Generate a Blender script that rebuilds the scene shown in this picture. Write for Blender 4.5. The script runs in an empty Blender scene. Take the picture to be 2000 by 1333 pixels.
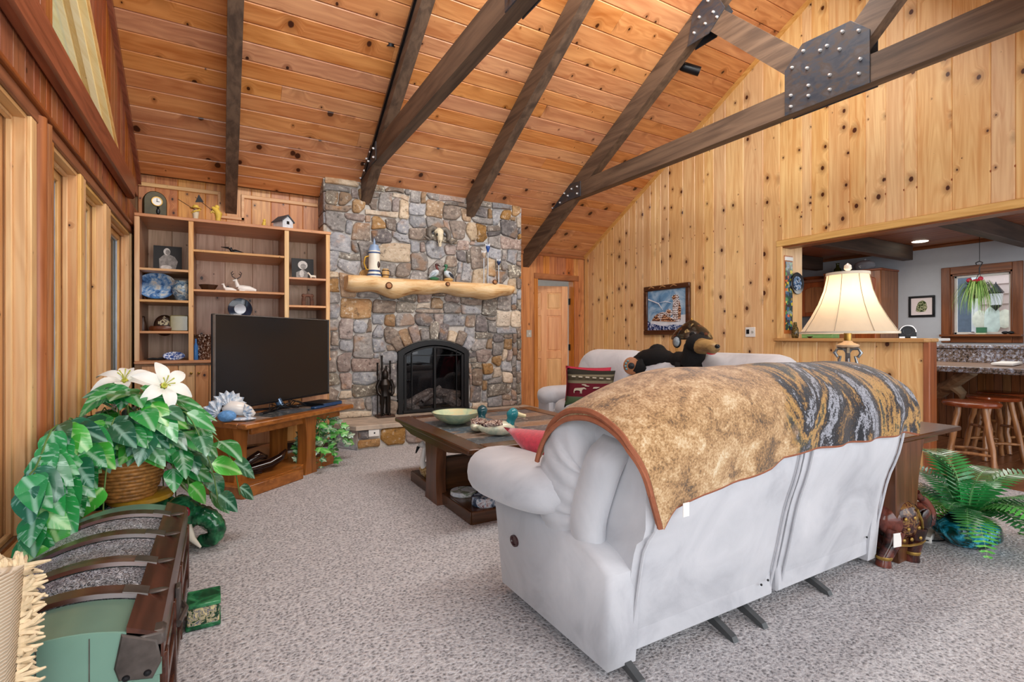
import bpy, math, random
from math import sin, cos, pi, sqrt, radians
from mathutils import Vector, Matrix, noise
random.seed(7)
C = bpy.context.scene.collection
S = bpy.context.scene
# ------------------------------------------------ camera, world, lights
CAMH, FPX = 1.15, 985.0
cd = bpy.data.cameras.new('camera'); cam = bpy.data.objects.new('camera', cd); C.objects.link(cam)
cam.location = (0, 0, CAMH); cam.rotation_euler = (radians(90), 0, radians(-30))
cd.sensor_width = 36; cd.lens = 36*FPX/2000; cd.shift_y = -5.5/2000; cd.clip_start = .02
S.camera = cam
w = bpy.data.worlds.new('sky'); S.world = w; w.use_nodes = True
bg = w.node_tree.nodes['Background']; bg.inputs[0].default_value = (.86, .93, 1, 1); bg.inputs[1].default_value = 1.9
S.view_settings.view_transform = 'Standard'; S.view_settings.look = 'None'
S.view_settings.gamma = 1; S.view_settings.use_curve_mapping = False; S.view_settings.exposure = 0.06
def area(name, loc, rot, sx, sy, power, col=(1, 1, 1)):
    l = bpy.data.lights.new(name, 'AREA'); l.shape = 'RECTANGLE'; l.size = sx; l.size_y = sy; l.energy = power; l.color = col
    o = bpy.data.objects.new(name, l); C.objects.link(o); o.location = loc; o.rotation_euler = rot; return o
area('rear_fill_light', (2.2, -1.9, 1.9), (radians(-98), 0, radians(180)), 5.0, 2.4, 95, (1, .98, .96))  # unseen fill panel behind the camera, added to lighten the near faces
area('side_window_light', (-.62, .4, 1.35), (radians(90), 0, radians(-50)), 1.6, 1.7, 34, (.95, .98, 1))
area('ridge_fill_light', (2.1, 2.1, 4.3), (radians(-50), 0, radians(180)), 4.0, 1.0, 165, (1, .97, .93))  # added fill lamp under the ridge, out of view, brightens the back of the room
area('kitchen_light', (6.9, 3.0, 2.21), (0, 0, 0), 1.4, 2.6, 50, (1, .96, .9))
area('den_light', (4.6, 8.6, 2.3), (0, 0, 0), 1.5, 1.5, 40, (1, .96, .9))

# ------------------------------------------------ picture geometry helpers (real positions on real planes)
def ray(px, py):
    u = (px-1000)/FPX; v = (661-py)/FPX
    return Vector((.5+.8660254*u, .8660254-.5*u, v))
def onZ(px, py, z): r = ray(px, py); t = (z-CAMH)/r.z; return Vector((r.x*t, r.y*t, z))
def onX(px, py, x): r = ray(px, py); t = x/r.x; return Vector((x, r.y*t, CAMH+r.z*t))
def onY(px, py, y): r = ray(px, py); t = y/r.y; return Vector((r.x*t, y, CAMH+r.z*t))
def onD(px, py, d): r = ray(px, py); return Vector((r.x*d, r.y*d, CAMH+r.z*d))

# ------------------------------------------------ mesh builder
class MB:
    def __init__(s, T=None): s.v = []; s.f = []; s.T = T
    def add(s, vs, fs):
        o = len(s.v)
        if s.T is not None: vs = [s.T @ Vector(v) for v in vs]
        s.v += [tuple(v) for v in vs]; s.f += [tuple(i+o for i in f) for f in fs]; return s
    def box(s, x0, x1, y0, y1, z0, z1, b=0.0, R=None, about=None):
        x0, x1 = min(x0, x1), max(x0, x1); y0, y1 = min(y0, y1), max(y0, y1); z0, z1 = min(z0, z1), max(z0, z1)
        c = Vector(((x0+x1)/2, (y0+y1)/2, (z0+z1)/2)); h = ((x1-x0)/2, (y1-y0)/2, (z1-z0)/2)
        b = min(b, .45*min(h))
        if b <= 0:
            vs = [Vector((i*h[0], j*h[1], k*h[2])) for i in (-1, 1) for j in (-1, 1) for k in (-1, 1)]
            fs = [(0, 1, 3, 2), (4, 6, 7, 5), (0, 4, 5, 1), (2, 3, 7, 6), (0, 2, 6, 4), (1, 5, 7, 3)]
        else:
            vs = []; idx = {}
            sg = [(i, j, k) for i in (-1, 1) for j in (-1, 1) for k in (-1, 1)]
            for c_ in sg:
                for a in range(3):
                    idx[c_, a] = len(vs); vs.append(Vector([c_[m]*(h[m]-(0 if m == a else b)) for m in range(3)]))
            fs = []
            for a in range(3):
                p, q = [m for m in range(3) if m != a]
                for sa in (-1, 1):
                    def cc(i, j):
                        t = [0]*3; t[a] = sa; t[p] = i; t[q] = j; return tuple(t)
                    fs.append([idx[cc(i, j), a] for i, j in ((-1, -1), (1, -1), (1, 1), (-1, 1))])
            for k in range(3):
                a, q = [m for m in range(3) if m != k]
                for i in (-1, 1):
                    for j in (-1, 1):
                        def cc(n):
                            t = [0]*3; t[k] = n; t[a] = i; t[q] = j; return tuple(t)
                        fs.append([idx[cc(-1), a], idx[cc(-1), q], idx[cc(1), q], idx[cc(1), a]])
            for c_ in sg: fs.append([idx[c_, 0], idx[c_, 1], idx[c_, 2]])
        if R is not None: vs = [R @ v for v in vs]
        return s.add([v+c for v in vs], fs)
    def obox(s, c, sz, R=None, b=0.0):
        R = R or Matrix.Identity(3); m = MB(); m.box(-sz[0]/2, sz[0]/2, -sz[1]/2, sz[1]/2, -sz[2]/2, sz[2]/2, b)
        return s.add([R @ Vector(v)+Vector(c) for v in m.v], m.f)
    def tube(s, pts, rad, n=8, cap=True, flat=1.0, up=None):
        pts = [Vector(p) for p in pts]; N = len(pts)
        if not hasattr(rad, '__len__'): rad = [rad]*N
        vs = []; fs = []; prev = None
        for i, p in enumerate(pts):
            t = (pts[min(i+1, N-1)]-pts[max(i-1, 0)]).normalized()
            if prev is None:
                a = Vector(up) if up else (Vector((0, 0, 1)) if abs(t.z) < .9 else Vector((1, 0, 0)))
            else: a = prev
            x = (a-t*a.dot(t)).normalized(); prev = x; y = t.cross(x)
            for k in range(n):
                an = 2*pi*k/n; vs.append(p+x*(cos(an)*rad[i])+y*(sin(an)*rad[i]*flat))
        for i in range(N-1):
            for k in range(n): fs.append((i*n+k, i*n+(k+1) % n, (i+1)*n+(k+1) % n, (i+1)*n+k))
        if cap: fs.append(tuple(range(n))[::-1]); fs.append(tuple((N-1)*n+k for k in range(n)))
        return s.add(vs, fs)
    def cyl(s, p, q, r, r2=None, n=12): return s.tube([p, q], [r, r if r2 is None else r2], n)
    def lathe(s, prof, c=(0, 0, 0), n=24, R=None, sx=1, sy=1):
        vs = []; fs = []; c = Vector(c); R = R or Matrix.Identity(3)
        for r, z in prof:
            for k in range(n):
                a = 2*pi*k/n; vs.append(R @ Vector((max(r, 1e-4)*cos(a)*sx, max(r, 1e-4)*sin(a)*sy, z))+c)
        for i in range(len(prof)-1):
            for k in range(n): fs.append((i*n+k, i*n+(k+1) % n, (i+1)*n+(k+1) % n, (i+1)*n+k))
        return s.add(vs, fs)
    def sph(s, c, r, n=14, m=8, R=None, e=1.0):
        r = r if hasattr(r, '__len__') else (r, r, r); R = R or Matrix.Identity(3); c = Vector(c)
        vs = []; fs = []
        pw = lambda t: math.copysign(abs(t)**e, t)
        for i in range(m+1):
            ph = -pi/2+pi*i/m
            for k in range(n):
                a = 2*pi*k/n
                vs.append(R @ Vector((r[0]*pw(cos(ph))*pw(cos(a)), r[1]*pw(cos(ph))*pw(sin(a)), r[2]*pw(sin(ph))))+c)
        for i in range(m):
            for k in range(n): fs.append((i*n+k, i*n+(k+1) % n, (i+1)*n+(k+1) % n, (i+1)*n+k))
        return s.add(vs, fs)
    def prism(s, poly, axis, a0, a1, ch=0.0):
        # poly in the two other axes, extruded along axis from a0 to a1; ch chamfers the a1 face
        def P(p, a):
            if axis == 0: return Vector((a, p[0], p[1]))
            if axis == 1: return Vector((p[0], a, p[1]))
            return Vector((p[0], p[1], a))
        n = len(poly); rings = [[P(p, a0) for p in poly]]
        if ch > 0:
            sg = 1 if a1 > a0 else -1
            cx = sum(p[0] for p in poly)/n; cy = sum(p[1] for p in poly)/n
            ins = []
            for i in range(n):
                p0 = Vector(poly[i-1]); p1 = Vector(poly[i]); p2 = Vector(poly[(i+1) % n])
                e1 = (p1-p0); e2 = (p2-p1)
                if e1.length < 1e-6 or e2.length < 1e-6: ins.append(p1); continue
                e1.normalize(); e2.normalize()
                n1 = Vector((-e1.y, e1.x)); n2 = Vector((-e2.y, e2.x)); ct = Vector((cx, cy))
                if n1.dot(ct-p1) < 0: n1 = -n1
                if n2.dot(ct-p1) < 0: n2 = -n2
                bi = (n1+n2); L = bi.length
                bi = bi/L if L > 1e-6 else n1
                ins.append(p1+bi*ch/max(.35, bi.dot(n1)))
            rings += [[P(p, a1-sg*ch) for p in poly], [P(p, a1) for p in ins]]
        else: rings += [[P(p, a1) for p in poly]]
        vs = [v for r in rings for v in r]; fs = [tuple(range(n)), tuple((len(rings)-1)*n+k for k in range(n))]
        for i in range(len(rings)-1):
            for k in range(n): fs.append((i*n+k, i*n+(k+1) % n, (i+1)*n+(k+1) % n, (i+1)*n+k))
        return s.add(vs, fs)
    def grid(s, rows, closed_u=False, closed_v=False):
        # rows: list of equal length point lists
        R_ = len(rows); n = len(rows[0]); vs = [p for r in rows for p in r]; fs = []
        for i in range(R_ if closed_v else R_-1):
            for k in range(n if closed_u else n-1):
                fs.append((i*n+k, i*n+(k+1) % n, ((i+1) % R_)*n+(k+1) % n, ((i+1) % R_)*n+k))
        return s.add(vs, fs)
    def mesh(s, name, mat=None, sharp=38, thick=0):
        import bmesh
        me = bpy.data.meshes.new(name); me.from_pydata(s.v, [], s.f); me.validate()
        bm = bmesh.new(); bm.from_mesh(me)
        bmesh.ops.remove_doubles(bm, verts=bm.verts, dist=1e-5)
        bmesh.ops.recalc_face_normals(bm, faces=bm.faces)
        if thick: bmesh.ops.solidify(bm, geom=bm.faces[:], thickness=thick)
        bm.to_mesh(me); bm.free()
        me.shade_smooth(); me.set_sharp_from_angle(angle=radians(sharp))
        if mat: me.materials.append(mat)
        return me
def put(name, me, parent=None, label=None, cat=None, group=None, kind=None):
    o = bpy.data.objects.new(name, me); C.objects.link(o)
    if parent is not None:
        o.parent = parent; L = Vector((0, 0, 0)); p = parent
        while p is not None: L += p.location; p = p.parent
        o.location = -L
    if label: o['label'] = label
    if cat: o['category'] = cat
    if group: o['group'] = group
    if kind: o['kind'] = kind
    return o
def ob(name, mb, mat, parent=None, sharp=38, thick=0, **k): return put(name, mb.mesh(name, mat, sharp, thick), parent, **k)
def struct(name, mb, mat, parent=None, **k):
    o = ob(name, mb, mat, parent, **k)
    if parent is None: o['kind'] = 'structure'
    return o
def sroot(name, loc=(0, 0, 0)):
    o = bpy.data.objects.new(name, None); C.objects.link(o); o.location = loc; o['kind'] = 'structure'; o.empty_display_size = .1; return o
def thing(name, label, cat, loc=(0, 0, 0), group=None):
    o = bpy.data.objects.new(name, None); C.objects.link(o); o.location = loc; o.empty_display_size = .1
    o['label'] = label; o['category'] = cat
    if group: o['group'] = group
    return o
def rotz(a): return Matrix.Rotation(a, 3, 'Z')
def TR(loc, a=0, s=1.0): return Matrix.Translation(Vector(loc)) @ Matrix.Rotation(a, 4, 'Z') @ Matrix.Scale(s, 4)
def tilt(loc, d, a=0): # matrix whose local +Z points along d
    return Matrix.Translation(Vector(loc)) @ Vector(d).to_track_quat('Z', 'Y').to_matrix().to_4x4() @ Matrix.Rotation(a, 4, 'Z')

# ------------------------------------------------ materials
def lin(c):
    if isinstance(c, str): c = [int(c[i:i+2], 16) for i in (0, 2, 4)]
    return tuple(((x/255)/12.92 if x/255 <= .04045 else ((x/255+.055)/1.055)**2.4) for x in c[:3])+(1,)
class NT:
    def __init__(s, name):
        s.m = bpy.data.materials.new(name); s.m.use_nodes = True; s.t = s.m.node_tree; s.n = s.t.nodes; s.l = s.t.links
        s.b = s.n['Principled BSDF']
    def nd(s, typ, ins=None, **kw):
        n = s.n.new(typ)
        for k, v in kw.items(): setattr(n, k, v)
        for k, v in (ins or {}).items(): s.set(n.inputs[k], v)
        return n
    def set(s, inp, v):
        if isinstance(v, bpy.types.NodeSocket): s.l.new(v, inp)
        elif isinstance(v, bpy.types.Node): s.l.new(v.outputs[0], inp)
        else: inp.default_value = v
    def math(s, op, a, b=0.0, c=0.0, clamp=False):
        n = s.nd('ShaderNodeMath', {0: a, 1: b, 2: c}, operation=op); n.use_clamp = clamp; return n.outputs[0]
    def mr(s, v, a, b, c=0.0, d=1.0, smooth=True):
        n = s.nd('ShaderNodeMapRange', {0: v, 1: a, 2: b, 3: c, 4: d}); 
        if smooth: n.interpolation_type = 'SMOOTHSTEP'
        return n.outputs[0]
    def mix(s, f, a, b, mode='MIX'):
        n = s.n.new('ShaderNodeMix'); n.data_type = 'RGBA'; n.blend_type = mode
        s.set(n.inputs[0], f); s.set(n.inputs[6], a); s.set(n.inputs[7], b); return n.outputs[2]
    def coord(s, kind='Object'): return s.nd('ShaderNodeTexCoord').outputs[kind]
    def mapping(s, v, sc=(1, 1, 1), loc=(0, 0, 0), rot=(0, 0, 0)):
        return s.nd('ShaderNodeMapping', {'Vector': v, 'Scale': sc, 'Location': loc, 'Rotation': rot}).outputs[0]
    def noise(s, v, sc, det=2, rough=.5, dist=0):
        return s.nd('ShaderNodeTexNoise', {'Vector': v, 'Scale': sc, 'Detail': det, 'Roughness': rough, 'Distortion': dist})
    def ramp(s, v, stops, interp='LINEAR'):
        n = s.nd('ShaderNodeValToRGB', {0: v}); e = n.color_ramp.elements; n.color_ramp.interpolation = interp
        while len(e) > 1: e.remove(e[0])
        e[0].position = stops[0][0]; e[0].color = lin(stops[0][1])
        for p, c in stops[1:]: q = e.new(p); q.color = lin(c)
        return n.outputs[0]
    def bump(s, h, st=.3, d=.01):
        n = s.nd('ShaderNodeBump', {'Height': h, 'Strength': st, 'Distance': d}); s.l.new(n.outputs[0], s.b.inputs['Normal']); return n
    def out(s, col, rough=.5, metal=0, spec=.5):
        s.set(s.b.inputs['Base Color'], col); s.set(s.b.inputs['Roughness'], rough); s.set(s.b.inputs['Metallic'], metal)
        s.set(s.b.inputs['Specular IOR Level'], spec); return s.m
_mc = {}
def plain(name, col, rough=.5, metal=0, var=.12, sc=14, bump=0.0, spec=.5, emit=0):
    """a simple procedural surface: base colour gently mottled by noise"""
    if name in _mc: return _mc[name]
    t = NT(name); v = t.coord(); n = t.noise(v, sc, 3)
    c = lin(col); f = t.mr(n.outputs[0], .3, .7, 1-var, 1+var, False)
    hs = t.nd('ShaderNodeHueSaturation', {'Value': f, 'Color': c})
    if bump: t.bump(t.noise(v, sc*4, 4).outputs[0], bump, .004)
    m = t.out(hs.outputs[0], rough, metal, spec)
    if emit: t.set(t.b.inputs['Emission Color'], c); t.set(t.b.inputs['Emission Strength'], emit)
    _mc[name] = m; return m
def pine(name, axis, light, dark, knot=1.0, kcol='3a1d0c', rough=.38, vary=.16, sA=4.6, sL=3.4, hue=.012, spec=.5):
    if name in _mc: return _mc[name]
    t = NT(name); v = t.coord(); rnd = t.nd('ShaderNodeObjectInfo').outputs['Random']
    off = t.math('MULTIPLY', rnd, 61.0)
    sp = t.nd('ShaderNodeSeparateXYZ', {0: v}); ax = [sp.outputs[i] for i in range(3)]
    L = ax[axis]; oth = [ax[i] for i in range(3) if i != axis]
    A = t.math('ADD', oth[0], t.math('MULTIPLY', oth[1], 1.0 if axis != 0 else .55)); 
    A = t.math('ADD', A, t.math('MULTIPLY', off, .37)); L = t.math('ADD', L, off)
    kv = t.nd('ShaderNodeCombineXYZ', {0: t.math('MULTIPLY', A, sA), 1: t.math('MULTIPLY', L, sL)})
    vo = t.nd('ShaderNodeTexVoronoi', {'Vector': kv.outputs[0], 'Scale': 1.0, 'Randomness': .95}, voronoi_dimensions='2D')
    wob = t.noise(kv.outputs[0], 9, 2); dist = t.math('ADD', vo.outputs['Distance'], t.math('MULTIPLY', t.math('SUBTRACT', wob.outputs[0], .5), .035))
    cs = t.nd('ShaderNodeSeparateColor', {0: vo.outputs['Color']})
    r = t.mr(cs.outputs[0], .15, 1.0, -.01, .088*knot, False)
    r = t.math('MAXIMUM', r, .0005)
    core = t.mr(dist, t.math('MULTIPLY', r, 1.05), t.math('MULTIPLY', r, .7))
    halo = t.mr(dist, t.math('MULTIPLY', r, 3.6), t.math('MULTIPLY', r, .9))
    wide = t.mr(dist, t.math('ADD', t.math('MULTIPLY', r, 4.5), .02), 0.0)
    g1 = t.nd('ShaderNodeCombineXYZ', {0: t.math('ADD', t.math('MULTIPLY', A, 26), t.math('MULTIPLY', wide, 1.1)), 1: t.math('MULTIPLY', L, 1.1)})
    n1 = t.noise(g1.outputs[0], 1.0, 4, .6, .4)
    g2 = t.nd('ShaderNodeCombineXYZ', {0: t.math('ADD', t.math('MULTIPLY', A, 7), t.math('MULTIPLY', wide, .5)), 1: t.math('MULTIPLY', L, .55)})
    n2 = t.noise(g2.outputs[0], 1.0, 2, .5, .8)
    rings = t.math('SINE', t.math('MULTIPLY', n2.outputs[0], 60.0))
    f = t.math('ADD', t.math('MULTIPLY', t.mr(n1.outputs[0], .35, .7), .55), t.math('MULTIPLY', t.math('MULTIPLY_ADD', rings, .5, .5), .28))
    col = t.mix(f, lin(light), lin(dark))
    col = t.mix(t.math('MULTIPLY', halo, .45), col, lin('7a431b'))
    col = t.mix(core, col, lin(kcol))
    r2 = t.math('FRACT', t.math('MULTIPLY', rnd, 17.31))
    hs = t.nd('ShaderNodeHueSaturation', {'Hue': t.mr(r2, 0, 1, .5-hue, .5+hue*.6, False), 'Saturation': t.mr(rnd, 0, 1, .92, 1.08, False), 'Value': t.mr(r2, 0, 1, 1-vary, 1+vary*.7, False), 'Color': col})
    t.bump(n1.outputs[0], .08, .003)
    m = t.out(hs.outputs[0], rough, 0, spec); _mc[name] = m; return m
def streaky(name, axis, light, dark, rough=.3, sc=1.0, contrast=.8):
    if name in _mc: return _mc[name]
    t = NT(name); v = t.coord(); s_ = [22*sc]*3; s_[axis] = 1.6*sc
    n = t.noise(t.mapping(v, s_), 1.0, 4, .6, .5); big = t.noise(v, 2.0, 2)
    f = t.math('ADD', t.math('MULTIPLY', t.mr(n.outputs[0], .3, .7), contrast), t.math('MULTIPLY', t.math('SUBTRACT', big.outputs[0], .5), .5), clamp=True)
    t.bump(n.outputs[0], .15, .003)
    m = t.out(t.mix(f, lin(light), lin(dark)), rough); _mc[name] = m; return m
PW = pine('knotty_pine_wall', 2, 'f3cd92', 'd69c62', knot=1.25, sA=5.2, sL=3.8, kcol='4a2412', vary=.09, hue=.006)
PC = pine('knotty_pine_ceiling', 0, 'e0a069', 'b0683a', sA=4.6, sL=3.6, knot=1.35, rough=.33, vary=.07, kcol='42200f', hue=.005)
PB = pine('knotty_pine_back', 2, 'd99d5e', 'a9683a', vary=.12, knot=.8)
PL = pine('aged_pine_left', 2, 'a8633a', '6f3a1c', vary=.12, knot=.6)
PTX = pine('clear_pine_x', 0, 'e6b878', 'c58e50', knot=.25, vary=.06)
PTY = pine('clear_pine_y', 1, 'e9bd78', 'c8924f', knot=.25, vary=.06)
PTZ = pine('clear_pine_z', 2, 'e8bf84', 'c79057', knot=.3, vary=.06)
REDY = pine('red_pine_y', 1, '9a5a35', '5f3018', knot=.3, vary=.06)
REDZ = pine('red_pine_z', 2, 'b5784a', '7d4626', knot=.6, vary=.06)
BEAM = streaky('dark_stained_beam', 1, '705a48', '3a2c24', .6, .7)
BEAMX = streaky('dark_stained_beam_x', 0, '4e3a2e', '251a14', .6, .7)
OAK = streaky('brown_oak', 2, '8a5230', '5d3118', .35)
OAKY = streaky('brown_oak_y', 1, '8f552f', '5d3118', .35)
def carpet():
    t = NT('speckled_carpet'); v = t.coord(); n = t.noise(v, 85, 3, .65); n2 = t.noise(v, 3.0, 3); 
    vo = t.nd('ShaderNodeTexVoronoi', {'Vector': v, 'Scale': 70.0})
    f = t.math('ADD', t.math('MULTIPLY', n.outputs[0], .75), t.math('MULTIPLY', vo.outputs['Distance'], .35))
    c = t.ramp(f, [(.32, '4c4a4a'), (.43, '868587'), (.52, 'b4b2b5'), (.72, 'd6d4d5')])
    c = t.mix(.2, c, t.mix(n2.outputs[0], lin('9a9a9e'), lin('c6c6c9')))
    t.bump(f, .9, .012); return t.out(c, .95, 0, .1)
CARPET = carpet()
GREYWALL = plain('grey_blue_paint', 'b4b9c0', .6, var=.02)
WHITEP = plain('white_paint', 'e6e4df', .5, var=.03)
BLACKM = plain('black_metal', '14161a', .35, .3)
_t = NT('steel_plate'); _v = _t.coord(); STEEL = _t.out(_t.ramp(_t.noise(_t.mapping(_v, (1, 3, 6)), 2.2, 4, .6, .8).outputs[0], [(.36, '333b47'), (.47, '40454e'), (.54, '4a4340'), (.66, '505054')]), .45, .3)
CHROME = plain('polished_bolt', 'e4e4e4', .25, .6, .02)
BRASS = plain('brass', 'b08a45', .3, .9)
# glass
def glass(name, col=(.9, .95, 1, 1), rough=.0, tint=.5):
    t = NT(name); t.b.inputs['Base Color'].default_value = col; t.b.inputs['Roughness'].default_value = rough
    t.b.inputs['Transmission Weight'].default_value = 1; t.b.inputs['IOR'].default_value = 1.45; return t.m
def pane_glass(name, col=(.8, .88, .95, 1), rf=.12):
    t = NT(name); tr = t.nd('ShaderNodeBsdfTransparent', {0: col}); gl = t.nd('ShaderNodeBsdfGlossy', {0: (1, 1, 1, 1), 'Roughness': .02})
    mx = t.nd('ShaderNodeMixShader', {0: rf, 1: tr.outputs[0], 2: gl.outputs[0]}); o = t.n['Material Output']; t.l.new(mx.outputs[0], o.inputs[0]); return t.m
PANE = pane_glass('window_glass', (.33, .40, .48, 1))
# ================================================= ROOM SHELL
XL, XR, YB, YD, YS = -.71, 5.18, 6.17, 6.59, 5.83      # left wall, right wall, bookcase wall, door wall, stone face
M_ = .575; YR = 2.14                                     # roof pitch, ridge line
def ceil(y): return 2.73+M_*(YB-y) if y >= YR else 2.73+M_*(YB-YR)-M_*(YR-y)
YE = -1.9
# floor
struct('floor', MB().box(XL-.3, XR+.02, YE, 7.0, -.1, 0), CARPET)
kfl = sroot('floor_kitchen', (6.9, 3, 0))
y = YE
for i in range(60):
    x0 = XR+.02
    yy = YE+i*.13
    if yy > 6.2: break
    ob('plank', MB().box(x0, 9.0, yy, yy+.127, -.1, -.004, .003), streaky('kitchen_floor_wood', 0, '8a5a3c', '5e3a26', .3), kfl)
# left wall: solid pieces round the openings, then boards on the face
WZ0, WZ1 = .33, 2.09
wins = [(1.2, 2.86), (3.2, 3.72), (3.86, 4.46), (4.66, 5.62)]
lw = sroot('wall_left', (XL, 2, 0)); WT = .2
core = MB(); core.box(XL-WT, XL-.02, YE, 6.5, -.1, WZ0); core.box(XL-WT, XL-.02, YE, 6.5, WZ1, 2.55)
ed = [YE]+[a for w_ in wins for a in w_]+[6.5]
for a, b in zip(ed[::2], ed[1::2]): core.box(XL-WT, XL-.02, a, b, WZ0, WZ1)
# gable above 2.55 with a raked clerestory opening
CY0, CY1 = 3.17, 5.06
core.prism([(YE, 2.55), (CY0, 2.55), (CY0, ceil(CY0)+.1), (YR, ceil(YR)+.1), (YE, ceil(YE)+.1)], 0, XL-WT, XL-.02)
core.prism([(CY1, 2.55), (6.5, 2.55), (6.5, ceil(6.5)+.1), (CY0, ceil(CY0)+.1), (CY0, 2.55+M_*(CY1-CY0)+.0)], 0, XL-WT, XL-.02)
ob('plaster_core', core, plain('sheathing', '8a6a4c', .8), lw)
random.seed(11)
def board_run(a, b, choices=(.095, .14, .14, .19, .24)):
    r = []; y = a
    while y < b-.03:
        w_ = random.choice(choices); y2 = min(b, y+w_)
        if b-y2 < .05: y2 = b
        r.append((y, y2)); y = y2
    return r
for a, b in board_run(1.0, 6.17, (.09, .115, .14, .14)):
    # strip between the window heads and the beam
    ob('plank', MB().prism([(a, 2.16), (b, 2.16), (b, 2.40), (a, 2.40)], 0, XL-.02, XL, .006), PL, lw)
    rk = lambda q: 2.55+M_*(CY1-q)
    # boards above the clerestory opening
    if b > CY0+.05:
        lo = [max(2.55, rk(a)+.0), max(2.55, rk(b)+.0)]
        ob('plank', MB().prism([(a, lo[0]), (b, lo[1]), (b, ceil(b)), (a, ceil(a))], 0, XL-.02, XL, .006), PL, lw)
    else:
        ob('plank', MB().prism([(a, 2.55), (b, 2.55), (b, ceil(b)), (a, ceil(a))], 0, XL-.02, XL, .006), PL, lw)
    if b <= 6.17:
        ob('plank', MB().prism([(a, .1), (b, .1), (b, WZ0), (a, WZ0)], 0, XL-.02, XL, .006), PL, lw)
for a, b in zip(ed[::2], ed[1::2]):
    if a > 5.5:
        for p, q in board_run(a+.06, 6.17): ob('plank', MB().prism([(p, WZ0), (q, WZ0), (q, 2.16), (p, 2.16)], 0, XL-.02, XL, .006), PL, lw)
# window units
for i, (a, b) in enumerate(wins):
    wr = sroot('window_%d' % (i+1), (XL, (a+b)/2, WZ0))
    dp = .17
    j = MB()
    j.box(XL-dp, XL+.004, b-.022, b, WZ0, WZ1, .002); ob('jamb_lining', j, PTZ, wr)
    ob('jamb_lining', MB().box(XL-dp, XL+.004, a, a+.022, WZ0, WZ1, .002), PTZ, wr)
    ob('head_lining', MB().box(XL-dp, XL+.004, a+.022, b-.022, WZ1-.022, WZ1, .002), PTY, wr)
    ob('sill', MB().box(XL-dp, XL+.035, a-.03, b+.03, WZ0-.03, WZ0+.0, .006), PTY, wr)
    for k, (x0, x1, wd) in enumerate(((XL-.055, XL-.032, .02), (XL-.105, XL-.062, .06))):
        f = MB(); f.box(x0, x1, b-.022-wd, b-.022, WZ0, WZ1-.022, .004); f.box(x0, x1, a+.022, a+.022+wd, WZ0, WZ1-.022, .004)
        f.box(x0, x1, a+.022+wd, b-.022-wd, WZ1-.022-wd, WZ1-.022, .004); f.box(x0, x1, a+.022+wd, b-.022-wd, WZ0, WZ0+wd, .004)
        ob('stop_moulding' if k == 0 else 'sash_frame', f, PTZ, wr)
    f = MB(); x0, x1 = XL-.085, XL-.074; wd = .016; A, B = a+.077, b-.077
    for q in ((A, A+wd), (B-wd, B)): f.box(x0, x1, q[0], q[1], WZ0+.05, WZ1-.077)
    f.box(x0, x1, A, B, WZ1-.077-wd, WZ1-.077); ob('screen_rail', f, plain('bright_aluminium', 'c9ccd0', .3, .6), wr)
    ob('pane', MB().box(XL-.09, XL-.087, a+.07, b-.07, WZ0+.05, WZ1-.07), PANE, wr)
# casings (shared verticals between windows) and the half-round corner trim
tr = sroot('trim_1', (XL, 4, 0))
ob('head_casing', MB().box(XL, XL+.018, 1.0, 5.72, 2.09, 2.15, .006), REDY, tr)
ob('head_cap', MB().box(XL, XL+.035, 1.0, 5.74, 2.15, 2.175, .008), REDY, tr)
for a, b, pr in ((2.86, 2.93, .018), (3.785, 3.86, .016), (3.72, 3.785, .02), (4.46, 4.56, .018), (4.56, 4.66, .014), (5.62, 5.69, .018), (3.13, 3.2, .016)):
    ob('side_casing', MB().box(XL, XL+pr, a, b, .3, 2.09, .008), PTZ if a not in (3.13,) else REDZ, tr)
for yc, r in ((2.985, .035), (3.075, .032)):
    ob('round_casing', MB().tube([(XL+.005, yc, .3), (XL+.005, yc, 2.13)], r, 12), REDZ, tr)
ob('plate_beam', MB().box(XL-.0, XL+.062, YE, 5.46, 2.36, 2.55, .018), REDY, None, kind='structure').name = 'trim_2'
tr3 = sroot('trim_3', (XL, 4, 3))   # raked trims: ceiling edge and clerestory lining
def rake(y0, y1, z0, dx0, dx1, h, mat, name, parent):
    m = MB(); m.prism([(y0, z0), (y1, z0-M_*(y1-y0)), (y1, z0-M_*(y1-y0)-h), (y0, z0-h)], 0, dx0, dx1); return ob(name, m, mat, parent)
rake(YR, 6.17, ceil(YR), XL, XL+.03, .075, REDY, 'rake_trim', tr3)
ZC = 2.55+M_*(CY1-CY0)
for k, (d0, d1, h) in enumerate(((-.2, .005, .025), (-.07, -.035, .055), (-.14, -.10, .075))):
    rake(CY0, CY1, ZC+.0, XL+d0, XL+d1, h, pine('cream_lining', 1, 'f8e6b0', 'ead08c', knot=.1, vary=.02), 'clerestory_lining', tr3)
rake(CY0, CY1, ZC+.035, XL, XL+.016, .04, PTY, 'clerestory_casing', tr3)
ob('clerestory_stile', MB().box(XL-.2, XL+.01, CY0, CY0+.03, 2.55, ZC), REDZ, tr3)
ob('clerestory_pane', MB().prism([(CY0+.03, 2.55), (CY1, 2.55), (CY0+.03, ZC-.02)], 0, XL-.13, XL-.127), pane_glass('clear_window_glass', (.9, .94, 1, 1), .05), tr3)
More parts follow.
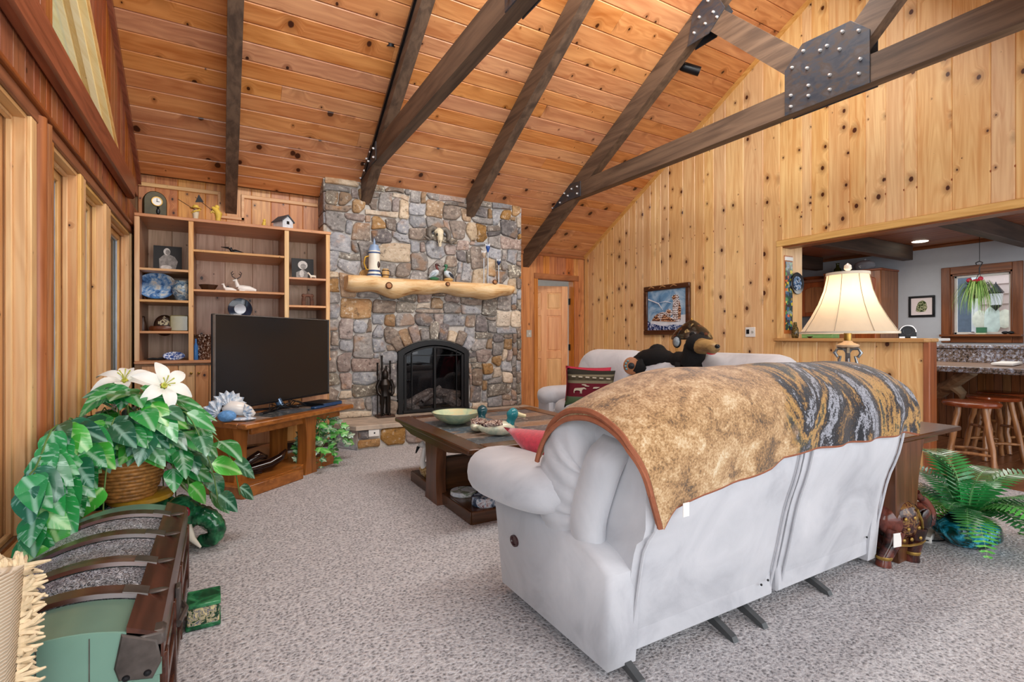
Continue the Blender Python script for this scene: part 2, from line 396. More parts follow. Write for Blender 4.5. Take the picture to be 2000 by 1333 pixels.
# ceiling: individual boards on the roof plane
cr = sroot('ceiling', (2.2, 4, 3.8)); random.seed(5)
pit = math.atan(M_); cs_, sn_ = cos(pit), sin(pit)
def roof_pt(x, s, n): # s metres up the slope from the door wall line, n below the surface
    return Vector((x, YD+.1-s*cs_-n*sn_, ceil(YD+.1)+s*sn_-n*cs_))
s = 0; Lmax = (YD+.1-YR)/cs_
while s < Lmax:
    w_ = random.choice((.14, .165, .19, .19, .24)); s2 = min(Lmax, s+w_)
    y_mid = YD+.1-s*cs_
    x = XL-.02 if y_mid < YB+.12 else 3.3
    first = True
    while x < XR-.01:
        L = random.uniform(3.2, 6) if not first else random.uniform(1.2, 6); first = False
        x2 = min(XR+.02, x+L)
        if XR-x2 < .5: x2 = XR+.02
        g = .0015; ch = .007; vs = []
        for (ss, nn) in ((s+g, -.02), (s+g, -ch+.0), (s+g+ch, 0), (s2-g-ch, 0), (s2-g, -ch), (s2-g, -.02)):
            vs.append((ss, nn))
        m = MB(); m.add([roof_pt(x+.0008, a, n) for a, n in vs]+[roof_pt(x2-.0008, a, n) for a, n in vs],
                        [tuple(range(6)), tuple(range(6, 12))]+[(k, (k+1) % 6, 6+(k+1) % 6, 6+k) for k in range(6)])
        ob('plank', m, PC, cr); x = x2
    s = s2
# other roof slope (behind and above the camera) and a roof deck that stops sky light at the joints
deck = MB(); deck.prism([(6.75, ceil(6.75)+.05), (YR, ceil(YR)+.05), (YE, ceil(YE)+.05), (YE, ceil(YE)+.12), (YR, ceil(YR)+.12), (6.75, ceil(6.75)+.12)], 0, XL-.3, XR+.3)
ob('roof_deck', deck, plain('roof_deck_wood', '7a5230', .8), cr)
yy = YR
while yy > YE:
    y2 = max(YE, yy-.17)
    ob('plank', MB().prism([(yy, ceil(yy)+.04), (y2+.002, ceil(y2)+.04), (y2+.002, ceil(y2)), (yy, ceil(yy))], 0, XL, XR), PC, cr); yy = y2
# ridge board
# back wall behind the bookcase, and its boards
bw = sroot('wall_back', (0, YB, 0)); random.seed(21)
ob('sheathing', MB().box(XL-.2, 1.1, YB+.02, YB+.1, -.1, 3.0), plain('sheathing', '8a6a4c'), bw)
for a, b in board_run(XL, 1.02, (.14, .19, .24)):
    ob('plank', MB().prism([(a, .0), (b, .0), (b, 2.78), (a, 2.78)], 1, YB+.02, YB, .006), PB, bw)
t4 = sroot('trim_4', (0, YB, 2.7))
ob('crown_strip', MB().box(XL, .0, YB-.02, YB, 2.66, 2.70, .005), PTX, t4); ob('crown_strip', MB().box(.19, .97, YB-.02, YB, 2.66, 2.70, .005), PTX, t4)
for x0, x1, z0, z1 in ((-.03, .0, 2.42, 2.70), (.19, .22, 2.42, 2.70), (-.03, .22, 2.42, 2.45)):
    ob('rafter_pocket_trim', MB().box(x0, x1, YB-.021, YB, z0, z1, .004), PTX, t4)
# door wall
dw = sroot('wall_back_right', (4.3, YD, 0))
DX0 = onY(1049, 548, YD).x; DX1 = onY(1121, 548, YD).x; DZ = onY(1085, 547, YD).z
PBD = pine('knotty_pine_door_wall', 2, 'd58f4e', '9a5626', vary=.12)
c = MB(); c.box(3.3, DX0, YD+.02, YD+.12, -.1, 2.7); c.box(DX1, XR+.1, YD+.02, YD+.12, -.1, 2.7); c.box(DX0, DX1, YD+.02, YD+.12, DZ, 2.7)
ob('sheathing', c, plain('sheathing', '8a6a4c'), dw)
for a, b in board_run(3.5, XR, (.12, .14, .17)):
    if b <= DX0+.02 or a >= DX1-.02: ob('plank', MB().prism([(a, 0), (b, 0), (b, 2.52), (a, 2.52)], 1, YD+.02, YD, .006), PBD, dw)
    else:
        if a < DX0-.02: ob('plank', MB().prism([(a, 0), (DX0, 0), (DX0, 2.52), (a, 2.52)], 1, YD+.02, YD, .006), PBD, dw); a = DX0
        if b > DX1+.02: ob('plank', MB().prism([(DX1, 0), (b, 0), (b, 2.52), (DX1, 2.52)], 1, YD+.02, YD, .006), PBD, dw); b = DX1
        ob('plank', MB().prism([(a, DZ), (b, DZ), (b, 2.52), (a, 2.52)], 1, YD+.02, YD, .006), PBD, dw)
ob('crown_strip', MB().box(3.5, XR, YD-.02, YD, 2.44, 2.485, .005), pine('door_trim_x', 0, 'b06a38', '7d4420', knot=.2), dw)
t5 = sroot('trim_5', (DX0, YD, 0)); TZ = pine('door_trim_z', 2, 'd08a4c', 'a3622e', knot=.2)
for x0, x1 in ((DX0-.06, DX0+.005), (DX1-.005, DX1+.085)): ob('side_casing', MB().box(x0, x1, YD-.022, YD, 0, DZ+.0, .006), TZ, t5)
ob('head_casing', MB().box(DX0-.06, DX1+.085, YD-.024, YD, DZ, DZ+.085, .006), pine('door_trim_x', 0, 'b06a38', '7d4420'), t5)
for x0, x1 in ((DX0-.002, DX0+.012), (DX1-.012, DX1+.002)): ob('jamb_lining', MB().box(x0, x1, YD, YD+.13, 0, DZ), TZ, t5)
# room beyond the door
den = sroot('wall_den', (4.5, 9.4, 0))
ob('far_wall', MB().box(2.8, 7.5, 9.4, 9.5, -.1, 2.5), WHITEP, den); ob('near_floor', MB().box(2.8, 7.5, YD+.1, 9.4, -.1, 0), CARPET, den); ob('den_ceiling', MB().box(2.8, 7.5, YD+.1, 9.4, 2.45, 2.55), WHITEP, den)
ob('side_wall', MB().box(2.7, 2.8, YD+.1, 9.4, -.1, 2.5), WHITEP, den); ob('side_wall', MB().box(7.5, 7.6, YD+.1, 9.4, -.1, 2.5), WHITEP, den)
# six panel door standing open, hinged at the right jamb
d1 = sroot('door_1', (DX1-.02, YD+.06, 0))
DW = pine('door_pine', 2, 'f0b878', 'cf8c4c', knot=.15, vary=.03)
ang = radians(158); T = Matrix.Translation((DX1-.03, YD+.14, 0)) @ Matrix.Rotation(ang, 4, 'Z'); W, Hh = .80, 2.0
m = MB(T); th = .035
for x0, x1 in ((0, .11), (W-.11, W), (W/2-.05, W/2+.05)): m.box(x0, x1, 0, th, .02, Hh, .003)
for z0, z1 in ((.02, .22), (.82, .94), (1.52, 1.62), (Hh-.11, Hh)): m.box(.11, W-.11, .001, th-.001, z0, z1, .003)
ob('door_frame', m, DW, d1)
for z0, z1 in ((.22, .82), (.94, 1.52), (1.62, Hh-.11)):
    for x0, x1 in ((.11, W/2-.05), (W/2+.05, W-.11)):
        m = MB(T); m.box(x0, x1, .012, th-.012, z0, z1); m.box(x0+.02, x1-.02, .004, th-.004, z0+.02, z1-.02, .008); ob('panel', m, DW, d1)
for z in (.3, 1.0, 1.75): ob('hinge', MB().box(DX1-.02, DX1-.012, YD+.08, YD+.125, z-.05, z+.05), BLACKM, d1)
# right wall with pass-through and walkway
OY0, OZ0, OZ1 = onX(1528, 560, XR).y, 1.115, 2.13
rw = sroot('wall_right', (XR, 3, 0)); random.seed(33)
c = MB(); TH = .12
c.prism([(OY0, -.1), (YD+.1, -.1), (YD+.1, ceil(YD+.1)), (OY0, ceil(OY0))], 0, XR+.02, XR+TH)
c.prism([(OY0, OZ1), (OY0, ceil(OY0)), (YR, ceil(YR)), (YE, ceil(YE)), (YE, OZ1)], 0, XR+.02, XR+TH)
HY = 1.95
c.box(XR+.02, XR+TH, HY, OY0, -.1, OZ0)
ob('sheathing', c, plain('sheathing', '8a6a4c'), rw)
bs = board_run(YE, YD, (.095, .14, .14, .165, .19, .24))
for a, b in bs:
    if b > YR and a < YR: top = [(b, ceil(b)), (YR, ceil(YR)), (a, ceil(a))]
    else: top = [(b, ceil(b)), (a, ceil(a))]
    if a >= OY0-.03: ob('plank', MB().prism([(a, 0), (b, 0)]+top, 0, XR+.02, XR, .006), PW, rw)
    else:
        ob('plank', MB().prism([(a, OZ1), (b, OZ1)]+top, 0, XR+.02, XR, .006), PW, rw)
        if b > OY0+.03: ob('plank', MB().prism([(OY0, 0), (b, 0), (b, OZ1), (OY0, OZ1)], 0, XR+.02, XR, .006), PW, rw)
for a, b in board_run(HY, OY0, (.14, .19)):
    ob('plank', MB().prism([(a, 0), (b, 0), (b, OZ0), (a, OZ0)], 0, XR+.02, XR, .006), PW, rw)
t6 = sroot('trim_6', (XR, 3, 2))
ob('head_casing', MB().box(XR-.02, XR+.005, YE, OY0+.06, OZ1-.005, OZ1+.065, .006), PTY, t6)
ob('head_lining', MB().box(XR, XR+TH+.02, YE, OY0, OZ1-.02, OZ1-.002), OAKY, t6)
ob('side_casing', MB().box(XR-.02, XR+.005, OY0-.005, OY0+.055, OZ0+.03, OZ1, .006), PTZ, t6)
ob('rake_trim', MB().prism([(YR, ceil(YR)), (YD, ceil(YD)), (YD, ceil(YD)-.05), (YR, ceil(YR)-.05)], 0, XR-.025, XR), PTY, t6)
ob('stub_wall', MB().box(XR-.002, XR+.36, OY0-.004, OY0+.1, 0, 2.44, .004), PTZ, t6)
ob('ledge', MB().box(XR-.07, XR+.2, HY-.02, OY0+.06, OZ0, OZ0+.035, .008), pine('ledge_wood', 1, 'd9a862', 'b07c40', knot=.2), None, kind='structure').name = 'trim_7'
t8 = sroot('trim_8', (XR, HY, 0))
ob('end_casing', MB().box(XR-.005, XR+TH+.03, HY-.022, HY, 0, OZ0, .004), pine('end_casing_wood', 2, 'a86838', '7a4422', knot=.4), t8)
ob('corner_strip', MB().box(XR-.012, XR+.012, HY-.03, HY+.015, 0, OZ0, .004), REDZ, t8)
# kitchen shell
XK = 8.6
kw = sroot('wall_kitchen', (XK, 3, 0))
KY0 = onX(1857, 560, XK).y; KY1 = onX(1978, 560, XK).y; KZ0 = onX(1900, 655, XK).z; KZ1 = onX(1918, 532, XK).z
c = MB(); c.box(XK, XK+.12, KY0, 6.2, -.1, 2.5); c.box(XK, XK+.12, -1.9, KY1, -.1, 2.5); c.box(XK, XK+.12, KY1, KY0, -.1, KZ0); c.box(XK, XK+.12, KY1, KY0, KZ1, 2.5)
c.box(XR+.4, XK, 6.1, 6.2, -.1, 2.5)
ob('painted_wall', c, GREYWALL, kw)
kc = sroot('ceiling_kitchen', (6.9, 3, 2.44))
KC = pine('kitchen_ceiling_wood', 1, 'a4643a', '6b3a20', knot=.3, vary=.1)
x = XR+.0
while x < XK:
    ob('plank', MB().box(x+.001, min(x+.137, XK+.05), -1.9, 6.1, 2.44, 2.46, .004), KC, kc); x += .138
ob('roof_slab', MB().box(XR+.12, XK+.2, -1.9, 6.2, 2.47, 2.55), plain('sheathing', '8a6a4c'), kc)
ob('crown_strip', MB().box(XK-.02, XK, -1.9, 6.1, 2.40, 2.44, .004), OAKY, kc)
for yc in (2.13, 3.35, 4.56): 
    m = MB(); m.box(XR+TH, XK-.25, yc-.06, yc+.06, 2.24, 2.44, .006); o = ob('beam', m, BEAMX, kc)
ob('recessed_light', MB().lathe([(.0, 2.432), (.06, 2.432), (.085, 2.436), (.09, 2.44)], (onZ(1797, 472, 2.44).x, onZ(1797, 472, 2.44).y, 0), 20), plain('lamp_lens', 'fff2d8', .4, emit=6), kc)
kwin = sroot('window_5', (XK, (KY0+KY1)/2, KZ0))
WB = OAK
for a, b, z0, z1, mt, nm in ((KY0, KY0+.1, KZ0-.1, KZ1+.1, OAK, 'side_casing'), (KY1-.1, KY1, KZ0-.1, KZ1+.1, OAK, 'side_casing'), (KY1, KY0, KZ1, KZ1+.1, OAKY, 'head_casing'), (KY1, KY0, KZ0-.1, KZ0, OAKY, 'apron')):
    ob(nm, MB().box(XK-.022, XK, a, b, z0, z1, .005), mt, kwin)
ob('sill', MB().box(XK-.09, XK+.1, KY1-.1, KY0+.1, KZ0-.02, KZ0+.01, .006), OAKY, kwin)
for a, b, z0, z1 in ((KY0-.02, KY0, KZ0, KZ1), (KY1, KY1+.02, KZ0, KZ1), (KY1, KY0, KZ1-.02, KZ1)): ob('lining', MB().box(XK-.005, XK+.12, a, b, z0, z1), OAK, kwin)
m = MB()
for a, b, z0, z1 in ((KY0-.05, KY0-.02, KZ0, KZ1), (KY1+.02, KY1+.05, KZ0, KZ1), (KY1, KY0, KZ1-.05, KZ1-.02), (KY1, KY0, KZ0+.01, KZ0+.04)): m.box(XK+.05, XK+.08, a, b, z0, z1, .003)
ob('sash', m, WHITEP, kwin); ob('pane', MB().box(XK+.062, XK+.066, KY1+.03, KY0-.03, KZ0+.02, KZ1-.03), pane_glass('kitchen_glass', (.97, .98, 1, 1), .03), kwin)
# siding of the neighbouring wing seen through the kitchen window
sd = thing('house_siding', 'pale pink clapboard siding seen through the kitchen window', 'siding', (11.4, 2.5, 0))
sm = plain('pink_siding', 'e0c8bc', .6, var=.03)
for k in range(16):
    z = .2+k*.17; m = MB(); m.prism([(11.4, z), (11.37, z), (11.4, z+.17)], 1, -1.0, 3.55); ob('clapboard', m, sm, sd)
ob('corner_board', MB().box(11.36, 11.42, 3.5, 3.62, 0, 3.0, .004), WHITEP, sd)
ob('dark_doorway', MB().box(11.42, 11.5, 3.62, 4.6, 0, 3.0), plain('shaded_doorway', '5e6b78', .4), sd)
struct('floor_outside', MB().box(8.72, 14, -3, 7, -.3, -.12), plain('outside_ground', '8f8c84', .9))
struct('floor_deck', MB().box(-5, XL-.2, -3, 8, -.3, -.12), plain('outside_deck', '8b8178', .9))
# ------------------------------------------------ rafters and trusses
RX = (.095, 1.43, 2.74, 4.05); RV = .25
ends = (YB, YS+.04, YS+.04, YD)
for i, (x, ye) in enumerate(zip(RX, ends)):
    lab = ('dark rafter beam ending in a trimmed pocket above the bookcase', 'dark rafter beam resting on the stonework nearest the bookcase, black track along it',
           'plain dark rafter beam ending on the stone chimney above the skull', 'dark rafter beam ending beside the chimney over the door, tie beam bolted to it')[i]
    r = thing('roof_rafter', lab, 'rafter', (x, ye, ceil(ye)))
    m = MB(); m.prism([(YR, ceil(YR)-.005), (ye, ceil(ye)-.005), (ye, ceil(ye)-RV), (YR, ceil(YR)-RV)], 0, x-.053, x+.053); ob('timber', m, BEAM, r, sharp=20)
    m = MB(); m.prism([(YR, ceil(YR)-.005), (YE, ceil(YE)-.005), (YE, ceil(YE)-RV), (YR, ceil(YR)-RV)], 0, x-.053, x+.053); ob('timber', m, BEAM, r, sharp=20)
bolt = MB().lathe([(0, .022), (.008, .02), (.012, .012), (.013, .0)], (0, 0, 0), 8)
wsh = bolt
bme = bolt.mesh('bolt', CHROME)
for ti, (x, lab) in enumerate(((1.43, 'dark horizontal tie beam crossing in front of the stone chimney top'), (4.05, 'dark horizontal tie beam with a large bolted steel plate near the knotty pine wall'))):
    r = thing('roof_truss', lab, 'truss', (x, YR, 2.97))
    yt = 5.64; h = .2; ye2 = 2*YR-yt
    m = MB(); m.prism([(ye2, 2.97), (yt+.17, 2.97), (yt-.16, 3.17), (ye2, 3.17)], 0, x-.05, x+.05); ob('tie_beam', m, BEAM, r, sharp=20)
    for s_ in (1, -1):
        p = Vector((x, YR+s_*.18, 3.3)); q = Vector((x, YR+s_*1.12, 4.26)); d = (q-p).normalized(); nn = Vector((0, -d.z, d.y))*.095
        m = MB(); ax_ = [p+nn, p-nn, q-nn, q+nn]
        m.prism([(a.y, a.z) for a in ax_], 0, x-.05, x+.05); ob('strut', m, BEAM, r, sharp=20)
    for sx in (-1, 1):
        xs = x+sx*.053; xo = x+sx*.061
        pl = MB(); pl.prism([(2.455, 2.965), (2.455, 3.333), (2.312, 3.485), (1.956, 3.475), (1.831, 3.346), (1.831, 2.965)], 0, xs, xo, .001); P = ob('gusset_plate', pl, STEEL, r)
        pl = MB(); pl.prism([(5.90, 2.93), (5.42, 2.975), (5.16, 2.975), (5.16, 3.165), (5.45, 3.20), (5.62, 3.09)], 0, xs, xo, .001); P2 = ob('gusset_plate', pl, STEEL, r)
        pl = MB(); pl.prism([(3.45, 4.03), (3.20, 4.03), (3.02, 4.18), (3.16, 4.44), (3.38, 4.33)], 0, xs, xo, .001); P3 = ob('gusset_plate', pl, STEEL, r)
        spots = [(2.39, 3.33), (2.30, 3.42), (2.27, 3.27), (2.12, 3.37), (2.03, 3.30), (2.17, 3.36), (2.01, 3.42), (1.90, 3.37), (1.89, 3.16), (1.90, 3.06), (2.10, 3.14), (2.10, 3.03), (2.40, 3.02), (2.40, 3.11), (2.26, 3.05), (2.26, 3.13)]
        sp2 = [(5.22, 3.11), (5.34, 3.11), (5.22, 3.02), (5.42, 3.04), (5.50, 3.09), (5.60, 3.07), (5.60, 2.99), (5.78, 2.96)]
        sp3 = [(3.36, 4.12), (3.30, 4.24), (3.23, 4.14), (3.14, 4.20), (3.20, 4.34), (3.10, 4.13)]
        for pp, ss in ((P, spots), (P2, sp2), (P3, sp3)):
            for (yy, zz) in ss:
                b_ = bpy.data.objects.new('bolt', bme); C.objects.link(b_); b_.parent = pp
                b_.matrix_parent_inverse = Matrix.Identity(4)
                b_.matrix_basis = tilt((xo, yy, zz), (sx, 0, 0))
# black track with spot lights
tk = thing('track_light', 'black track with a glowing spot light fixed to the second rafter', 'light', (1.37, 4.8, 3.1))
m = MB(); xt = 1.43-.053-.012
m.prism([(5.55, ceil(5.55)-.1), (2.6, ceil(2.6)-.1), (2.6, ceil(2.6)-.125), (5.55, ceil(5.55)-.125)], 0, xt-.01, 1.43-.053); ob('track', m, BLACKM, tk)
def spot(root, p, d, arm_to, glow):
    d = Vector(d).normalized(); p = Vector(p)
    T = tilt(p, d); m = MB(T); m.lathe([(.0, -.13), (.03, -.125), (.043, -.105), (.047, -.07), (.047, .09), (.042, .09), (.042, .0)], (0, 0, 0), 20); sh = ob('lamp_housing', m, BLACKM, root)
    ob('stem', MB().tube([p-d*.03, Vector(arm_to)], .012, 8), BLACKM, root)
    ob('bulb', MB(T).lathe([(0, .08), (.03, .075), (.041, .06)], (0, 0, 0), 16), plain('bulb_glow', 'fff3d0', .4, emit=8) if glow else plain('bulb_off', 'cfcab8', .3), root)
sp_ = onX(762, 70, 1.30); spot(tk, sp_, (.1, .35, -1), (1.365, sp_.y-.02, sp_.z+.02), True)
tk2 = thing('spot_light', 'black cylinder spot light beside the fourth rafter near the ceiling', 'light', (4.2, 3.7, 4))
sp_ = onX(1350, 135, 4.25); spot(tk2, sp_, (.75, -.55, -.35), (4.11, sp_.y+.0, sp_.z+.06), False)
ob('track', MB().prism([(5.2, ceil(5.2)-.1), (2.6, ceil(2.6)-.1), (2.6, ceil(2.6)-.125), (5.2, ceil(5.2)-.125)], 0, 4.103, 4.118), BLACKM, tk2)
# ================================================= STONE FIREPLACE
def stonemat(name, cols, sc=7.0, lich=None, b=.9):
    t = NT(name); v = t.coord(); off = t.math('MULTIPLY', t.nd('ShaderNodeObjectInfo').outputs['Random'], 40)
    v = t.nd('ShaderNodeVectorMath', {0: v, 1: t.nd('ShaderNodeCombineXYZ', {0: off, 1: off, 2: off}).outputs[0]}, operation='ADD').outputs[0]
    n = t.noise(t.mapping(v, (1, 1, 1.7)), sc, 8, .68, .8); n2 = t.noise(v, sc*3.2, 6, .72)
    f = t.math('ADD', t.math('MULTIPLY', n.outputs[0], .75), t.math('MULTIPLY', n2.outputs[0], .3))
    k = len(cols); c = t.ramp(f, [(.30+.42*i/(k-1), cc) for i, cc in enumerate(cols)])
    c = t.mix(t.mr(n2.outputs[0], .55, .66, 0, .6), c, lin('d2ccc0'))
    c = t.mix(t.mr(n2.outputs[0], .44, .34, 0, .6), c, lin('3a332e')); c = t.mix(t.mr(t.noise(v, 4, 3).outputs[0], .56, .68, 0, .5), c, lin('a4774a'))
    if lich: c = t.mix(t.mr(t.noise(v, 26, 5, .7).outputs[0], .56, .62), c, lin(lich))
    rnd = t.nd('ShaderNodeObjectInfo').outputs['Random']
    c = t.nd('ShaderNodeHueSaturation', {'Value': t.mr(rnd, 0, 1, .78, 1.22, False), 'Saturation': t.mr(t.math('FRACT', t.math('MULTIPLY', rnd, 7.7)), 0, 1, .7, 1.15, False), 'Color': c}).outputs[0]
    t.bump(f, b, .02); return t.out(c, .75, 0, .3)
ST = [stonemat('grey_blue_stone', ['6f7073', '949599', 'b7b8bb']), stonemat('blue_slate_stone', ['7d7f84', 'a2a4a9', 'c4c5c8']), stonemat('brown_stone', ['5a514a', '85766a', 'ab9b89']),
      stonemat('dark_stone', ['4c4848', '6d6868', '938c8a']), stonemat('ochre_stone', ['6b543c', '9a7850', 'b8976c']), stonemat('tan_stone', ['978672', 'c0ad94', 'dccdb6']),
      stonemat('lichen_stone', ['5c554c', '837b70', 'a39b8d'], 9, 'd6d2c2'), stonemat('grey_stone', ['66625f', '8d8884', 'b0aba6'], 8), stonemat('rose_grey_stone', ['6d5f5b', '96857d', 'b8a89f'], 8)]
SW = [3.5, 1.6, 3.5, 1.6, 1.7, 2.2, 3.2, 3.4, 1.6]
MORT = plain('mortar', 'b9b4ad', .9, bump=.6, sc=30)
HEARTH = plain('hearth_slab_stone', 'b5a594', .6, var=.25, sc=8, bump=.3)
FX0, FX1 = .985, 3.50; HZ = .252
bx0 = onY(775, 750, YS).x; bx1 = onY(913, 750, YS).x; sz_l = onY(775, 688, YS).z; ap = onY(846, 664.5, YS).z
bxc = (bx0+bx1)/2; hw = (bx1-bx0)/2; rise = ap-sz_l; Rr = (hw*hw+rise*rise)/(2*rise); czz = ap-Rr
fp = sroot('wall_fireplace', (2.24, YS, 0))
m = MB(); 
arc = [(bxc+Rr*sin(a), czz+Rr*cos(a)) for a in [(-1+2*i/10)*math.asin(hw/Rr) for i in range(11)]]
m.prism([(FX0+.02, 0), (bx0, 0), (bx0, sz_l)]+arc[1:-1]+[(bx1, sz_l), (bx1, 0), (FX1-.02, 0), (FX1-.02, 2.93), (FX0+.02, 2.93)], 1, YS, YS+.25)
m.box(FX0+.02, bx0-.02, YS+.02, 6.8, 0, 2.93); m.box(bx1+.02, FX1-.02, YS+.02, 6.8, 0, 2.6); m.box(FX0+.02, FX1-.02, 6.3, 6.8, 0, 2.6); m.box(bx0-.1, bx1+.1, YS+.1, 6.5, 1.3, 2.85)
ob('mortar', m, MORT, fp)
random.seed(42); cell = .0745; nx = int(round((FX1-FX0)/cell)); nz = int(round((2.925-HZ)/cell))
cx_ = (FX1-FX0)/nx; cz_ = (2.925-HZ)/nz; used = [[False]*nz for _ in range(nx)]
def inring(x, z, g=.0): return abs(x-bxc) < hw+g and z < (czz+sqrt(max(0, (Rr+g)**2-(x-bxc)**2)))
def warp(x, z, edge=True):
    a = .030; e = min(1, (x-FX0)/.12, (FX1-x)/.12, (z-HZ)/.1, (2.925-z)/.1); e = max(0, e)
    return x+a*e*noise.noise(Vector((x*5, z*5, 1.7)))*1.6, z+a*e*noise.noise(Vector((x*4.2, z*6, 9.1)))*1.6
def stone_poly(x0, x1, z0, z1, gap=.005):
    # rounded irregular outline
    w_, h_ = x1-x0, z1-z0; cut = [random.uniform(.04, .17)*min(w_, h_) for _ in range(4)]
    if random.random() < .35: cut[random.randrange(4)] = min(w_, h_)*random.uniform(.3, .6)
    pts = [(x0+cut[0], z0), (x0+w_*.5, z0-random.uniform(-.006, .006)), (x1-cut[1], z0), (x1, z0+cut[1]), (x1+random.uniform(-.006, .006), z0+h_*.5), (x1, z1-cut[2]), (x1-cut[2], z1), (x0+w_*.5, z1+random.uniform(-.006, .006)), (x0+cut[3], z1), (x0, z1-cut[3]), (x0+random.uniform(-.006, .006), z0+h_*.5), (x0, z0+cut[0])]
    cx0, cz0 = (x0+x1)/2, (z0+z1)/2; out = []
    for px, pz in pts:
        qx, qz = warp(px, pz); dx, dz = px-cx0, pz-cz0
        out.append((qx-math.copysign(min(gap, abs(dx)), dx)*(abs(dx) > w_*.2), qz-math.copysign(min(gap, abs(dz)), dz)*(abs(dz) > h_*.2)))
    return out
def stone(poly, yb, mat=None, pr=None, parent=fp, axis=1):
    pr = pr or random.uniform(.022, .046)
    m = MB(); n = len(poly); cxp = sum(p[0] for p in poly)/n; czp = sum(p[1] for p in poly)/n
    def ring(s_, d): return [Vector((cxp+(p[0]-cxp)*s_, yb-d, czp+(p[1]-czp)*s_)) for p in poly]
    sz = min(max(p[0] for p in poly)-min(p[0] for p in poly), max(p[1] for p in poly)-min(p[1] for p in poly))
    i1 = 1-min(.2, .010/sz); i2 = 1-min(.4, .035/sz)
    R = [ring(1, -.012), ring(1, pr-.013), ring(i1, pr-.003), ring(i2, pr+random.uniform(0, .004))]
    tiltv = random.uniform(-.05, .05), random.uniform(-.05, .05)
    for r_ in R[1:]:
        for v in r_: v.y += (v.x-cxp)*tiltv[0]+(v.z-czp)*tiltv[1]+.004*noise.noise(v*18)
    m.add([v for r_ in R for v in r_], [tuple(range(n)), tuple(3*n+k for k in range(n))]+[(i*n+k, i*n+(k+1) % n, (i+1)*n+(k+1) % n, (i+1)*n+k) for i in range(3) for k in range(n)])
    return ob('stone', m, mat or random.choices(ST, SW)[0], parent, sharp=50)
sizes = [(5, 3), (4, 3), (3, 3), (4, 2), (3, 2), (4, 1), (5, 1), (2, 2), (3, 1), (2, 3), (3, 4), (2, 1), (1, 2), (1, 1)]
order = [(i, j) for j in range(nz) for i in range(nx)]
nst = 0
for (i, j) in order:
    if used[i][j]: continue
    cand = sizes[:]; wts = [.7, 1.0, 1.6, 1.7, 2.8, 1.4, .7, 2.2, 1.8, 1.5, .8, .8, .6, .12]
    placed = False
    while cand:
        k = random.choices(range(len(cand)), wts)[0]; a, b = cand.pop(k); wts.pop(k)
        if i+a > nx or j+b > nz: continue
        if any(used[i+p][j+q] for p in range(a) for q in range(b)): continue
        placed = True; break
    if not placed: a = b = 1
    for p in range(a):
        for q in range(b): used[i+p][j+q] = True
    x0, z0 = FX0+i*cx_, HZ+j*cz_; x1, z1 = x0+a*cx_, z0+b*cz_
    # keep clear of the fire opening and its arch ring
    if z0 < sz_l and x1 > bx0-.01 and x0 < bx1+.01:
        if x0 < bx0-.03: x1 = bx0-.008
        elif x1 > bx1+.03: x0 = bx1+.008
        else: continue
        if x1-x0 < .03: continue
    elif inring((x0+x1)/2, (z0+z1)/2, .17) or (inring(x0, z0, .1) or inring(x1, z0, .1)):
        if z1 < ap+.22 and abs((x0+x1)/2-bxc) < hw+.02: continue
    stone(stone_poly(x0, x1, z0, z1), YS)
nv = 9; A = math.asin(hw/Rr)*1.02
vm = [2, 4, 8, 7, 6, 3, 5, 2, 0]
for k in range(nv):
    a0 = -A+2*A*k/nv+.006; a1 = -A+2*A*(k+1)/nv-.006; r0 = Rr+.008; r1 = Rr+.17+random.uniform(-.03, .04)+(.05 if k == 4 else 0)
    am = (a0+a1)/2
    P_ = [(bxc+r*sin(a), czz+r*cos(a)) for r, a in ((r0, a0), (r0, am), (r0, a1), ((r0+r1)/2, a1), (r1-.012, a1), (r1, a1-.012), (r1+.006, am), (r1, a0+.012), (r1-.012, a0), ((r0+r1)/2, a0))]
    stone(P_, YS, ST[vm[k]], .045)
# side returns: a few quoin stones down both edges
sd_m = MB()
z = HZ
while z < 2.85:
    h = random.uniform(.1, .24); z2 = min(2.92, z+h)
    ob('stone', MB().box(FX0-.012, FX0+.03, YS-.005, YB-.0, z+.005, z2-.005, .008), random.choices(ST, SW)[0], fp)
    ob('stone', MB().box(FX1-.03, FX1+.012, YS-.005, YD, z+.005, z2-.005, .008), random.choices(ST, SW)[0], fp); z = z2
# raised hearth
HY0 = 5.25; hr = thing('raised_hearth', 'raised hearth with pale stone slab top and stone blocks below', 'hearth', (2.3, 5.5, 0))
ob('hearth_slab', MB().prism([(1.02, 5.50), (1.19, HY0-.02), (3.56, HY0-.02), (3.56, YS-.001), (1.02, YS-.001)], 2, HZ-.045, HZ, .006), HEARTH, hr, sharp=30)
ob('mortar', MB().prism([(1.07, 5.50), (1.22, HY0+.02), (3.50, HY0+.02), (3.50, YS-.001), (1.07, YS-.001)], 2, 0, HZ-.045), MORT, hr)
random.seed(9); x = 1.215; flip = 0
hm = [3, 4, 8, 8, 5, 2, 0, 7, 3, 6, 4, 2, 7, 1, 0, 2, 8]
while x < 3.48:
    w_ = random.uniform(.16, .32); x2 = min(3.5, x+w_); z1 = HZ-.05
    if flip % 3 == 0 and w_ < .36:
        zc = random.uniform(.09, .13)
        xx = (x+x2)/2 if flip else x+.12
        stone(stone_poly(x, x2, .01, zc), HY0+.02, ST[4 if flip == 0 else random.randrange(9)], .02, hr)
        stone(stone_poly(x, xx, zc, z1), HY0+.02, ST[3], .02, hr)
        if flip: stone(stone_poly(xx, x2, zc, z1), HY0+.02, ST[random.randrange(9)], .02, hr)
    else: stone(stone_poly(x, x2, .01, z1), HY0+.02, ST[hm[flip]], .022, hr)
    x = x2; flip += 1
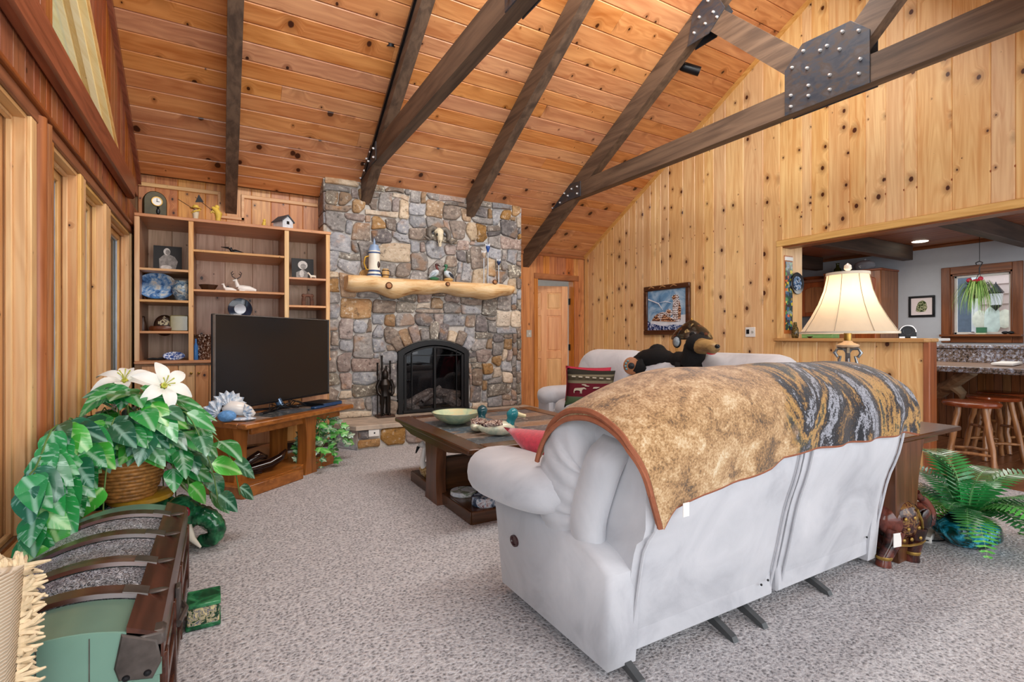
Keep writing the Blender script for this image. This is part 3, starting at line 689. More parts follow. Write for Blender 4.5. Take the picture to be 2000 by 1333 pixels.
m = MB(); m.prism([(1.06, 5.50), (1.205, 5.265), (1.215, 5.275), (1.075, 5.51)], 2, .005, HZ-.05); ob('corner_stone', m, ST[1], hr)
wo = onY(730, 846, HY0); o_ = thing('wall_outlet', 'white outlet plate set in the front of the raised hearth', 'outlet', (wo.x, HY0, wo.z))
ob('cover_plate', MB().box(wo.x-.055, wo.x+.055, HY0-.012, HY0-.004, wo.z-.035, wo.z+.035, .004), WHITEP, o_); ob('socket', MB().cyl((wo.x+.005, HY0-.011, wo.z), (wo.x+.005, HY0-.015, wo.z), .008), BLACKM, o_)
# firebox
fb = thing('fireplace_insert', 'black arched fireplace insert with double doors and gas logs', 'fireplace', (bxc, YS, HZ))
BLK = plain('firebox_black', '0e1013', .45, .2, .1); IN = plain('firebox_brick', '1c1c1e', .95, spec=.1)
m = MB(); ix0, ix1 = bx0+.05, bx1-.05
m.box(bx0-.02, bx1+.02, YS+.39, YS+.42, HZ-.02, ap+.05); m.box(bx0, bx0+.02, YS+.03, YS+.4, HZ, sz_l); m.box(bx1-.02, bx1, YS+.03, YS+.4, HZ, sz_l); m.box(bx0, bx1, YS+.0, YS+.4, HZ-.01, HZ+.02)
m.prism([(bx0, sz_l-.01)]+[(p[0], p[1]-.01) for p in arc[1:-1]]+[(bx1, sz_l-.01)]+[(p[0], p[1]+.03) for p in arc[::-1]], 1, YS+.02, YS+.37); ob('fire_chamber', m, IN, fb)
def archband(r_out, r_in, xo, xi, zb, y0, y1, name, mt):
    o_pts = [(bxc-xo, zb)]+[(bxc+r_out*sin(a), czz+r_out*cos(a)) for a in [(-1+2*i/16)*math.asin(min(1, xo/r_out)) for i in range(17)]]+[(bxc+xo, zb)]
    i_pts = [(bxc-xi, zb)]+[(bxc+r_in*sin(a), czz+r_in*cos(a)) for a in [(-1+2*i/16)*math.asin(min(1, xi/r_in)) for i in range(17)]]+[(bxc+xi, zb)]
    m = MB(); n = len(o_pts); vs = []
    for y in (y0, y1):
        for p in o_pts: vs.append((p[0], y, p[1]))
        for p in i_pts: vs.append((p[0], y, p[1]))
    fs = []
    for k in range(n-1):
        fs += [(k, k+1, n+k+1, n+k), (2*n+k, 2*n+k+1, 3*n+k+1, 3*n+k), (k, k+1, 2*n+k+1, 2*n+k), (n+k, n+k+1, 3*n+k+1, 3*n+k)]
    m.add(vs, fs); return ob(name, m, mt, fb, sharp=30)
archband(Rr-.002, Rr-.06, hw-.004, hw-.065, HZ, YS-.05, YS-.0, 'surround', BLK)
archband(Rr-.075, Rr-.095, hw-.075, hw-.095, HZ+.02, YS-.048, YS-.03, 'door_frame', BLK)
m = MB(); m.box(bxc-.014, bxc+.014, YS-.055, YS-.02, HZ+.02, ap-.08, .004)
m.box(bx0+.05, bx1-.05, YS-.05, YS-.02, HZ+.01, HZ+.045, .004)
ob('door_stile', m, BLK, fb)
m = MB()
for s_ in (-1, 1):
    m.box(bxc+s_*(hw-.17)-.004, bxc+s_*(hw-.17)+.004, YS-.048, YS-.036, HZ+.03, sz_l+.02); m.box(bxc+s_*(hw-.10)-.004, bxc+s_*(hw-.10)+.004, YS-.048, YS-.036, HZ+.03, sz_l-.02)
m.box(bxc-hw+.09, bxc-.02, YS-.046, YS-.038, sz_l-.05, sz_l-.042); m.box(bxc+.02, bxc+hw-.09, YS-.046, YS-.038, sz_l-.05, sz_l-.042)
ob('door_bars', m, BLK, fb)
ob('pane', MB().prism([(bx0+.07, HZ+.035)]+[(bx0+.07, sz_l-.03)]+[(bxc+(Rr-.08)*sin(a), czz+(Rr-.08)*cos(a)) for a in [(-.9+1.8*i/10)*math.asin(hw/Rr)*.85 for i in range(11)]]+[(bx1-.07, sz_l-.03), (bx1-.07, HZ+.03)], 1, YS-.03, YS-.026), pane_glass('smoked_glass', (.82, .82, .84, 1), .02), fb)
LOGM = stonemat('gas_log', ['3b3330', '6f655e', 'a89e94'], 10)
for k, (x, y, z, dx, dz, r, L) in enumerate(((bxc-.22, .14, .12, .9, .45, .05, .5), (bxc+.2, .16, .20, -.95, .12, .055, .42), (bxc-.05, .2, .10, 1, .02, .06, .8), (bxc-.3, .08, .08, .8, -.3, .04, .3), (bxc+.3, .1, .1, .6, -.35, .075, .2), (bxc+.02, .12, .2, .75, .5, .035, .3))):
    d = Vector((dx, .1, dz)).normalized()*L/2; c_ = Vector((x, YS+y, HZ+z)); m = MB()
    m.tube([c_-d, c_-d*.4, c_+d*.3, c_+d], [r*.9, r, r*1.05, r*.85], 9); ob('gas_log', m, LOGM, fb)
# mantel log
MT = thing('log_mantel', 'live-edge pale log mantel across the stone chimney', 'mantel', (2.2, YS, 1.6))
def mantelmat():
    t = NT('peeled_log'); v = t.coord(); n = t.noise(t.mapping(v, (2.0, 9, 9)), 1.4, 5, .6, 1.2)
    n2 = t.noise(t.mapping(v, (1.2, 4, 4)), 1.0, 2, .5, .6)
    f = t.math('ADD', t.math('MULTIPLY', n.outputs[0], .7), t.math('MULTIPLY', n2.outputs[0], .4))
    c = t.ramp(f, [(.34, '8f5e33'), (.44, 'c4915a'), (.56, 'e2bd88'), (.72, 'f0d6ac')]); t.bump(n.outputs[0], .5, .01); return t.out(c, .45)
mz0 = onY(683, 536, 5.58).z; ma = onY(680, 550, 5.58); mb_ = onY(1008, 570, 5.58); mx0, mx1 = ma.x, mb_.x
rows = []; N = 48
for i in range(N+1):
    t_ = i/N; x = mx0+(mx1-mx0)*t_
    drop = .165+.05*math.exp(-((t_-.27)/.09)**2)+.045*math.exp(-((t_-.80)/.08)**2)-.02*math.exp(-((t_-.55)/.12)**2)-.03*t_**6+.012*sin(t_*31)
    front = .245+.02*sin(t_*9+1)+.012*sin(t_*23); zt = mz0-.004+.004*sin(t_*17)
    if i in (0, N): drop *= .9; front *= .95
    row = []
    prof = [(0, 0), (.55, 0), (.9, -.02), (1.0, -.22), (1.02, -.5), (.86, -.8), (.6, -.97), (.3, -1.0), (0, -.95)]
    for a, b in prof:
        row.append(Vector((x+.01*noise.noise(Vector((t_*9, a*3, b*3))), YS-.0-front*a*(1+.05*noise.noise(Vector((t_*14, a*2, b*4)))), zt+drop*b)))
    rows.append(row)
m = MB(); m.grid(rows); m.add(rows[0], [tuple(range(9))]); m.add(rows[-1], [tuple(range(9))]); ob('log', m, mantelmat(), MT, sharp=60)
KN = plain('dark_knot', '5a3419', .5); KN2 = plain('knot_heart', 'a87345', .5)
for px, py, r in ((760, 558, .038), (875, 555, .026), (967, 551, .03)):
    c_ = onY(px, py, YS-.25); k = ob('knot', MB().lathe([(r, -.02), (r*1.05, .0), (r*.85, .008), (r*.7, .004)], (0, 0, 0), 16), KN, MT)
    k.location = (0, 0, 0); k.parent = MT; k.matrix_parent_inverse = Matrix.Translation(-MT.location); k.matrix_basis = tilt(c_, (0, -1, .1))
    k2 = ob('knot_core', MB().lathe([(0, .007), (r*.5, .008), (r*.85, .002), (r*.9, -.01)], (0, 0, 0), 16), KN2, k); k2.location = (0, 0, 0)
# ------------------------------------------------ things on and above the mantel
MZ = mz0; MY = 5.70
CREAM = plain('cream_glaze', 'e9e3d2', .25, var=.06); BLUEG = plain('blue_glaze', '35507e', .25); LBLUE = plain('pale_blue_glaze', '8aa3c4', .3)
GOLD = plain('gilt', 'b98f35', .35, .7); BONE = plain('bone', 'd9cdb0', .6, var=.2, sc=25); HORN = plain('grey_horn', '6a635a', .55, var=.35, sc=30, bump=.6)
GREENG = plain('green_glaze', '2f6a4a', .2, var=.25); TEAL = plain('teal_glaze', '2d7f80', .2, var=.25); TAN = plain('tan_ceramic', 'c8a063', .35); DKB = plain('dark_brown', '3a2418', .4, var=.3)
c_ = onY(731, 534, MY); c_.z = MZ; H = onY(731, 466, MY).z-MZ
st = thing('beer_stein', 'tall white and blue ceramic stein with pointed lid on the mantel', 'stein', c_)
T = TR(c_); hh = H*.86
ob('body', MB(T).lathe([(0, 0), (.078, 0), (.08, .02), (.07, .04), (.064, .06), (.062, hh*.72), (.066, hh*.75), (.064, hh*.78)], n=24), CREAM, st)
for z0, z1, r in ((.012, .03, .082), (.055, .075, .067), (hh*.70, hh*.74, .067)): ob('band', MB(T).lathe([(r-.006, z0), (r, z0), (r, z1), (r-.006, z1)], n=24), BLUEG, st)
ob('lid', MB(T).lathe([(.066, hh*.78), (.064, hh*.82), (.05, hh*.9), (.045, hh*.96), (.02, hh*.98), (.012, hh), (.014, hh+.02), (.002, H)], n=20), LBLUE, st)
ob('handle', MB(T).tube([(-.06, 0, hh*.62), (-.10, 0, hh*.58), (-.115, 0, hh*.4), (-.09, 0, hh*.22), (-.06, 0, hh*.2)], .009, 8), GOLD, st)
ob('printed_figure', MB(T).sph((.03, -.052, hh*.36), (.022, .012, .04), 10, 6), DKB, st)
c_ = onY(753, 535, MY); c_.z = MZ
bm_ = thing('barrel_mug', 'small yellow barrel mug beside the tall stein', 'mug', c_); T = TR(c_)
ob('body', MB(T).lathe([(0, 0), (.032, 0), (.036, .01), (.042, .05), (.036, .09), (.032, .1), (.0, .098)], n=18), TAN, bm_)
for z in (.022, .075): ob('hoop', MB(T).lathe([(.037, z), (.041, z+.002), (.041, z+.01), (.037, z+.012)], n=18), DKB, bm_)
ob('handle', MB(T).tube([(.036, 0, .08), (.06, 0, .07), (.062, 0, .04), (.038, 0, .02)], .005, 6), DKB, bm_)
# two standing duck figures
def mantel_duck(px, lab, face, body, wing, head, base, neck):
    c_ = onY(px, 540, MY); c_.z = MZ; r = thing('duck_figurine', lab, 'figurine', c_, 'duck figurines on the mantel'); T = TR(c_, 0, 1.0); f = face
    ob('base', MB(T).sph((0, 0, .022), (.062, .045, .022), 14, 6), base, r)
    ob('body', MB(T).tube([(-.065*f, 0, .035), (-.04*f, 0, .06), (0, 0, .085), (.032*f, 0, .105), (.045*f, 0, .125)], [.008, .028, .042, .036, .018], 12), body, r)
    ob('wing', MB(T).tube([(-.062*f, -.02, .04), (-.03*f, -.03, .07), (.012*f, -.032, .1)], [.005, .02, .014], 10), wing, r)
    ob('neck', MB(T).tube([(.035*f, 0, .11), (.045*f, 0, .14), (.03*f, 0, .165), (.028*f, 0, .182)], [.02, .014, .014, .016], 10), neck, r)
    h_ = ob('head', MB(T).sph((.034*f, 0, .192), (.024, .018, .018), 12, 8), head, r)
    ob('bill', MB(T).tube([(.05*f, 0, .19), (.078*f, 0, .178)], [.008, .004], 8), BLACKM, h_)
mantel_duck(848, 'white-backed duck figurine with dark red neck on green base', 1, plain('white_feather', 'c8d4dc', .3), plain('grey_feather', 'a9b8c4', .3), plain('dark_red_head', '3f1c1a', .3), GREENG, plain('dark_red_neck', '6a2a24', .3))
mantel_duck(876, 'dark-winged duck figurine with green head facing left on mantel', -1, plain('white_feather', 'c8d4dc', .3), plain('slate_wing', '2b3440', .3), GREENG, TAN, GREENG)
for px, py, col, lab in ((945, 497, 'b4a08a', 'leftmost glass thistle candle holder with reddish cup on mantel'), (953, 484, '2d4f94', 'tallest clear-stemmed glass candle holder with blue cup on mantel'), (974, 513, '26395c', 'shortest glass thistle candle holder with dark blue cup, right end of mantel')):
    c_ = onY(px, 546, MY); c_.z = MZ; tz = onY(px, py, MY).z-MZ; r = thing('glass_candle_holder', lab, 'candle holder', c_, 'thistle glass holders on the mantel'); T = TR(c_)
    ob('stem', MB(T).lathe([(0, 0), (.022, 0), (.02, .004), (.006, .012), (.005, tz*.9), (.008, tz*.95)], n=12), plain('pale_clear_stem', 'c8d2dc', .1, .3), r)
    ob('cup', MB(T).lathe([(.004, tz*.86), (.02, tz*.95), (.028, tz), (.024, tz+.03)], n=14), plain('cup_'+col, col, .15), r)
    m = MB(T)
    for k in range(9): a = 2*pi*k/9; m.tube([(.02*cos(a), .02*sin(a), tz+.01), (.03*cos(a), .03*sin(a), tz+.05)], [.006, .001], 5)
    ob('thistle_rim', m, plain('clear_thistle', 'dfe4e8', .15, .2), r)
# skull with curled horns
sk = onY(857, 462, YS-.06); s_ = thing('horned_skull', 'bleached ram skull with curled grey horns hung on the chimney', 'skull', sk); T = TR(sk)
m = MB(T); m.sph((0, 0, .055), (.062, .05, .05), 14, 8); m.tube([(0, -.02, .05), (0, -.04, 0), (0, -.045, -.07), (0, -.035, -.13)], [.05, .042, .027, .016], 12, flat=1.0); ob('cranium', m, BONE, s_)
for f in (-1, 1):
    ob('eye_socket', MB(T).sph((.038*f, -.05, .01), (.014, .012, .018), 10, 6), BLACKM, s_)
    ob('nose_ridge', MB(T).sph((.012*f, -.062, -.06), (.006, .01, .035), 8, 6), DKB, s_)
    ob('horn', MB(T).tube([(.03*f, 0, .085), (.08*f, .0, .095), (.125*f, 0, .06), (.13*f, -.02, 0), (.11*f, -.03, -.045), (.15*f, -.03, -.075), (.205*f, -.03, -.04), (.24*f, -.03, -.015)] if f > 0 else
       [(-.03, 0, .085), (-.08, .0, .095), (-.13, 0, .06), (-.135, -.02, 0), (-.10, -.03, -.05), (-.14, -.03, -.055), (-.20, -.03, -.02), (-.235, -.03, -.075)], [.026, .034, .034, .03, .024, .02, .014, .005], 10), HORN, s_)
# armour-shaped fireplace tool stand on the hearth
c_ = onZ(752, 815, HZ); kn = thing('fireplace_tool_set', 'dark metal fireplace tool set shaped like a suit of armour', 'fire tools', c_); T = TR(c_)
IRON = plain('dark_iron', '2b2623', .35, .75, .2)
ob('base', MB(T).box(-.1, .1, -.07, .07, 0, .025, .006), DKB, kn)
m = MB(T); 
for s2 in (-1, 1):
    m.sph((.035*s2, -.03, .035), (.022, .045, .018), 10, 6); m.tube([(.034*s2, 0, .04), (.032*s2, 0, .13), (.034*s2, 0, .16), (.03*s2, 0, .26)], [.018, .02, .026, .03], 10)
ob('legs', m, IRON, kn)
ob('torso', MB(T).tube([(0, 0, .24), (0, 0, .30), (0, -.005, .37), (0, 0, .43)], [.058, .045, .066, .04], 14, flat=.8, up=(1, 0, 0)), IRON, kn)
for s2 in (-1, 1):
    ob('arm', MB(T).tube([(.06*s2, 0, .42), (.09*s2, 0, .35), (.085*s2, -.02, .28), (.06*s2, -.05, .25)], [.026, .02, .022, .016], 10), IRON, kn)
ob('helmet', MB(T).lathe([(.03, .43), (.038, .45), (.04, .48), (.032, .515), (.012, .535), (.004, .56)], n=14), IRON, kn)
for k, (dx, dy, h) in enumerate(((-.075, .04, .62), (-.02, .06, .70), (.07, .04, .64), (.03, .06, .58))):
    ob('fire_tool', MB(T).tube([(dx, dy, .03), (dx, dy, h*.75), (dx, dy, h*.78), (dx, dy, h*.9), (dx, dy, h)], [.006, .006, .013, .009, .012], 8), IRON, kn)
ob('sword', MB(T).tube([(-.06, -.07, .02), (-.06, -.07, .3)], .006, 6), IRON, kn)
# switch plates
for px, py, x, lab, nm in ((1033, 652, None, 'grey switch plate on the narrow boards beside the chimney', 'light_switch'),):
    c_ = onY(px, py, YD); r = thing(nm, lab, 'switch', c_); ob('cover_plate', MB().box(c_.x-.045, c_.x+.045, YD-.008, YD, c_.z-.055, c_.z+.055, .003), plain('grey_plate', 'b7b3a9', .4), r); ob('toggle', MB().box(c_.x-.008, c_.x+.008, YD-.016, YD-.006, c_.z-.015, c_.z+.015, .003), WHITEP, r)
c_ = onX(1466, 649, XR); r = thing('thermostat_plate', 'white thermostat and switch plate on the knotty pine wall', 'thermostat', c_)
ob('cover_plate', MB().box(XR-.01, XR, c_.y-.06, c_.y+.06, c_.z-.055, c_.z+.055, .003), WHITEP, r); ob('display', MB().box(XR-.016, XR-.008, c_.y+.01, c_.y+.045, c_.z-.02, c_.z+.03, .003), BLACKM, r); ob('dial', MB().cyl((XR-.008, c_.y-.03, c_.z), (XR-.016, c_.y-.03, c_.z), .014), plain('grey_plate', 'b7b3a9', .4), r)
# ================================================= BOOKCASE
BC = thing('built_in_bookcase', 'built-in pine bookcase with open shelves over cupboard doors', 'bookcase', (.15, 5.9, 0))
FY = 5.53; BYk = YB-.012
st_x = [(onY(262, 560, FY).x, onY(272, 560, FY).x), (onY(368.5, 560, FY).x, onY(377.5, 560, FY).x), (onY(556, 560, FY).x, onY(564, 560, FY).x), (onY(637, 560, FY).x, onY(644, 560, FY).x)]
ZT = onY(262, 415, FY).z; ZB = onY(330, 705, FY).z
BX0 = max(st_x[0][0], XL+.004); 
INX = pine('shelf_pine_x', 0, 'dba56c', 'b07848', knot=.3, vary=.04); INZ = pine('shelf_back', 2, 'e2c0a2', 'b8906e', knot=.8, vary=.08); INS = pine('shelf_side', 2, 'bb8d66', '8f6344', knot=.3, vary=.05)
ob('top_board', MB().box(BX0, st_x[3][1]+.01, FY-.012, BYk, ZT-.03, ZT, .004), INX, BC)
for i, (a, b) in enumerate(st_x):
    a = max(a, BX0); ob('upright', MB().box(a, b, FY+.02, BYk, ZB, ZT-.03), INS, BC); ob('face_stile', MB().box(a-.002*(i > 0), b+.002, FY-.005, FY+.02, ZB, ZT-.03, .003), PTZ, BC)
for (a, b) in ((st_x[0][1], st_x[1][0]), (st_x[1][1], st_x[2][0]), (st_x[2][1], st_x[3][0])):
    for p, q in board_run(a, b, (.2, .26)): ob('back_board', MB().box(p+.001, q-.001, BYk-.012, BYk, ZB, ZT-.03, .002), INZ, BC)
shz = {0: [onY(320, y_, FY).z for y_ in (525, 586, 647)], 1: [onY(460, 493, FY).z, onY(460, 568, FY).z, onY(460, 630, FY).z], 2: [onY(600, 543, FY).z, onY(600, 597, FY).z, onY(600, 645, FY).z]}
cols = ((st_x[0][1], st_x[1][0]), (st_x[1][1], st_x[2][0]), (st_x[2][1], st_x[3][0]))
for k, zs in shz.items():
    for z in (zs[:2] if k == 1 else zs): ob('shelf', MB().box(cols[k][0], cols[k][1], FY+.0, BYk-.012, z-.022, z, .003), INX, BC)
ob('counter', MB().box(BX0, st_x[3][1]+.01, FY-.03, BYk, ZB-.028, ZB, .006), INX, BC)
ob('cabinet_body', MB().box(BX0, st_x[3][1], FY+.02, BYk, .09, ZB-.028), INS, BC); ob('toe_kick', MB().box(BX0, st_x[3][1], FY+.07, BYk, 0, .09), DKB, BC)
dxs = [BX0+.05, onY(318, 740, FY).x, onY(348, 740, FY).x, onY(381, 740, FY).x, onY(408, 740, FY).x]; 
while dxs[-1] < st_x[3][1]-.3: dxs.append(dxs[-1]+.27)
dxs.append(st_x[3][1]-.02)
DP = pine('cupboard_pine', 2, 'dba871', 'b98149', knot=.7, vary=.06)
for k, (a, b) in enumerate(zip(dxs[:-1], dxs[1:])):
    d_ = ob('door', MB().box(a+.003, b-.003, FY, FY+.02, .11, ZB-.045, .004), DP, BC)
    kx = b-.03 if k % 2 == 0 else a+.03
    ob('knob', MB(tilt((kx, FY, ZB-.12), (0, -1, 0))).lathe([(.004, 0), (.005, .012), (.012, .018), (.012, .024), (0, .028)], n=12), BRASS, d_)
# ---- flat pictures built from thin coloured shapes
def ell(cx, cy, rx, ry, n=20, a0=0): return [(cx+rx*cos(2*pi*k/n)*cos(a0)-ry*sin(2*pi*k/n)*sin(a0), cy+rx*cos(2*pi*k/n)*sin(a0)+ry*sin(2*pi*k/n)*cos(a0)) for k in range(n)]
def artwork(root, o, ux, uy, nrm, shapes, base=.0015):
    """o origin, ux/uy full size vectors, shapes (name, material, polygon in 0..1)"""
    o, ux, uy, nrm = Vector(o), Vector(ux), Vector(uy), Vector(nrm).normalized(); h = base
    for nm, mt, poly in shapes:
        m = MB(); vs = [o+ux*p[0]+uy*p[1]+nrm*h for p in poly]; n = len(vs)
        m.add(vs+[v-nrm*.001 for v in vs], [tuple(range(n)), tuple(range(2*n-1, n-1, -1))]+[(k, (k+1) % n, n+(k+1) % n, n+k) for k in range(n)]); ob(nm, m, mt, root); h += .0009
GR = plain('art_grey', '85807c', .4, var=.35, sc=40); LG = plain('art_pale', 'c9c4bf', .4, var=.2, sc=40); BLKA = plain('art_black', '141213', .6)
def stand_pic(px0, px1, pyt, pyb, Yc, zb, lab, shapes):
    a = onY(px0, pyb, Yc); b = onY(px1, pyb, Yc); t = onY(px0, pyt, Yc); w_ = b.x-a.x; h = t.z-a.z
    r = thing('framed_print', lab, 'picture', ((a.x+b.x)/2, Yc, zb)); o = Vector((a.x, Yc, zb)); uy = Vector((0, .12*h, h)); nr = Vector((0, -1, .12))
    m = MB(); vs = [o, o+Vector((w_, 0, 0)), o+Vector((w_, 0, 0))+uy, o+uy]; m.add(vs+[v-nr.normalized()*.012 for v in vs], [(0, 1, 2, 3), (7, 6, 5, 4), (0, 1, 5, 4), (1, 2, 6, 5), (2, 3, 7, 6), (3, 0, 4, 7)])
    ob('board', m, BLKA, r); artwork(r, o, (w_, 0, 0), uy, nr, shapes)
stand_pic(299, 355, 473, 525, 5.80, shz[0][0], 'black print of a grey seated figure, upper left shelf of the bookcase', [('torso', GR, [(.22, .1), (.78, .12), (.86, .42), (.74, .6), (.56, .68), (.36, .66), (.2, .5)]), ('hands', LG, ell(.45, .17, .2, .09)), ('head', LG, ell(.47, .78, .12, .14)), ('face_shadow', GR, ell(.5, .76, .08, .1))])
stand_pic(570, 613, 498, 541, 5.78, shz[2][0], 'black print of a pale bowed head, upper right shelf of the bookcase', [('torso', GR, [(.2, .05), (.7, .05), (.75, .35), (.5, .5), (.2, .35)]), ('head', LG, ell(.5, .7, .22, .2)), ('face_shadow', GR, ell(.52, .64, .13, .13)), ('hand', LG, ell(.45, .3, .1, .17))])
# oval blue plate on a stand
c_ = onY(306, 583, 5.72); c_.z = shz[0][1]; r = thing('decorative_plate', 'oval blue plate with snowy scene standing on the left shelves', 'plate', c_)
def pl_mat(name, stops, sc):
    t = NT(name); v = t.coord(); n = t.noise(v, sc, 5, .6, .6); return t.out(t.ramp(n.outputs[0], stops), .15)
PLM = pl_mat('blue_snow_scene', [(.36, '22406e'), (.46, '4d7fb8'), (.56, '9fb8d0'), (.64, 'd9d4ca'), (.74, '6b5a52')], 16)
T = tilt((c_.x, c_.y, c_.z+.14), (0, -1, .25)); 
ob('dish', MB(T).lathe([(0, 0), (.09, .002), (.125, .012), (.128, .008), (.09, -.006), (0, -.008)], n=32, sx=1.25, sy=1.0), PLM, r)
ob('easel', MB().tube([(c_.x-.09, c_.y-.03, c_.z+.03), (c_.x-.08, c_.y-.01, c_.z+.006), (c_.x, c_.y+.05, c_.z+.006), (c_.x+.08, c_.y-.01, c_.z+.006), (c_.x+.09, c_.y-.03, c_.z+.03)], .007, 6), DKB, r)
c_ = onY(356, 583, 5.66); c_.z = shz[0][1]; r = thing('ceramic_vase', 'blue-grey round vase with pale leaf pattern beside the oval plate', 'vase', c_)
ob('body', MB(TR(c_)).lathe([(0, 0), (.045, 0), (.05, .01), (.072, .06), (.082, .11), (.072, .15), (.056, .165), (.056, .175), (.064, .19), (.056, .19), (.045, .17)], n=24), pl_mat('vase_pattern', [(.4, '4a6378'), (.5, '7c93a3'), (.58, 'c4bfae'), (.66, '5c5f66')], 22), r)
c_ = onY(321, 642, 5.72); c_.z = shz[0][2]; r = thing('hive_ornament', 'dark arched ornament of pale pebbles on round wooden base', 'ornament', c_); T = TR(c_)
ob('base', MB(T).lathe([(0, 0), (.105, 0), (.118, .012), (.118, .036), (.108, .048), (0, .048)], n=28, sy=.7), streaky('red_wood_x', 0, '7a4526', '4a2614', .3), r)
ob('shell', MB(T).sph((.0, .02, .055), (.085, .045, .10), 18, 10), DKB, r); 
m = MB(T); random.seed(3)
for k in range(60):
    a = random.uniform(-.9, .9); b = random.uniform(0, 1); m.sph((.07*a*(1-b*.5), -.03+.03*b, .06+.075*b*(1-a*a*.6)), .0085, 6, 4)
p_ = ob('pebbles', m, plain('pebble', 'cbbd9c', .5, var=.3, sc=60), r); p_['kind'] = 'stuff'
c_ = onY(350, 642, 5.70); c_.z = shz[0][2]; r = thing('glass_block', 'square olive-tinted glass block on the left shelves', 'ornament', c_)
ob('block', MB().box(c_.x-.07, c_.x+.075, c_.y-.05, c_.y+.05, c_.z, c_.z+.15, .008), plain('olive_glass', '8f8459', .08, var=.2, sc=8), r)
c_ = onY(279, 642, 5.75); c_.z = shz[0][2]; r = thing('penguin_figurine', 'slim dark carved bird standing at the left of the shelf', 'figurine', c_)
ob('body', MB(TR(c_)).tube([(0, 0, 0), (0, 0, .03), (0, 0, .08), (0, 0, .11), (.006, -.01, .135)], [.03, .034, .026, .018, .012], 10), DKB, r)
c_ = onY(340, 703, 5.66); c_.z = ZB; r = thing('oval_dish', 'small blue and white oval dish propped on the bookcase counter', 'dish', c_)
ob('dish', MB(tilt((c_.x, c_.y, c_.z+.036), (0, -.9, .5))).lathe([(0, 0), (.05, .003), (.068, .012), (.07, .009), (.05, -.004), (0, -.006)], n=24, sx=1.25, sy=.62), pl_mat('delft', [(.42, '2c4a92'), (.5, '6f8cc8'), (.56, 'e8ecf4')], 60), r)
c_ = onY(300, 703, 5.68); c_.z = ZB; r = thing('carved_spoon', 'dark carved wooden duck-shaped piece lying on the bookcase counter', 'carving', c_)
ob('carving', MB().tube([(c_.x-.05, c_.y, c_.z+.012), (c_.x-.01, c_.y, c_.z+.014), (c_.x+.03, c_.y, c_.z+.012), (c_.x+.08, c_.y, c_.z+.018), (c_.x+.13, c_.y, c_.z+.032)], [.006, .012, .01, .014, .018], 8), BLACKM, r)
# top-of-bookcase things
c_ = onY(302, 414, 5.74); c_.z = ZT; r = thing('mantel_clock', 'dark green arched mantel clock on top of the bookcase', 'clock', c_); T = TR(c_, radians(14))
CLK = plain('olive_bronze', '332c14', .4, .4, .3, 20)
ob('base', MB(T).box(-.115, .115, -.06, .06, 0, .022, .006), CLK, r)
ar = [(-.09, .022), (.09, .022)]+[(.09*cos(pi*k/12), .16+.09*sin(pi*k/12)) for k in range(13)]
ob('case', MB(T).prism(ar, 1, .045, -.045, .006), CLK, r)
T2 = T @ tilt((.01, -.047, .155), (0, -1, 0)); ob('dial', MB(T2).lathe([(0, .004), (.036, .004), (.038, .0)], n=24), plain('clock_dial', 'e6e6e0', .4, var=.02), r)
ob('bezel', MB(T2).lathe([(.036, .0), (.037, .008), (.043, .008), (.044, 0)], n=24), BRASS, r)
ob('hands', MB(T2).box(-.002, .002, -.004, .028, .005, .007).box(-.004, .02, -.002, .002, .005, .007), BLACKM, r)
T3 = T @ tilt((.02, -.047, .075), (0, -1, 0)); ob('relief_figure', MB(T3).sph((0, -.01, .003), (.016, .03, .008), 10, 6).sph((0, .028, .005), .01, 8, 6), BLACKM, r)
YEL = plain('yellow_straw', 'd9b84a', .6, var=.2)
c_ = onY(382, 420, 5.72); c_.z = ZT; r = thing('angler_figurine', 'small straw-hatted figurine with a fishing pole on the bookcase', 'figurine', c_); T = TR(c_)
ob('body', MB(T).tube([(0, 0, 0), (0, 0, .05), (0, 0, .1), (0, 0, .13)], [.026, .022, .03, .014], 10), plain('pale_cloth', 'cdbfa4', .7), r); ob('hat', MB(T).lathe([(0, .17), (.022, .165), (.026, .145), (.05, .138), (.05, .134), (0, .134)], n=16), YEL, r)
ob('head', MB(T).sph((0, 0, .135), .02), plain('tan_skin', 'b98a5c', .6), r); ob('arm', MB(T).tube([(-.03, 0, .09), (-.01, -.03, .1), (.04, -.03, .12)], .009, 6), YEL, r)
ob('pole', MB(T).tube([(-.14, -.02, .2), (.02, -.03, .1)], .003, 5), DKB, r)
c_ = onY(426, 423, 5.70); c_.z = ZT; r = thing('bent_figurine', 'yellow bent figurine with a pole and black pennant on the bookcase', 'figurine', c_); T = TR(c_)
ob('body', MB(T).tube([(0, 0, 0), (0, 0, .05), (.004, 0, .1), (-.02, 0, .14), (-.05, 0, .16)], [.024, .022, .034, .026, .012], 10), YEL, r); ob('arm', MB(T).tube([(-.02, 0, .1), (-.05, -.01, .12), (-.06, -.01, .1)], .01, 6), YEL, r); ob('head', MB(T).sph((-.01, 0, .165), .022), YEL, r)
ob('pole', MB(T).tube([(-.04, 0, .12), (-.19, 0, .24)], .003, 5), DKB, r); ob('pennant', MB(T).prism([(-.19, .19), (-.12, .2), (-.16, .27)], 1, -.003, .003), BLACKM, r)
c_ = onY(515, 436, 5.7); c_.z = ZT; r = thing('owl_figurine', 'small golden owl figurine beside the miniature barn', 'figurine', c_); T = TR(c_)
ob('body', MB(T).tube([(-.006, 0, 0), (0, 0, .03), (.004, 0, .06), (.006, 0, .075)], [.014, .019, .017, .012], 10), YEL, r); ob('head', MB(T).sph((.006, 0, .085), .015), YEL, r)
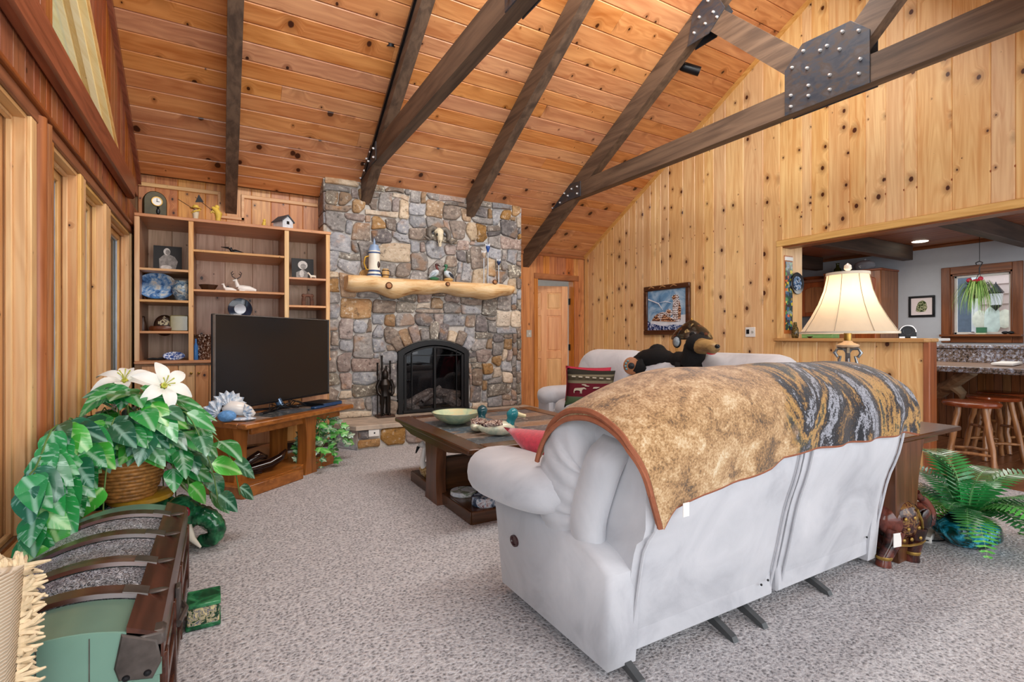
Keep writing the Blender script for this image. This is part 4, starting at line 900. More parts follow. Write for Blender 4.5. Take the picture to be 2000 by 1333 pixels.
for k, px in enumerate((470, 486, 497)):
    c_ = onY(px, 432, 5.72); c_.z = ZT; r = thing('tiny_figurine', ('tiny brown figurine left of the row of three on bookcase top', 'tiny tan figurine in the middle of the row of three', 'tiny dark figurine nearest the golden owl')[k], 'figurine', c_, 'tiny figurines on the bookcase top')
    ob('body', MB(TR(c_)).sph((0, 0, .012), (.018, .01, .012), 8, 5).sph((.012, 0, .026), .008, 8, 5), (DKB, TAN, DKB)[k], r)
c_ = onY(553, 441, 5.68); c_.z = ZT; r = thing('miniature_barn', 'white miniature barn with dark roof on top of the bookcase', 'model', c_); T = TR(c_, radians(28), 1.15)
ob('walls', MB(T).prism([(-.05, 0), (.05, 0), (.05, .07), (.0, .115), (-.05, .07)], 1, -.07, .07), plain('barn_white', 'd5dbe2', .5, var=.15, sc=30), r)
ob('roof', MB(T).prism([(-.062, .062), (0, .118), (.062, .062), (.062, .072), (0, .13), (-.062, .072)], 1, -.08, .08), plain('barn_roof', '4c4f55', .7), r)
ob('window', MB(T).box(-.012, .012, -.073, -.069, .045, .072).box(.049, .053, -.045, -.02, .01, .05).box(.049, .053, .015, .045, .01, .05), BLACKM, r)
# middle column
c_ = onY(454, 491, 5.72); c_.z = shz[1][0]; r = thing('loon_figurine', 'black loon carving on the top middle shelf', 'figurine', c_); T = TR(c_)
ob('body', MB(T).tube([(.13, 0, .01), (.08, 0, .02), (.02, 0, .028), (-.01, 0, .03)], [.004, .018, .028, .018], 10), BLACKM, r); ob('neck', MB(T).tube([(-.0, 0, .03), (-.012, 0, .05), (-.02, 0, .066)], [.016, .014, .018], 10), BLACKM, r); ob('bill', MB(T).tube([(-.03, 0, .066), (-.1, 0, .07)], [.011, .003], 8), BLACKM, r)
c_ = onY(408, 488, 5.72); c_.z = shz[1][0]; r = thing('carved_sign', 'tiny carved brown lettering piece left of the loon', 'ornament', c_)
for k in range(5): ob('letter', MB().box(c_.x-.045+k*.018, c_.x-.032+k*.018, c_.y-.006, c_.y+.006, c_.z, c_.z+.022+.004*(k % 2), .002), DKB, r)
c_ = onY(532, 497, 5.72); c_.z = shz[1][0]; r = thing('small_dish', 'tiny brown and white ornament at right of the loon', 'ornament', c_); ob('body', MB(TR(c_)).lathe([(0, 0), (.03, 0), (.042, .02), (.036, .02), (0, .008)], n=16), TAN, r)
c_ = onY(407, 561, 5.70); c_.z = shz[1][1]; r = thing('wooden_bowl', 'dark faceted wooden bowl on the middle shelf', 'bowl', c_); ob('bowl', MB(TR(c_)).lathe([(0, 0), (.048, 0), (.082, .058), (.076, .058), (.044, .01), (0, .01)], n=8), DKB, r, sharp=10)
WHC = plain('white_porcelain', 'ece8e2', .2, var=.03)
def deer(px, lab, s, antl):
    c_ = onY(px, 564, 5.68); c_.z = shz[1][1]; r = thing('deer_figurine', lab, 'figurine', c_, 'reclining white deer figurines'); T = TR(c_, 0, s)
    f = -1 if antl else 1
    m = MB(T); m.tube([(.12, 0, .02), (.06, 0, .03), (0, 0, .035), (-.04, 0, .045)], [.014, .034, .036, .026], 10); m.tube([(-.03, -.02, .012), (.02, -.03, .01)], [.012, .01], 6); ob('body', m, WHC, r)
    hd = ob('head', MB(T).tube([(-.04, 0, .05), (-.055, 0, .09), (-.06, 0, .115), (-.085, 0, .11)], [.022, .016, .018, .008], 10), WHC, r)
    if antl:
        for q in (-1, 1): ob('antler', MB(T).tube([(-.055, 0, .125), (-.055+q*.035, 0, .15), (-.055+q*.045, 0, .185), (-.055+q*.03, 0, .2)], .005, 6).tube([(-.055+q*.04, 0, .165), (-.055+q*.02, 0, .18)], .004, 5), DKB, hd)
deer(474, 'larger reclining white deer with dark antlers on middle shelf', 1.0, True); deer(445, 'smaller reclining white deer beside the wooden bowl', .62, False)
c_ = onY(469, 606, 5.72); zc = onY(469, 604, 5.72).z; r = thing('glass_plate', 'round blue-black glass plate with white burst above the television', 'plate', (c_.x, c_.y, zc))
T = tilt((c_.x, c_.y, zc), (0, -1, .12)); ob('dish', MB(T).lathe([(0, 0), (.06, .004), (.105, .016), (.108, .01), (0, -.008)], n=32), plain('blue_black_glass', '1d2c40', .1, var=.4, sc=20), r)
ob('white_burst', MB(T).lathe([(0, .006), (.045, .008), (.052, .0055)], n=24), plain('white_glass', 'dfe6ee', .15, var=.1, emit=0), r); ob('stand', MB().tube([(c_.x, c_.y, zc-.1), (c_.x, c_.y+.03, ZB+.002)], [.02, .03], 10), DKB, r)
c_ = onY(397, 703, 5.66); c_.z = ZB; r = thing('glass_vase', 'tall fluted brown mottled glass vase left of the television', 'vase', c_)
BR = pl_mat('mottled_brown_glass', [(.4, '2c1a14'), (.5, '5c3a28'), (.58, '8f7a6c'), (.64, 'd8d4d0')], 55)
rows = []
for z, rr in ((0, .055), (.02, .06), (.12, .062), (.2, .064), (.24, .074)):
    rows.append([Vector((c_.x+(rr+.007*cos(8*a)*(z/.24))*cos(a), c_.y+(rr+.007*cos(8*a)*(z/.24))*sin(a), c_.z+z)) for a in [2*pi*k/48 for k in range(48)]])
ob('vase_wall', MB().grid(rows, closed_u=True), BR, r, thick=.004)
c_ = onY(382.5, 703, 5.6); c_.z = ZB; r = thing('blue_bottle', 'narrow bright blue bottle beside the brown glass vase', 'bottle', c_); ob('body', MB(TR(c_)).lathe([(0, 0), (.018, 0), (.02, .01), (.018, .13), (.008, .16), (.007, .2), (0, .2)], n=14), plain('cobalt', '3c76b8', .1), r)
c_ = onY(601, 595, 5.72); c_.z = shz[2][1]; r = thing('wooden_arch', 'carved dark wooden arch of bears on the right shelf', 'carving', c_); T = TR(c_)
m = MB(T)
for q in (-1, 1): m.tube([(.04*q, 0, 0), (.042*q, 0, .04), (.04*q, 0, .08), (.03*q, 0, .11)], [.018, .02, .019, .016], 8); m.sph((.042*q, 0, .115), .02, 8, 6)
ob('pillars', m, streaky('carved_brown', 0, '7a5340', '4a2c1e', .5), r); ob('lintel', MB(T).tube([(-.05, 0, .112), (0, 0, .12), (.05, 0, .112)], [.014, .018, .014], 8), streaky('carved_brown', 0, '7a5340', '4a2c1e', .5), r)
c_ = onY(597, 645, 5.8); c_.z = shz[2][2]; r = thing('low_dark_frame', 'dark frame on the lowest right shelf behind the television', 'picture', c_); z1 = onY(597, 622, 5.8).z
ob('frame', MB().box(c_.x-.12, c_.x+.12, c_.y-.008, c_.y+.008, c_.z, z1, .003), DKB, r)
c_ = onY(612, 537, 5.66); c_.z = shz[2][0]; r = thing('horse_figurine', 'small cream horse figurine before the right print', 'figurine', c_); T = TR(c_, 0, .8)
m = MB(T); m.tube([(-.04, 0, .04), (0, 0, .042), (.03, 0, .04)], [.016, .015, .016], 8); m.tube([(-.035, 0, .05), (-.055, 0, .075), (-.06, 0, .085), (-.075, 0, .075)], [.012, .009, .011, .006], 8)
for q in (-.03, .028): m.tube([(q, .008, .035), (q, .008, 0)], .005, 6); m.tube([(q, -.008, .035), (q, -.008, 0)], .005, 6)
ob('body', m, CREAM, r)
# ================================================= SOFAS
def suede():
    t = NT('grey_suede'); v = t.coord(); n = t.noise(v, 3.2, 5, .6, .8); n2 = t.noise(v, 160, 2); n3 = t.noise(v, 1.1, 3)
    f = t.math('ADD', t.math('MULTIPLY', n.outputs[0], .6), t.math('MULTIPLY', n3.outputs[0], .4))
    c = t.ramp(f, [(.36, 'a3a5ac'), (.47, 'b9bbc1'), (.64, 'cacbd0')]); t.bump(n2.outputs[0], .12, .002)
    t.b.inputs['Sheen Weight'].default_value = .35; return t.out(c, .85, 0, .2)
SUE = suede()
def cushion(T, w, h, th, name, mat, parent, pin=.25, n=14, **k):
    m = MB(T)
    for sg in (1, -1):
        rows = []
        for i in range(n+1):
            u = -1+2*i/n; row = []
            for j in range(n+1):
                v = -1+2*j/n
                ex = 1-pin*.35*(1-abs(v)**2)*0; px = u*(1-pin*(1-v*v)*.28*abs(u)); py = v*(1-pin*(1-u*u)*.28*abs(v))
                b = (max(0, 1-u**4)*max(0, 1-v**4))**.55
                row.append(Vector((px*w/2, py*h/2, sg*th/2*b)))
            rows.append(row)
        m.grid(rows)
    return ob(name, m, mat, parent, sharp=80, **k)
S1 = thing('reclining_sofa', 'large pale grey suede reclining sofa seen from behind, centre foreground', 'sofa', (2.0, 1.7, 0))
def topz(x): return 1.01-.205*math.exp(-((x-1.05)/.27)**2)-.07*math.exp(-((x-3.0)/.14)**2)
BP = [(1.315, .07), (1.275, .25), (1.235, .45), (1.19, .62), (1.165, .76), (1.16, .88), (1.20, .97), (1.29, 1.03), (1.40, 1.045), (1.52, 1.02), (1.62, .94), (1.67, .8), (1.69, .6), (1.70, .45)]
def sec(x, off=0.0, xl=1.17, xr=2.93):
    tz = topz(x)/1.045; e = min(1, max(0, (x-xl)/.10)); sh = .80+.20*sqrt(max(0, 1-(1-e)**2))
    e2 = min(1, max(0, (xr-x)/.07)); sh *= .9+.1*sqrt(max(0, 1-(1-e2)**2))
    out = []
    for i, (y, z) in enumerate(BP):
        z2 = z*(tz if z > .5 else 1); 
        if z > .62: y2 = 1.42+(y-1.42)*sh; z2 = .62*tz+(z2-.62*tz)*(.72+.28*(sh-.72)/.28) if z > .9 else z2
        else: y2 = y
        out.append(Vector((x, y2, z2)))
    if off:
        res = []
        for i, p in enumerate(out):
            a = out[max(0, i-1)]; b = out[min(len(out)-1, i+1)]; t_ = (b-a).normalized(); res.append(p+Vector((0, -t_.z, t_.y))*off)
        out = res
    return out
def smooth_poly(pts, n):
    # catmull-rom resample
    L = [0]
    for a, b in zip(pts[:-1], pts[1:]): L.append(L[-1]+(b-a).length)
    res = []
    for k in range(n):
        s_ = L[-1]*k/(n-1); i = 0
        while i < len(L)-2 and L[i+1] < s_: i += 1
        t_ = (s_-L[i])/max(1e-9, L[i+1]-L[i]); p0 = pts[max(0, i-1)]; p1 = pts[i]; p2 = pts[i+1]; p3 = pts[min(len(pts)-1, i+2)]
        res.append(.5*((2*p1)+(p2-p0)*t_+(2*p0-5*p1+4*p2-p3)*t_*t_+(3*p1-p0-3*p2+p3)*t_**3))
    return res
for x0, x1 in ((1.19, 2.025), (2.065, 2.87)):
    rows = []
    for i in range(15):
        x = x0+(x1-x0)*i/14; e = min(1, (x-x0)/.03, (x1-x)/.03); r_ = smooth_poly(sec(x), 34)
        c_ = Vector((x, 1.5, .5)); r_ = [c_+(p-c_)*(.965+.035*sqrt(max(0, 1-(1-e)**2))) for p in r_]; rows.append(r_)
    m = MB(); m.grid(rows); m.add(rows[0], [tuple(range(34))]); m.add(rows[-1], [tuple(range(34))]); ob('backrest', m, SUE, S1, sharp=50)
    # welt seams round the rear panel
    for x in (x0+.03, x1-.012): ob('welt', MB().tube([p+Vector((0, -.004, 0)) for p in smooth_poly(sec(x)[:6], 14)], .0055, 6), SUE, S1)
ob('seat_base', MB().box(1.2, 2.85, 1.34, 2.02, .07, .42, .03), SUE, S1)
ob('rear_skirt', MB().box(1.16, 2.03, 1.30, 1.36, .06, .2, .01).box(2.06, 2.86, 1.30, 1.36, .06, .2, .01), SUE, S1)
for k, (x0, x1) in enumerate(((1.34, 2.02), (2.05, 2.72))):
    ob('seat_cushion', MB().sph(((x0+x1)/2, 1.84, .45), ((x1-x0)/2, .3, .12), 20, 10, e=.6), SUE, S1)
SP = [(1.295, .035), (1.265, .37), (1.33, .41), (1.42, .44), (1.6, .44), (1.9, .45), (2.08, .44), (2.05, .3), (2.0, .035)]
for k, (x0, x1) in enumerate(((1.24, 1.095), (2.80, 2.90))): ob('side_panel', MB().prism(SP, 0, x0, x1, .02), SUE, S1, sharp=60)
for xc in (1.13, 2.80):
    rows = []; N = 16
    for i in range(N+1):
        t_ = i/N; y = 1.52+(2.235-1.52)*t_; s_ = (max(0, 1-(2*t_-1)**4))**.5*.88+.12 if t_ < .5 else (max(0, 1-(2*t_-1)**6))**.5
        rx = (.135+.03*sin(pi*t_))*max(s_, .25); rz = (.098+.02*t_)*max(s_, .2); zc = .555-.035*t_**1.5
        rows.append([Vector((xc+rx*math.copysign(abs(cos(a))**.85, cos(a)), y, zc+rz*math.copysign(abs(sin(a))**.85, sin(a)))) for a in [2*pi*k/22 for k in range(22)]])
    m = MB(); m.grid(rows, closed_u=True); m.add(rows[0], [tuple(range(22))]); m.add(rows[-1], [tuple(range(22))]); ob('armrest', m, SUE, S1, sharp=80)
# gathered wing at the side of the back cushion
for k, xc in enumerate((1.16,)):
    rows = []; N = 40; A_ = Vector((1.175, 1.60, .40)); B_ = Vector((1.20, 1.44, .965))
    path = [Vector((1.18, 1.56, .375)), Vector((1.165, 1.60, .50)), Vector((1.16, 1.565, .65)), Vector((1.17, 1.53, .74)), Vector((1.21, 1.47, .79)), Vector((1.30, 1.44, .80))]
    P = smooth_poly(path, N+1)
    for i, p in enumerate(P):
        t_ = i/N; R = (.125 if t_ < .8 else .125)*max(.3, sqrt(max(0, 1-(1-min(1, t_/.16))**2)))*(1-.45*max(0, t_-.75)/.25)
        tn = (P[min(N, i+1)]-P[max(0, i-1)]).normalized(); ax = Vector((1, 0, 0)); bx = tn.cross(ax).normalized()
        pl_ = 1; row = []
        for a in [2*pi*q/26 for q in range(26)]:
            w2 = 1+(.10*(abs(sin(t_*26+.9*sin(a*2)))-.6)*max(0, -cos(a)+.4)) ; row.append(p+ax*(cos(a)*w2*.085*R/.125*(1 if cos(a) < 0 else .7))+bx*(sin(a)*R*1.15*w2)*(1.0))
        rows.append(row)
    m = MB(); m.grid(rows, closed_u=True); m.add(rows[0], [tuple(range(26))]); m.add(rows[-1], [tuple(range(26))]); ob('wing_cushion', m, SUE, S1, sharp=80)
    rows = []; P = smooth_poly([Vector((1.17, 1.46, .37)), Vector((1.15, 1.44, .5)), Vector((1.15, 1.39, .64)), Vector((1.16, 1.35, .74)), Vector((1.22, 1.34, .80))], 22)
    for i, p in enumerate(P):
        t_ = i/21; R = .075*max(.35, sqrt(max(0, 1-(1-min(1, t_/.2))**2))); tn = (P[min(21, i+1)]-P[max(0, i-1)]).normalized(); ax = Vector((1, 0, 0)); bx = tn.cross(ax).normalized()
        rows.append([p+ax*(cos(a)*R*.8)+bx*(sin(a)*R) for a in [2*pi*q/16 for q in range(16)]])
    m = MB(); m.grid(rows, closed_u=True); m.add(rows[0], [tuple(range(16))]); m.add(rows[-1], [tuple(range(16))]); ob('side_bolster', m, SUE, S1, sharp=80)
c_ = onX(1005, 1057, 1.093); T = tilt(c_, (-1, 0, 0)); ob('recliner_latch', MB(T).lathe([(.0, .0), (.017, .001), (.02, .006), (.026, .006), (.027, -.004)], n=24, sx=1.15, sy=.9), plain('maroon_latch', '3b1d20', .3), S1)
for px, py in ((1245, 1322), (1425, 1238), (1483, 1212), (1610, 1150)):
    c_ = onZ(px, py, .02); ob('foot', MB().prism([(c_.y-.03, .0), (c_.y-.02, .0), (c_.y+.12, .035), (c_.y+.12, .075), (c_.y-.02, .018)], 0, c_.x-.014, c_.x+.014), plain('grey_foot', '45484a', .4), S1)
for px, py in ((1487, 1143), (1500, 1134), (1693, 1050)): c_ = onY(px, py, 1.285); ob('screw', MB().sph(c_, .005, 8, 5), BLACKM, S1)
ob('mechanism', MB().box(2.03, 2.06, 1.36, 1.6, .15, .5), BLACKM, S1)
ob('care_tag', MB().obox(onY(1340, 996, 1.135), (.028, .002, .045)), WHITEP, S1)
# blanket
def blanketmat():
    t = NT('fur_print_blanket'); v = t.coord(); sp = t.nd('ShaderNodeSeparateXYZ', {0: v})
    fine = t.noise(v, 120, 4, .75); mid = t.noise(v, 11, 4, .6, .8); big = t.noise(v, 4.0, 3, .5, 1.5)
    c1 = t.ramp(t.math('ADD', t.math('MULTIPLY', fine.outputs[0], .5), t.math('MULTIPLY', mid.outputs[0], .5)), [(.36, '4a4138'), (.43, '7f6142'), (.50, 'a9845a'), (.57, 'c5a67e'), (.66, 'd8c8aa')])
    st = t.noise(t.mapping(v, (3.6, 1.6, 2.0), rot=(0, .7, 0)), 1.0, 5, .62, .7)
    c2 = t.ramp(t.math('ADD', t.math('MULTIPLY', st.outputs[0], .85), t.math('MULTIPLY', fine.outputs[0], .15)), [(.30, '15171e'), (.43, '1c1f26'), (.462, 'a9acb6'), (.478, '2a2b30'), (.515, '1b1d23'), (.54, '8e6c40'), (.56, 'bd9252'), (.585, '4c4834'), (.61, '1b1e24'), (.66, '9a9ca6'), (.70, '15171e')])
    f = t.mr(t.math('ADD', sp.outputs[0], t.math('MULTIPLY', t.math('SUBTRACT', big.outputs[0], .5), .35)), 1.86, 1.93)
    t.bump(fine.outputs[0], .5, .006); t.b.inputs['Sheen Weight'].default_value = .3; return t.out(t.mix(f, c1, c2), .9, 0, .1)
BLM = blanketmat(); BIND = plain('brown_binding', '96583c', .8, var=.12, sc=40, bump=.3)
bk = thing('throw_blanket', 'brown, black and gold fur-print blanket draped over the foreground sofa back', 'blanket', (2.0, 1.4, .7))
def hemz(x):
    pts = [(1.18, .56), (1.235, .535), (1.27, .60), (1.42, .625), (1.66, .645), (1.80, .665), (1.86, .70), (2.0, .708), (2.3, .705), (2.6, .70), (2.97, .705)]
    for (a, za), (b, zb) in zip(pts[:-1], pts[1:]):
        if a <= x <= b: t_ = (x-a)/(b-a); return za+(zb-za)*t_
    return pts[0][1] if x < 1.2 else pts[-1][1]
NX, NY = 74, 46; rows = []
for i in range(NX+1):
    t_ = i/NX; x = 1.235+(2.955-1.235)*t_
    pr = smooth_poly(sec(min(x, 2.90), .012), 90)
    hz = hemz(x); back = [p for p in pr[:45] if p.z > hz]; k0 = pr.index(back[0]) if back else 0
    end = 76 if x < 2.6 else 72
    use = pr[k0:end]
    # exact hem height
    if k0 > 0:
        a, b = pr[k0-1], pr[k0]; q = (hz-a.z)/max(1e-6, b.z-a.z); use = [a+(b-a)*q]+use
    use = smooth_poly(use, NY+1); row = []
    for j, p in enumerate(use):
        s_ = j/NY; skew = -.125*min(1, max(0, s_-.0)/.32)*max(0, 1-t_*3.2); w_ = 1 if .02 < t_ else .6
        bulge = .012*sin(x*26+s_*3)*max(0, .35-s_)*2*(.3+min(1, max(0, (x-1.9)/.3)))+.010*noise.noise(Vector((x*6, s_*5, 2)))
        nrm = Vector((0, -(use[min(NY, j+1)]-use[max(0, j-1)]).z, (use[min(NY, j+1)]-use[max(0, j-1)]).y)).normalized()
        q = p+nrm*bulge; q.x = x+skew
        if t_ > .94: q.z -= .02*(t_-.94)/.06*(1-s_)
        row.append(q)
    rows.append(row)
ob('cloth', MB().grid(rows), BLM, bk, sharp=80, thick=-.012)
edge = [r[0] for r in rows]; left = rows[0]; 
ob('binding', MB().tube([p+Vector((0, -.004, 0)) for p in edge], .0105, 6, flat=.8), BIND, bk)
ob('binding', MB().tube([p+Vector((-.004, 0, .002)) for p in left], .012, 6), BIND, bk)
# second layer fold at the left front
l2 = [p+Vector((-.004-.05*max(0, (j/NY-.45)), 0, -.012-.03*(j/NY)**2)) for j, p in enumerate(left) if j > 6]
ob('folded_edge', MB().grid([[p for p in left if True][7:], [p for p in l2]]), BLM, bk, sharp=80, thick=.006); ob('binding', MB().tube(l2, .010, 6), BIND, bk)
# second sofa
S2 = thing('long_sofa', 'pale grey sofa with three back sections facing the fireplace', 'sofa', (3.4, 3.4, 0))
SX0, SX1 = 2.97, 3.92
ob('seat_base', MB().box(SX0+.05, SX1-.05, 2.3, 4.55, .06, .42, .03), SUE, S2)
B2 = [(SX1-.12, .08), (SX1-.07, .4), (SX1-.02, .7), (SX1, .88), (SX1-.05, .99), (SX1-.16, 1.025), (SX1-.28, .99), (SX1-.36, .88), (SX1-.40, .7), (SX1-.42, .45)]
for y0, y1, s_ in ((2.22, 3.10, 1.0), (3.12, 3.78, .955), (3.80, 4.68, 1.0)):
    rows = []
    for i in range(21):
        y = y0+(y1-y0)*i/20; e = min(1, (y-y0)/(.16), (y1-y)/.16); kk = sqrt(max(0, 1-(1-e)**2)); pr = smooth_poly([Vector((a, y, b)) for a, b in B2], 26)
        c_ = Vector((SX1-.22, y, .55)); rows.append([c_+Vector(((p.x-c_.x)*(.8+.2*kk), 0, (p.z-c_.z)*(.72+.28*kk)*(s_ if p.z > .6 else 1))) for p in pr])
    m = MB(); m.grid(rows); m.add(rows[0], [tuple(range(26))]); m.add(rows[-1], [tuple(range(26))]); ob('backrest', m, SUE, S2, sharp=80)
for y0, y1 in ((2.45, 3.12), (3.12, 3.76), (3.76, 4.36)): ob('seat_cushion', MB().sph(((SX0+SX1-.3)/2, (y0+y1)/2, .42), (.36, (y1-y0)/2, .13), 20, 10, e=.6), SUE, S2)
for yc in (2.33, 4.50):
    sg = 1
    ob('arm_panel', MB().box(SX0+.02, SX1-.12, yc-.13, yc+.13, .05, .50, .03), SUE, S2)
    rows = []
    for i in range(15):
        t_ = i/14; x = SX0-.03+(SX1-.25-SX0)*t_; s_ = (max(0, 1-(1-2*t_)**6))**.5 if t_ < .5 else 1
        rows.append([Vector((x, yc+(.165*max(s_, .3))*math.copysign(abs(cos(a))**.8, cos(a)), .53+(.105*max(s_, .3))*math.copysign(abs(sin(a))**.8, sin(a)))) for a in [2*pi*q/18 for q in range(18)]])
    m = MB(); m.grid(rows, closed_u=True); m.add(rows[0], [tuple(range(18))]); m.add(rows[-1], [tuple(range(18))]); ob('armrest', m, SUE, S2, sharp=80)
# pillows
RED = plain('red_velvet', 'c42a42', .75, var=.18, sc=60, bump=.4); RED.node_tree.nodes['Principled BSDF'].inputs['Sheen Weight'].default_value = .8
DRED = plain('maroon_weave', '6b1f2c', .85, var=.15, sc=80, bump=.4)
p_ = thing('red_pillow', 'bright red velvet pillow leaning on the foreground sofa arm', 'pillow', (1.42, 2.2, .5))
TPc, TRc, BLc = onD(986, 836, 2.45), onD(1200, 850, 2.12), onD(1098, 958, 2.32)
xa, ya = TRc-TPc, TPc-BLc; zax = xa.cross(ya).normalized(); M4 = Matrix((xa, ya, zax)).transposed().to_4x4(); M4.translation = TPc+xa/2-ya/2
cushion(M4, 1.02, 1.02, .15, 'cover', RED, p_, pin=.1)
# wildlife pillow, plain red one behind it
c1 = onX(1152, 760, 3.16); nrm = (Vector((0, 0, CAMH))-c1); nrm.z = .25*nrm.length; nrm.normalize()
def frame(c, n, roll=0):
    x = Vector((0, 0, 1)).cross(n).normalized(); y = n.cross(x); R = Matrix((x, y, n)).transposed().to_4x4() @ Matrix.Rotation(roll, 4, 'Z'); R.translation = c; return R
pb = thing('plain_red_pillow', 'plain dark red pillow tucked behind the moose pattern pillow', 'pillow', c1+Vector((.1, .1, 0)))
cushion(frame(c1-nrm*.10+Vector((-.02, .01, .035)), nrm, -.03), .46, .42, .13, 'cover', plain('crimson_cloth', 'a3203a', .8, var=.15, sc=50), pb)
pm = thing('moose_pillow', 'maroon and olive striped pillow with pale moose on far sofa arm', 'pillow', c1)
F = frame(c1, nrm, -.06); W_ = .48; H_ = .40
def stripemat():
    t = NT('striped_weave'); v = t.mapping(t.coord('Generated'), (1, 1, 1)); 
    g = t.nd('ShaderNodeSeparateXYZ', {0: v}).outputs[2]
    c = t.ramp(g, [(.0, '2a2d26'), (.10, '2f3328'), (.13, '4a5a40'), (.30, '4f5a48'), (.33, '5b1b26'), (.62, '5b1b26'), (.64, '6e6653'), (.70, '463f32'), (.80, '6e6653'), (.84, '2d2a24'), (.93, '2d2a24'), (.97, '8c2133')], 'CONSTANT')
    t.bump(t.noise(t.coord(), 120, 2).outputs[0], .4, .003); return t.out(c, .9, 0, .1)
cushion(F, W_, H_, .14, 'cover', stripemat(), pm)
PALE = plain('pale_thread', 'a79d8c', .9, var=.1)
def onp(poly, sx, sy, ox, oy): return [(ox+p[0]*sx, oy+p[1]*sy) for p in poly]
moose = [(0, .2), (.02, .0), (.06, 0), (.07, .22), (.2, .3), (.42, .3), (.5, .22), (.5, 0), (.54, 0), (.56, .22), (.6, .0), (.64, 0), (.63, .28), (.68, .42), (.78, .5), (.92, .46), (.98, .5), (.9, .58), (.78, .66), (.66, .62), (.5, .58), (.3, .56), (.1, .52), (.02, .4)]
o = F @ Vector((-W_/2, -H_/2, .069)); ux = (F.to_3x3() @ Vector((W_, 0, 0))); uy = (F.to_3x3() @ Vector((0, H_, 0)))
artwork(pm, o, ux, uy, nrm, [('moose_shape', PALE, onp(moose, .26, .24, .18, .34)), ('antler', PALE, ell(.38, .56, .05, .014)), ('antler', PALE, ell(.44, .535, .05, .012)), ('moose_shape', PALE, onp([(0, 0), (.5, .1), (.9, .5), (.4, .5), (.1, .4)], .16, .1, .56, .48))]+[('pale_stitch', PALE, [(.12+.14*k, .735), (.2+.14*k, .735), (.2+.14*k, .765), (.12+.14*k, .765)]) for k in range(6)], base=.006)
# ================================================= BLACK BEAR ON THE SOFA BACK
BFUR = plain('black_fur', '0d0d0f', .8, var=.5, sc=60, bump=1.0, spec=.3)
br = thing('toy_bear', 'black furry bear with carved snout and red tongue lying along far sofa back', 'toy', onX(1300, 705, 3.62))
bp = lambda px, py, x: onX(px, py, x)
body = [bp(1240, 716, 3.66), bp(1262, 706, 3.66), bp(1290, 700, 3.66), bp(1320, 705, 3.66), bp(1348, 705, 3.64), bp(1362, 690, 3.62)]
body = smooth_poly(body, 26); rr = [.07+.045*sin(pi*min(1, k/14))+(.02 if k > 16 else 0) for k in range(26)]
def furry(path, rad, n=16, amp=.010):
    m = MB(); m.tube(path, rad, n); 
    m.v = [tuple(Vector(v)+Vector((noise.noise(Vector(v)*30), noise.noise(Vector(v)*31+Vector((5, 0, 0))), noise.noise(Vector(v)*29+Vector((0, 9, 0)))))*amp) for v in m.v]; return m
ob('body', furry(body, rr), BFUR, br, sharp=80)
ob('rump', MB().sph(bp(1284, 690, 3.68), (.08, .10, .09), 14, 8), BFUR, br)
ob('neck', furry(smooth_poly([bp(1352, 715, 3.6), bp(1356, 690, 3.6), bp(1358, 672, 3.6)], 8), [.1, .1, .105, .105, .1, .095, .09, .08], 14), BFUR, br, sharp=80)
hd = ob('head', MB().sph(bp(1362, 672, 3.58), (.10, .10, .09), 16, 10), BFUR, br)
SNT = streaky('carved_tan_snout', 1, 'b89a63', '6b4a26', .5)
ob('snout', MB().tube([bp(1368, 676, 3.56), bp(1384, 678, 3.5), bp(1394, 680, 3.45), bp(1399, 682, 3.42)], [.07, .062, .048, .028], 14), SNT, hd, sharp=80)
ob('nose', MB().sph(bp(1401, 677, 3.40), (.02, .022, .018), 10, 6), BLACKM, hd)
ob('tongue', MB().sph((0, 0, 0), (.03, .04, .014), 12, 6), plain('red_tongue', 'd8263a', .4), hd).location = Vector((0, 0, 0))
tg = bpy.data.objects['tongue']; tg.parent = hd; tg.location = bp(1385, 690, 3.47)-Vector((0, .02, 0))
for q in (1352, 1370): ob('ear', MB().sph(bp(q, 655, 3.6), (.02, .03, .03), 10, 6), BFUR, hd)
leg = ob('leg', furry(smooth_poly([bp(1262, 712, 3.60), bp(1248, 718, 3.56), bp(1235, 715, 3.50)], 10), [.075, .078, .082, .084, .086, .088, .088, .088, .086, .084]), BFUR, br, sharp=80)
pc = bp(1233, 715, 3.46); pn = (Vector((0, 0, 1.0))-pc).normalized(); Tp = tilt(pc, pn)
ob('paw_pad', MB(Tp).lathe([(0, .016), (.062, .012), (.078, .0)], n=18, sx=1.0, sy=1.1), plain('tan_pad', '9a6440', .6), leg)
ob('paw_pad', MB(Tp).lathe([(0, .024), (.028, .02), (.032, .014)], n=14), BLACKM, leg)
for k in range(4): a = 2.2+.5*k; ob('toe_pad', MB(Tp).sph((.055*cos(a), .058*sin(a), .014), .012, 8, 5), plain('teal_toe', '5a8f98', .5), leg)
for px in (1330, 1362): ob('leg', furry([bp(px, 712, 3.62), bp(px+2, 730, 3.56), bp(px+2, 742, 3.52)], [.06, .06, .055]), BFUR, br, sharp=80)
